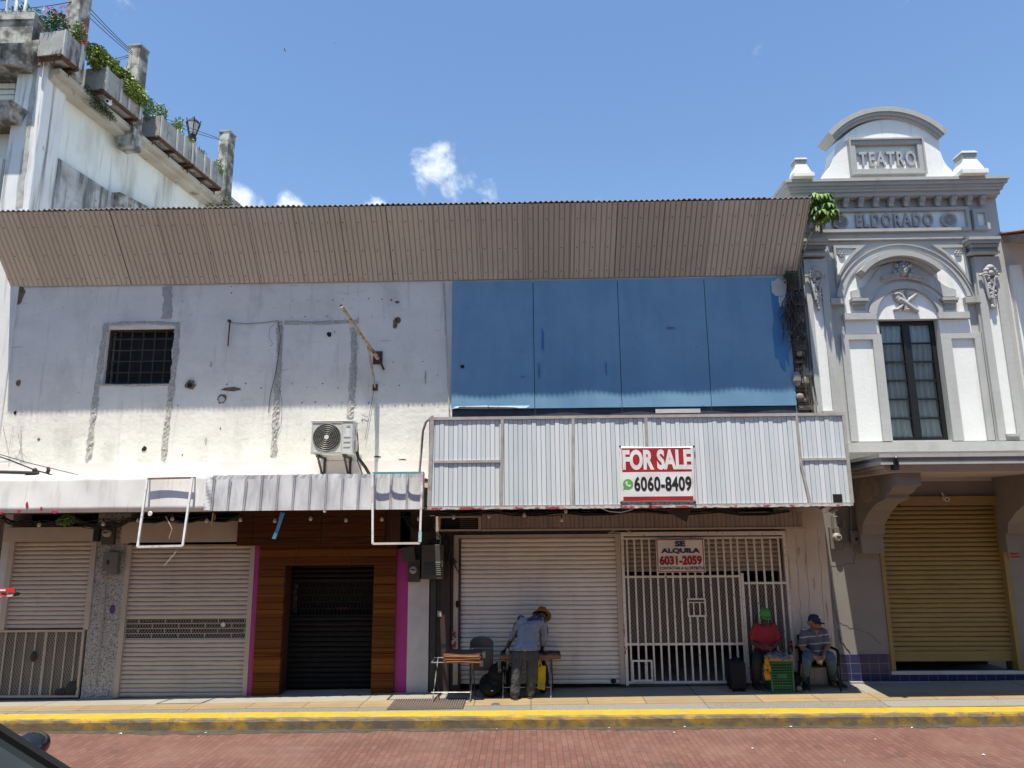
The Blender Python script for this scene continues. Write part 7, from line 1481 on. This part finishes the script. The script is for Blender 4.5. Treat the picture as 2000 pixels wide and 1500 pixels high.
for s_ in 'lr': limb(sh, [G['ch'].lerp(G[s_ + 's'], .7), G[s_ + 's'], G[s_ + 's'].lerp(G[s_ + 'e'], .82)], [.088, .072, .068])
po = fuse(sh, 'polo_shirt', PO, p3, .009, 3, .011, 16, (1.2, 1, .5))
mb = MB(); c = G['nb']; mb.add([c + Vector((-.085, -.05, .02)), c + Vector((-.02, -.11, -.03)), c + Vector((-.0, -.125, -.10)), c + Vector((-.06, -.12, -.07)), c + Vector((.085, -.05, .02)), c + Vector((.02, -.11, -.03)), c + Vector((.0, -.127, -.10)), c + Vector((.06, -.12, -.07))], [(0, 1, 2, 3), (4, 7, 6, 5)]); mb.build('collar', mat('grey collar', (.13, .125, .135)), po, solid=.008)
mb = MB(); mb.add([c + Vector((-.030, -.106, -.01)), c + Vector((.030, -.106, -.01)), c + Vector((.0, -.138, -.13))], [(0, 1, 2)]); mb.build('open_neck', SK3, po, solid=.006)
DN = mat('blue denim', (.032, .062, .115), (.043, .082, .14), 9, rough=.85, bump=.3, bsc=70, spots=[((.07, .11, .16), 6, .55, .7, .5)]); t_ = MB(); loft(t_, [(G['hip'] + UP * .02, .175, .15, (0, -1, 0)), (G['hip'] - UP * .09, .18, .15, (0, -1, 0))], (1, 0, 0))
for s_ in 'lr': limb(t_, [G[s_ + 'h'], G[s_ + 'h'].lerp(G[s_ + 'k'], .5) + UP * .01, G[s_ + 'k'], G[s_ + 'k'].lerp(G[s_ + 'a'], .55), G[s_ + 'a'] + UP * .03], [.10, .09, .078, .068, .064])
fuse(t_, 'jeans', DN, p3, .009, 3, .010, 17, (1.2, 1.2, .7))
for s_, dx in (('l', -.05), ('r', .12)): g = G[s_ + 'a']; gp = Vector((g.x, g.y + .03, gz(g.x, g.y))); shoe('shoe', gp, gp + Vector((dx, -.20, 0)), BS, mat('grey sole', (.2, .19, .18)), p3)
NC = mat('navy cap cloth', (.012, .016, .045), (.016, .02, .055), 8, rough=.7); co, r_, f_, u_ = cap(G['hd'] + UP * .015, hf3, UP, NC, p3)
mb = MB(); cc_ = G['hd'] + UP * .10 + f_ * .094 - r_ * .0
mb.tube([cc_ - r_ * .035 - UP * .012, cc_ - r_ * .01 + UP * .004 + f_ * .004, cc_ + r_ * .02 + UP * .006 + f_ * .003, cc_ + r_ * .035], .006, 5).tube([cc_ - r_ * .02 + UP * .014, cc_ + r_ * .01 + UP * .02], .005, 5); mb.build('emblem', WHITEV, co)
mb = MB(); hw = w
for e in (-1, 1): mb.blob(hw(e * .07, -.03, .03), (.018, .03, .03), 8, 6)
mb.blob(hw(0, -.075, -.0), (.06, .03, .05), 10, 6); mb.build('grey_hair', mat('grey hair', (.25, .24, .23), rough=.9), p3, smooth=True)
ch = thing('armchair', 'black plastic armchair under the person in jeans', 'chair', Vector((G['hip'].x, -.25, gz(4.4, -.3)))); zs_ = G['hip'].z - .13; hx = G['hip'].x; gzz = gz(4.4, -.3)
MB().box(hx - .24, hx + .24, -.50, -.06, zs_ - .04, zs_).build('seat', BLACKPAINT, ch, bevel=.015); MB().box(hx - .22, hx + .22, -.09, -.05, zs_ + .001, zs_ + .40).build('backrest', BLACKPAINT, ch, bevel=.02)
for s_ in (-1, 1):
    MB().tube([(hx + s_ * .25, -.07, zs_ + .2), (hx + s_ * .27, -.25, zs_ + .22), (hx + s_ * .27, -.45, zs_ + .21), (hx + s_ * .26, -.50, zs_ + .14), (hx + s_ * .25, -.48, zs_ - .02)], .022, 8).build('armrest', BLACKPAINT, ch)
    for yy in (-.47, -.09): MB().tube([(hx + s_ * .22, yy, zs_ - .041), (hx + s_ * .25, yy - (.03 if yy < -.3 else -.03), gzz)], [.022, .016], 8).build('leg', BLACKPAINT, ch)
# ================================================================ vendors' things
cr = thing('crate', 'tall green plastic crate standing before the person in red', 'crate', b2(870, 1320, -.62)); GRN = mat('green crate plastic', (.012, .115, .048), (.016, .135, .058), 6, rough=.4)
cb0, cb1 = b2(745, 1325, -.53), b2(1030, 1325, -.53); ct0, ct1 = b2(705, 890, -.51), b2(995, 890, -.51); zb_, zt_ = gz(cb0.x, -.53), ct0.z; yb0, yb1 = -.53, -.25
def cp(u, v, w_): # u across, v depth, w_ height
    a = cb0.lerp(cb1, u); b = ct0.lerp(ct1, u); p = a.lerp(b, w_); return Vector((p.x, yb0 + (yb1 - yb0) * v + .015 * (w_), zb_ + (zt_ - zb_) * w_))
mb = MB()
def cbar(mb, a, b, t=.012): mb.bar(a, b, t, t)
for v in (0, 1):
    for i in range(11): w_ = .07 + .84 * i / 10; cbar(mb, cp(0, v, w_), cp(1, v, w_), .015)
    for i in range(9): u = i / 8; cbar(mb, cp(u, v, 0), cp(u, v, 1), .008 if 0 < i < 8 else .03)
for u in (0, 1):
    for i in range(15): w_ = .05 + .9 * i / 14; cbar(mb, cp(u, 0, w_), cp(u, 1, w_), .011)
    for i in range(8): cbar(mb, cp(u, i / 7, 0), cp(u, i / 7, 1), .010)
mb.build('lattice', GRN, cr); mb = MB()
for w0, w1 in ((0, .045), (.93, 1.0), (.20, .235)): mb.hexa([cp(-.01, -.02, w0), cp(1.01, -.02, w0), cp(1.01, 1.02, w0), cp(-.01, 1.02, w0)], [cp(-.01, -.02, w1), cp(1.01, -.02, w1), cp(1.01, 1.02, w1), cp(-.01, 1.02, w1)])
mb.build('rim', GRN, cr); MB().hexa([cp(.30, -.028, .45), cp(.70, -.028, .45), cp(.70, -.005, .45), cp(.3, -.005, .45)], [cp(.3, -.028, .6), cp(.7, -.028, .6), cp(.7, -.005, .6), cp(.3, -.005, .6)]).build('name_plate', GRN, cr)
MB().hexa([cp(.03, .05, .05), cp(.97, .05, .05), cp(.97, .95, .05), cp(.03, .95, .05)], [cp(.03, .05, .9), cp(.97, .05, .9), cp(.97, .95, .9), cp(.03, .95, .9)]).build('dark_filler', mat('near black filler', (.004, .008, .005)), cr)  # near-black block added inside so the gaps in the lattice look dark
CB = mat('brown cardboard', (.36, .22, .11), (.30, .18, .09), 5, rough=.85)
a, b = b2(690, 892, -.55), b2(1012, 888, -.55); ty = (-.56, -.24); tb = thing('cardboard_tray', 'shallow brown cardboard tray on top of the green crate', 'tray', Vector(((a.x + b.x) / 2, -.40, zt_ + .002)))
MB().box(a.x, b.x, ty[0], ty[1], zt_ + .002, zt_ + .012).box(a.x, b.x, ty[0], ty[0] + .01, zt_ + .0121, zt_ + .065).box(a.x, b.x, ty[1] - .01, ty[1], zt_ + .0121, zt_ + .065).box(a.x, a.x + .01, ty[0] + .0101, ty[1] - .0101, zt_ + .0121, zt_ + .065).box(b.x - .01, b.x, ty[0] + .0101, ty[1] - .0101, zt_ + .0121, zt_ + .065).build('tray', CB, tb)
mb = MB(); rr = random.Random(3); pw = [(a.x - .05 + (b.x - a.x + .06) * i / 5, rr.uniform(-.66, -.44)) for i in range(6)]
mb.grid(lambda u, v: Vector((a.x - .06 + (b.x - a.x + .06) * u, -.58 + .36 * v, zt_ + .085 + .03 * sin(7 * u + 3 * v) * sin(5 * v + 2) + .02 * MN.noise(Vector((u * 8, v * 6, 1))) - (.05 if v == 0 or u == 0 else 0))), 30, 16)
tag(mb.build('plastic_sheet', mat('crumpled clear black plastic', (.10, .10, .11), (.28, .28, .29), 14, (.5, .62), rough=.2), solid=.003, smooth=True, origin=(a.x, -.40, zt_ + .07)), 'crumpled dark shiny plastic over the goods on the cardboard tray', 'plastic sheet')
yb = thing('yellow_bags', 'bunch of crinkled yellow bags hanging on the left of the green crate', 'bags', b2(670, 1000, -.57)); YB = mat('amber yellow plastic', (.50, .25, .015), (.38, .17, .01), 9, rough=.4); mb = MB()
for (x, y, w_, h_) in ((668, 900, 60, 110), (650, 960, 44, 120), (690, 980, 44, 110), (662, 1075, 64, 120), (690, 1085, 50, 110), (648, 1060, 36, 90)): c = b2(x, y, -.58); mb.blob(c, (w_ / 2 / 6.818 / 114, .035, h_ / 2 / 6.818 / 112), 12, 10, lambda p: p * (1 + .25 * sin(p.x * 160 + p.z * 30)))
mb.build('bags', YB, yb, smooth=True); mb = MB(); c = b2(668, 1008, -.58); mb.lathe([(.03, -.008), (.042, 0), (.03, .008)], c, seg=12); mb.build('tie_band', CABLE, yb)
sc_ = thing('suitcase', 'upright dark navy case between the white gate and the person in red', 'case', b2(290, 1250, -.30)); a, b = b2(170, 900, -.42), b2(402, 1245, -.42); zg = gz(a.x, -.4)
MB().box(a.x, b.x, -.44, -.16, zg + .03, a.z).build('shell', mat('dark navy shell', (.007, .008, .016), (.01, .011, .02), 5, rough=.6, spec=.2), sc_, bevel=.03)
mb = MB()
for i in range(5): x = a.x + (b.x - a.x) * (i + 1) / 6; mb.box(x - .006, x + .006, -.447, -.4405, zg + .08, a.z - .05)
mb.build('ridges', mat('navy ridge', (.012, .014, .028), rough=.6, spec=.2), sc_); MB().tube([(a.x + .06, -.30, a.z - .002), (a.x + .07, -.30, a.z + .03), (b.x - .07, -.30, a.z + .03), (b.x - .06, -.30, a.z - .002)], .012, 8).build('handle', BLACKPAINT, sc_)
for xx in (a.x + .05, b.x - .05):
    for yy in (-.40, -.20): MB().lathe([(0, -.02), (.03, -.02), (.03, .02), (0, .02)], (xx, yy, zg + .03), 'x', 12).build('wheel', BLACKPAINT, sc_)
bb = thing('backpack', 'black bag on the pavement between the crate and the seated person in jeans', 'bag', Vector((4.05, -.3, gz(4.05, -.3)))); mb = MB(); c = b2(1040, 1190, -.33); mb.blob((c.x, c.y, gz(c.x, -.3) + .13), (.10, .10, .13), 14, 10); fuse(mb, 'bag_body', BLACKPAINT, bb, .012, 2, .02, 9)
mb = MB(); c = b2(1085, 1195, -.5); mb.blob((c.x, c.y, gz(c.x, -.5) + .05), (.05, .05, .05), 10, 8); fuse(mb, 'grey_pocket', GREYBOX, bb, .01, 2, .01, 14)
# tables before the wide shutter
def b1(x, y, Y): return A(*B1(x, y), Y)
TUBE = mat('dull steel tube', (.30, .29, .27), (.12, .11, .10), 8, rough=.45, metal=.4); DTUBE = mat('dark steel tube', (.03, .03, .03), (.05, .05, .05), 8, rough=.45)
t1 = thing('folding_table', 'small folding stand carrying flattened cardboard left of the bending man', 'table', b1(380, 1290, -.7)); tz = b1(500, 842, -.78).z; e0, e1 = b1(140, 830, -.80).x, b1(700, 830, -.80).x; ya_, yb_ = -.82, -.42
MB().tube([(e0, ya_, tz - .02), (e1, ya_, tz - .02)], .010, 8).tube([(e0, yb_, tz - .02), (e1, yb_, tz - .02)], .010, 8).tube([(e0, ya_, tz - .02), (e0, yb_, tz - .02)], .010, 8).tube([(e1, ya_, tz - .02), (e1, yb_, tz - .02)], .010, 8).build('top_frame', TUBE, t1)
for xx in (b1(150, 1300, -.8).x, b1(590, 1300, -.8).x):
    MB().tube([(xx + .03, yb_, tz - .03), (xx, ya_ - .02, gz(xx, ya_))], .009, 8).build('leg', TUBE, t1); MB().tube([(xx + .05, ya_, tz - .03), (xx + .05, yb_ + .02, gz(xx, yb_))], .009, 8).build('leg', DTUBE, t1)
z_ = gz(-1, -.8) + .14; MB().tube([(b1(150, 0, -.8).x, ya_ + .01, z_), (b1(590, 0, -.8).x, ya_ + .01, z_)], .008, 6).build('stretcher', TUBE, t1)
cs = thing('cardboard_stack', 'stack of flattened copper brown cardboard on the small folding stand', 'cardboard', Vector(((e0 + e1) / 2 + .1, -.6, tz - .009))); x0, x1 = b1(292, 800, -.84).x, b1(705, 800, -.84).x; rr = random.Random(2); CP = mat('copper brown cardboard', (.36, .17, .085), (.28, .125, .06), 4, rough=.6)
for i in range(9):
    mb = MB(); z = tz - .008 + i * .0145; d0, d1, dy = rr.uniform(-.02, .02), rr.uniform(-.02, .015), rr.uniform(-.02, .02)
    mb.grid(lambda u, v: Vector((x0 + d0 + (x1 - x0 + d1 - d0) * u, ya_ - .02 + dy + .46 * v, z + .010 * sin(pi * u) * (-1 if i > 4 else .3) + .006 * sin(5 * u + i))), 12, 4); mb.build('cardboard_sheet', CP if i < 8 else mat('dark cardboard face', (.10, .065, .045), (.075, .05, .035), 4), cs, solid=.011)
fc = thing('folding_chair', 'grey metal folding chair with two white labels leaning on the wide shutter', 'chair', b1(730, 1180, -.22)); GCH = mat('grey brown chair enamel', (.10, .092, .082), (.085, .078, .07), 5, rough=.4)
x0, x1 = b1(588, 620, -.2).x, b1(862, 620, -.2).x; zt_, zm_ = b1(720, 552, -.2).z, b1(720, 688, -.2).z; xm_ = (x0 + x1) / 2; hw_ = (x1 - x0) / 2
poly = [(x0, zm_), (x1, zm_)] + [(xm_ + hw_ * cos(a), zt_ - .11 + .11 * sin(a)) for a in [pi * k / 14 for k in range(15)]]
MB().prism(poly, -.235, -.215).build('backrest', GCH, fc, bevel=.006); zs0 = b1(720, 950, -.25).z
MB().box(x0 + .05, x1 - .02, -.285, -.262, zs0, zm_ + .0).build('seat', mat('grey chair seat', (.085, .085, .09), (.07, .07, .075), 4, rough=.45), fc, bevel=.02)
for q0, q1 in (((708, 738), (768, 812)), ((702, 842), (742, 912))): r0 = rect(B1(*q0), B1(*q1), -.29); MB().box(r0[0], r0[1], -.2875, -.2855, r0[2], r0[3]).build('paper_label', mat('white paper label', (.55, .55, .55), (.3, .3, .32), 120, (.5, .58)), fc)
for xx in (x0 + .015, x1 - .015): MB().tube([(xx, -.245, zt_ - .1), (xx, -.25, zm_), (xx + (.0), -.40, gz(xx, -.4))], .013, 8).build('leg', GCH, fc); MB().tube([(xx, -.27, zm_ - .1), (xx, -.16, gz(xx, -.15))], .012, 8).build('leg', GCH, fc)
t2 = thing('folding_table', 'folding table under the shallow display tray before the bending man', 'table', b1(1250, 1290, -.4)); tz2 = b1(1500, 803, -.42).z; e0, e1 = b1(950, 800, -.5).x, b1(1640, 800, -.42).x; ya2, yb2_ = -.50, -.12
MB().box(e0 + .03, e1 - .03, ya2 + .02, yb2_ - .02, tz2 - .02, tz2 - .002).build('table_top', DTUBE, t2)
xl = b1(975, 1000, -.52).x
for xx, mm in ((xl, TUBE), (e1 - .16, TUBE)): MB().tube([(xx + .01, ya2 + .1, tz2 - .021), (xx, ya2 - .14, gz(xx, ya2))], .011, 8).build('leg', mm, t2); MB().tube([(xx + .03, yb2_ - .08, tz2 - .021), (xx + .05, yb2_, gz(xx, yb2_))], .011, 8).build('leg', DTUBE, t2)
MB().tube([(xl, ya2 - .1, gz(0, -.5) + .16), (e1 - .16, ya2 - .1, gz(0, -.5) + .16)], .009, 6).build('stretcher', TUBE, t2); MB().tube([(xl - .12, ya2, tz2 - .03), (e0 + .3, ya2, tz2 - .03)], .009, 6).build('side_bar', TUBE, t2)
ty_ = thing('display_tray', 'shallow brown wooden display tray of small goods on the folding table', 'tray', Vector(((e0 + e1) / 2, -.3, tz2))); WB = mat('brown tray wood', (.20, .105, .06), (.15, .08, .045), 6, rough=.6)
MB().box(e0, e1, ya2 - .03, yb2_, tz2, tz2 + .012).build('tray_base', mat('grey tray lining', (.20, .20, .19)), ty_); mb = MB(); mb.box(e0, e1, ya2 - .045, ya2 - .031, tz2 - .005, tz2 + .05).box(e0, e1, yb2_ + .001, yb2_ + .015, tz2 - .005, tz2 + .05).box(e0 - .014, e0 - .001, ya2 - .03, yb2_, tz2 - .005, tz2 + .05).box(e1 + .001, e1 + .014, ya2 - .03, yb2_, tz2 - .005, tz2 + .05); mb.build('tray_rim', WB, ty_)
rr = random.Random(6); mb = MB()
for i in range(110): x, y = rr.uniform(e0 + .03, e1 - .03), rr.uniform(ya2, yb2_ - .03); mb.blob((x, y, tz2 + .02), (rr.uniform(.01, .022), rr.uniform(.01, .02), rr.uniform(.006, .014)), 6, 4)
tag(mb.build('trinkets', mat('mixed trinkets', (.32, .33, .30), (.10, .10, .09), 60, (.45, .55), rough=.35), origin=((e0 + e1) / 2, -.3, tz2 + .013)), 'small grey green trinkets spread over the display tray', 'trinkets', kind='stuff')
c = b1(1505, 738, -.25); mb = MB().tube([(c.x - .09, -.28, tz2 + .05), (c.x, -.26, tz2 + .06), (c.x + .08, -.25, tz2 + .065)], [.012, .018, .012], 8).tube([(c.x - .07, -.31, tz2 + .045), (c.x + .05, -.31, tz2 + .055)], .012, 7); tag(mb.build('red_pouch', mat('dull red cloth', (.16, .03, .028), (.11, .025, .02), 12)), 'dull red rolled cloth on the right half of the display tray', 'cloth')
c = b1(1028, 740, -.42); o = thing('bottle', 'small clear bottle with pale label on the left end of the display tray', 'bottle', Vector((c.x, -.42, tz2 + .013))); zz = tz2 + .013; MB().lathe([(0, zz), (.026, zz), (.027, zz + .07), (.022, zz + .085), (.012, zz + .095), (.012, zz + .105)], (c.x, -.42, 0), seg=14).build('glass', mat('pale bottle plastic', (.42, .41, .37), rough=.25), o, smooth=True); MB().lathe([(.014, zz + .104), (.014, zz + .122), (0, zz + .122)], (c.x, -.42, 0), seg=12).build('cap', WHITEV, o)
mb = MB()
for i in range(4): x = b1(915 + 10 * i, 800, -.56).x; mb.tube([(x, -.56, tz2 - .02), (x + .006 * (-1) ** i, -.565, tz2 - .12), (x + .01, -.56, tz2 - .20 + .02 * (i % 2))], .005, 5)
tag(mb.build('hanging_straps', mat('grey strap', (.25, .25, .25)), origin=(b1(930, 800, -.56).x, -.56, tz2 - .02)), 'thin pale straps dangling from the left end of the folding table', 'straps')
bp_ = thing('backpack', 'large black backpack on the ground left of the bending man', 'backpack', b1(860, 1240, -.45)); mb = MB(); c = b1(855, 1090, -.45); zg = gz(c.x, -.45)
mb.blob((c.x - .02, -.44, zg + .17), (.21, .15, .18), 16, 12).blob((c.x + .06, -.42, zg + .32), (.14, .12, .17), 14, 10).blob((c.x + .12, -.40, zg + .46), (.07, .07, .10), 12, 8).blob((c.x - .08, -.55, zg + .13), (.12, .08, .11), 12, 8); fuse(mb, 'bag_body', BLACKPAINT, bp_, .013, 3, .025, 8)
MB().tube([(c.x + .16, -.36, zg + .50), (c.x + .19, -.40, zg + .58), (c.x + .13, -.42, zg + .55)], .012, 7).build('strap', BLACKPAINT, bp_); MB().box(c.x - .02, c.x + .01, -.645, -.63, zg + .12, zg + .135).build('buckle', GALV, bp_)
for (x, y, w_, h_, lab, Y) in ((1062, 980, .07, .17, 'black bag behind the left trouser leg of the bending man', -.32), (1440, 985, .10, .19, 'round black bag behind the yellow tote', -.30)):
    o = thing('black_bag', lab, 'bag', Vector((b1(x, y, Y).x, Y, gz(0, Y)))); mb = MB(); c = b1(x, y, Y); mb.blob((c.x, Y, gz(c.x, Y) + h_ * 1.3), (w_, .09, h_ * 1.3), 14, 10); fuse(mb, 'bag_body', BLACKPAINT, o, .013, 2, .015, 9); MB().tube([(c.x - .03, Y, gz(c.x, Y) + h_ * 2.55), (c.x, Y, gz(c.x, Y) + h_ * 2.9), (c.x + .04, Y, gz(c.x, Y) + h_ * 2.5)], .01, 6).build('strap', BLACKPAINT, o)
o = thing('tote_bag', 'bright yellow tote bag hanging from the table right of the bending man', 'bag', b1(1430, 1190, -.5)); a, b, c, d = b1(1382, 905, -.52), b1(1482, 905, -.50), b1(1466, 1190, -.52), b1(1372, 1180, -.52); YT = mat('bright yellow cloth', (.56, .42, .012), (.48, .35, .01), 5, rough=.7)
mb = MB(); mb.hexa([d, c, c + Vector((0, .08, 0)), d + Vector((0, .08, 0))], [a, b, b + Vector((0, .03, 0)), a + Vector((0, .03, 0))]); fuse(mb, 'sack', YT, o, .01, 2, .014, 12, (1, 1, .4)); MB().tube([a + Vector((.01, .01, 0)), b1(1390, 830, -.5), b1(1400, 812, -.48), b1(1410, 840, -.5), a + Vector((.06, .01, 0))], .013, 6).build('strap', YT, o)
# ================================================================ litter, birds
rr = random.Random(11); PP = mat('white litter paper', (.70, .69, .67), (.6, .59, .57), 9, rough=.8); first = None
spots_ = [((911, 1372), 'twisted white tissue near the foot of the small folding stand'), ((923, 1368), 'white paper crumb right of the twisted tissue'), ((1470, 1466), 'brightest white scrap in the middle of the red road'), ((1317, 1434), 'flat white scrap on the road near the kerb before the barred gate'), ((1782, 1427), 'white scrap by the gutter before the theatre'), ((1710, 1449), 'small white crumb on the road right of the middle'), ((1922, 1481), 'pale scrap at the lower right of the road'), ((1650, 1490), 'pale scrap at the bottom edge of the road'), ((236, 1431), 'white scrap in the gutter before the terrazzo pillar'), ((402, 1430), 'white scrap in the gutter before the cream shutter'), ((388, 1437), 'crumb on the road just off the wet gutter'), ((970, 1425), 'white scrap in the gutter before the bending man'), ((1190, 1424), 'white scrap in the gutter before the wide shutter'), ((1335, 1420), 'white flake against the kerb below the rent banner'), ((1545, 1424), 'white flake in the gutter before the green crate')]
for (px, py), lab in spots_:
    p = AZ(px, py, -.21 if py > 1400 else -.08)
    p.z = (rz(p.x) if p.y < Y4 - .03 else gz(p.x, p.y)) + .004
    if py > 1400 and p.y > Y4 - .05: p.y = Y4 - .05; p.z = rz(p.x) + .006
    if first is None:
        mb = MB(); mb.grid(lambda u, v: p + Vector((.07 * (u - .5), .06 * (v - .5), .004 + .022 * abs(sin(5 * u + 3 * v)) + .01 * sin(9 * v))), 5, 5); first = mb.build('paper_scrap', PP, origin=p, solid=.002); q = first; tag(first, lab, 'litter', 'white litter on the road and pavement')
    else:
        q = first.copy(); COL.objects.link(q); q.location = p; q['label'] = lab
    q.rotation_euler = (0, 0, rr.uniform(0, 6)); s_ = rr.uniform(.18, .48); q.scale = (s_, s_, s_)
def bird(px, py, Y, s, lab):
    c = A(px, py, Y); o = thing('bird', lab, 'bird', c); mb = MB(); BM = mat('black plumage', (.012, .012, .016))
    mb.tube([c + Vector((-.05, -.2, -.06)) * s, c + Vector((0, 0, 0)) * s, c + Vector((.06, .2, -.1)) * s], [.02 * s, .07 * s, .02 * s], 8); mb.build('body', BM, o)
    for d in ((-.10, .0, .34), (.20, .05, -.42)):
        d = Vector(d); MB().add([c, c + d * .5 * s + Vector((.08, 0, 0)) * s, c + d * s, c + d * .5 * s - Vector((.06, 0, 0)) * s], [(0, 1, 2, 3)]).build('wing', BM, o, solid=.01)
bird(556, 97, 70, .9, 'black bird gliding high in the sky at upper left'); bird(655.5, 83.5, 150, .7, 'tiny distant bird to the right of the larger bird')
# ================================================================ red plate on a post at the left edge
o = thing('street_sign', 'red plate with white marks jutting in from a post at the left edge', 'sign', (-8.02, -1.80, rz(-8))); MB().tube([(-8.02, -1.80, rz(-8)), (-8.02, -1.80, 1.95)], .025, 10).build('post', GALV, o)
x1 = A(33, 1157, -1.8).x; z0, z1 = A(15, 1156, -1.8).z, A(15, 1148.5, -1.8).z; RP = mat('bright red plate', (.62, .045, .03), (.55, .04, .03), 5, rough=.4)
MB().box(-8.05, x1, -1.85, -1.83, z0, z1).build('red_plate', RP, o); zz = A(15, 1167, -1.8).z; x2 = A(36, 1163, -1.8).x
mb = MB().hexa([(-8.05, -1.84, zz), (x2 - .03, -1.84, zz + .02), (x2 - .03, -1.82, zz + .02), (-8.05, -1.82, zz)], [(-8.05, -1.84, z0 - .006), (x2, -1.84, z0 - .012), (x2, -1.82, z0 - .012), (-8.05, -1.82, z0 - .006)]); mb.build('lower_plate', mat('red and white chevrons', (.55, .04, .03), (.66, .62, .6), 17, (.50, .54), rough=.5), o)
MB().hexa([(x2 - .05, -1.845, zz + .02), (x2 + .02, -1.845, zz + .03), (x2 + .02, -1.815, zz + .03), (x2 - .05, -1.815, zz + .02)], [(x2 - .02, -1.845, z0 - .0), (x2 + .04, -1.845, z0 - .01), (x2 + .04, -1.815, z0 - .01), (x2 - .02, -1.815, z0)]).build('black_tip', BLACKPAINT, o)
MB().box(-7.98, A(16, 1152, -1.8).x, -1.855, -1.8505, z0 + .015, z1 - .014).build('white_mark', WHITEV, o)
# ================================================================ parked car at the lower left
car = thing('parked_car', 'dark car at the lower left corner with its sloping windscreen and side mirror in view', 'car', (-4.4, -8.75, rz(-4))); zr = rz(-4)
CARP = mat('dark metallic car paint', (.012, .014, .018), (.015, .017, .022), 3, rough=.18, spec=.6); RUB = mat('black rubber', (.014, .014, .014), rough=.8); CY = -8.78; HW = .93
P0, P1 = A(0, 1436, CY + .80), A(92, 1502, CY + .80)         # far screen edge
dx = (P1 - P0); sl = dx.z / dx.x; xt = P0.x - .22; zt_ = P0.z - .22 * sl; xb = P1.x + .62; zb_ = P1.z + .62 * sl
lower = [(-6.9, zr + .30), (-6.95, zr + .75), (-6.8, zr + 1.10), (xb - .02, zb_), (xb + .5, zb_ - .10), (xb + .95, zb_ - .30), (xb + 1.0, zr + .55), (xb + .95, zr + .25)]
MB().prism(lower, CY - HW, CY + HW).build('body', CARP, car, bevel=.06)
def gp_(x, z, s): k = (z - zb_) / (zt_ - zb_); return Vector((x, CY + s * (HW - .03 - .12 * k), z))
for s in (-1, 1):
    mb = MB(); mb.bar(gp_(xb, zb_, s), gp_(xt, zt_, s), .075, .06); mb.bar(gp_(xt, zt_, s), gp_(-6.1, zt_ - .02, s), .07, .07); mb.bar(gp_(-6.1, zt_ - .02, s), gp_(-6.75, zr + 1.1, s), .10, .08); mb.bar(gp_(-4.9, zr + 1.12, s), gp_(-4.9, zt_, s), .07, .06)
    mb.build('side_pillar_frame', mat('black trim', (.010, .010, .011), rough=.3), car)
MB().grid(lambda u, v: gp_(xt + (-6.1 - xt) * u, zt_ + .02 + .04 * sin(pi * v) * sin(pi * (.1 + .8 * u)), -1).lerp(gp_(xt + (-6.1 - xt) * u, zt_ + .02 + .04 * sin(pi * v) * sin(pi * (.1 + .8 * u)), 1), v), 10, 10).build('roof', CARP, car, smooth=True, solid=.02)
CG = mat('tinted car glass', (.02, .028, .028), (.024, .032, .032), 2, rough=.05, spec=1.0)
MB().grid(lambda u, v: gp_(xt + (xb - xt) * v, zt_ + (zb_ - zt_) * v, -1).lerp(gp_(xt + (xb - xt) * v, zt_ + (zb_ - zt_) * v, 1), u) + Vector((.5, 0, .8)) * .045 * sin(pi * u), 12, 4).build('windscreen', CG, car, smooth=True)
for s in (-1, 1): MB().add([gp_(xb - .06, zb_ - .0, s), gp_(xt - .03, zt_ - .03, s), gp_(-6.1, zt_ - .05, s), gp_(-6.7, zr + 1.1, s)], [(0, 1, 2, 3)]).build('side_window', CG, car)
MB().add([gp_(-6.1, zt_, -1), gp_(-6.1, zt_, 1), gp_(-6.8, zr + 1.1, 1), gp_(-6.8, zr + 1.1, -1)], [(0, 1, 2, 3)]).build('rear_window', CG, car)
MB().box(-6.6, xb - .3, CY - .8, CY + .8, zr + .9, zr + 1.1).build('dashboard', mat('pale grey dashboard', (.20, .20, .19)), car)
mc = A(56, 1457, CY + 1.06); mb = MB(); mb.blob(mc, (.10, .13, .085), 16, 12, lambda p: Vector((p.x * (1.15 if p.x > 0 else .75), p.y, p.z))); mo = mb.build('side_mirror', CARP, car, smooth=True); MB().bar(mc + Vector((-.02, -.08, -.04)), gp_(mc.x - .02, mc.z - .10, 1), .04, .03).build('mirror_arm', RUB, mo); MB().box(mc.x - .085, mc.x - .078, mc.y - .09, mc.y + .09, mc.z - .05, mc.z + .05).build('mirror_glass', GALV, mo)
mc2 = Vector((mc.x, 2 * CY - mc.y, mc.z)); MB().blob(mc2, (.10, .13, .085), 16, 12).bar(mc2 + Vector((-.02, .08, -.04)), gp_(mc.x - .02, mc.z - .10, -1), .04, .03).build('side_mirror', CARP, car, smooth=True)
for xx in (-6.1, xb + .15):
    for s in (-1, 1):
        wh = MB().lathe([(.20, -.10), (.33, -.11), (.35, -.06), (.35, .06), (.33, .11), (.20, .10)], (xx, CY + s * (HW - .08), zr + .35), 'y', 24).build('wheel', RUB, car, smooth=True); MB().lathe([(0, s * .10), (.08, s * .115), (.19, s * .10), (.21, s * .085)], (xx, CY + s * (HW - .08), zr + .35), 'y', 18).build('rim', GALV, wh)
for s in (-1, 1): MB().blob((xb + .93, CY + s * .68, zr + .72), (.06, .2, .09), 12, 8).build('headlight', mat('headlight glass', (.6, .62, .62), rough=.1), car, smooth=True); MB().blob((-6.92, CY + s * .75, zr + .9), (.04, .12, .1), 10, 8).build('tail_light', mat('red lamp glass', (.35, .01, .01), rough=.15), car, smooth=True)
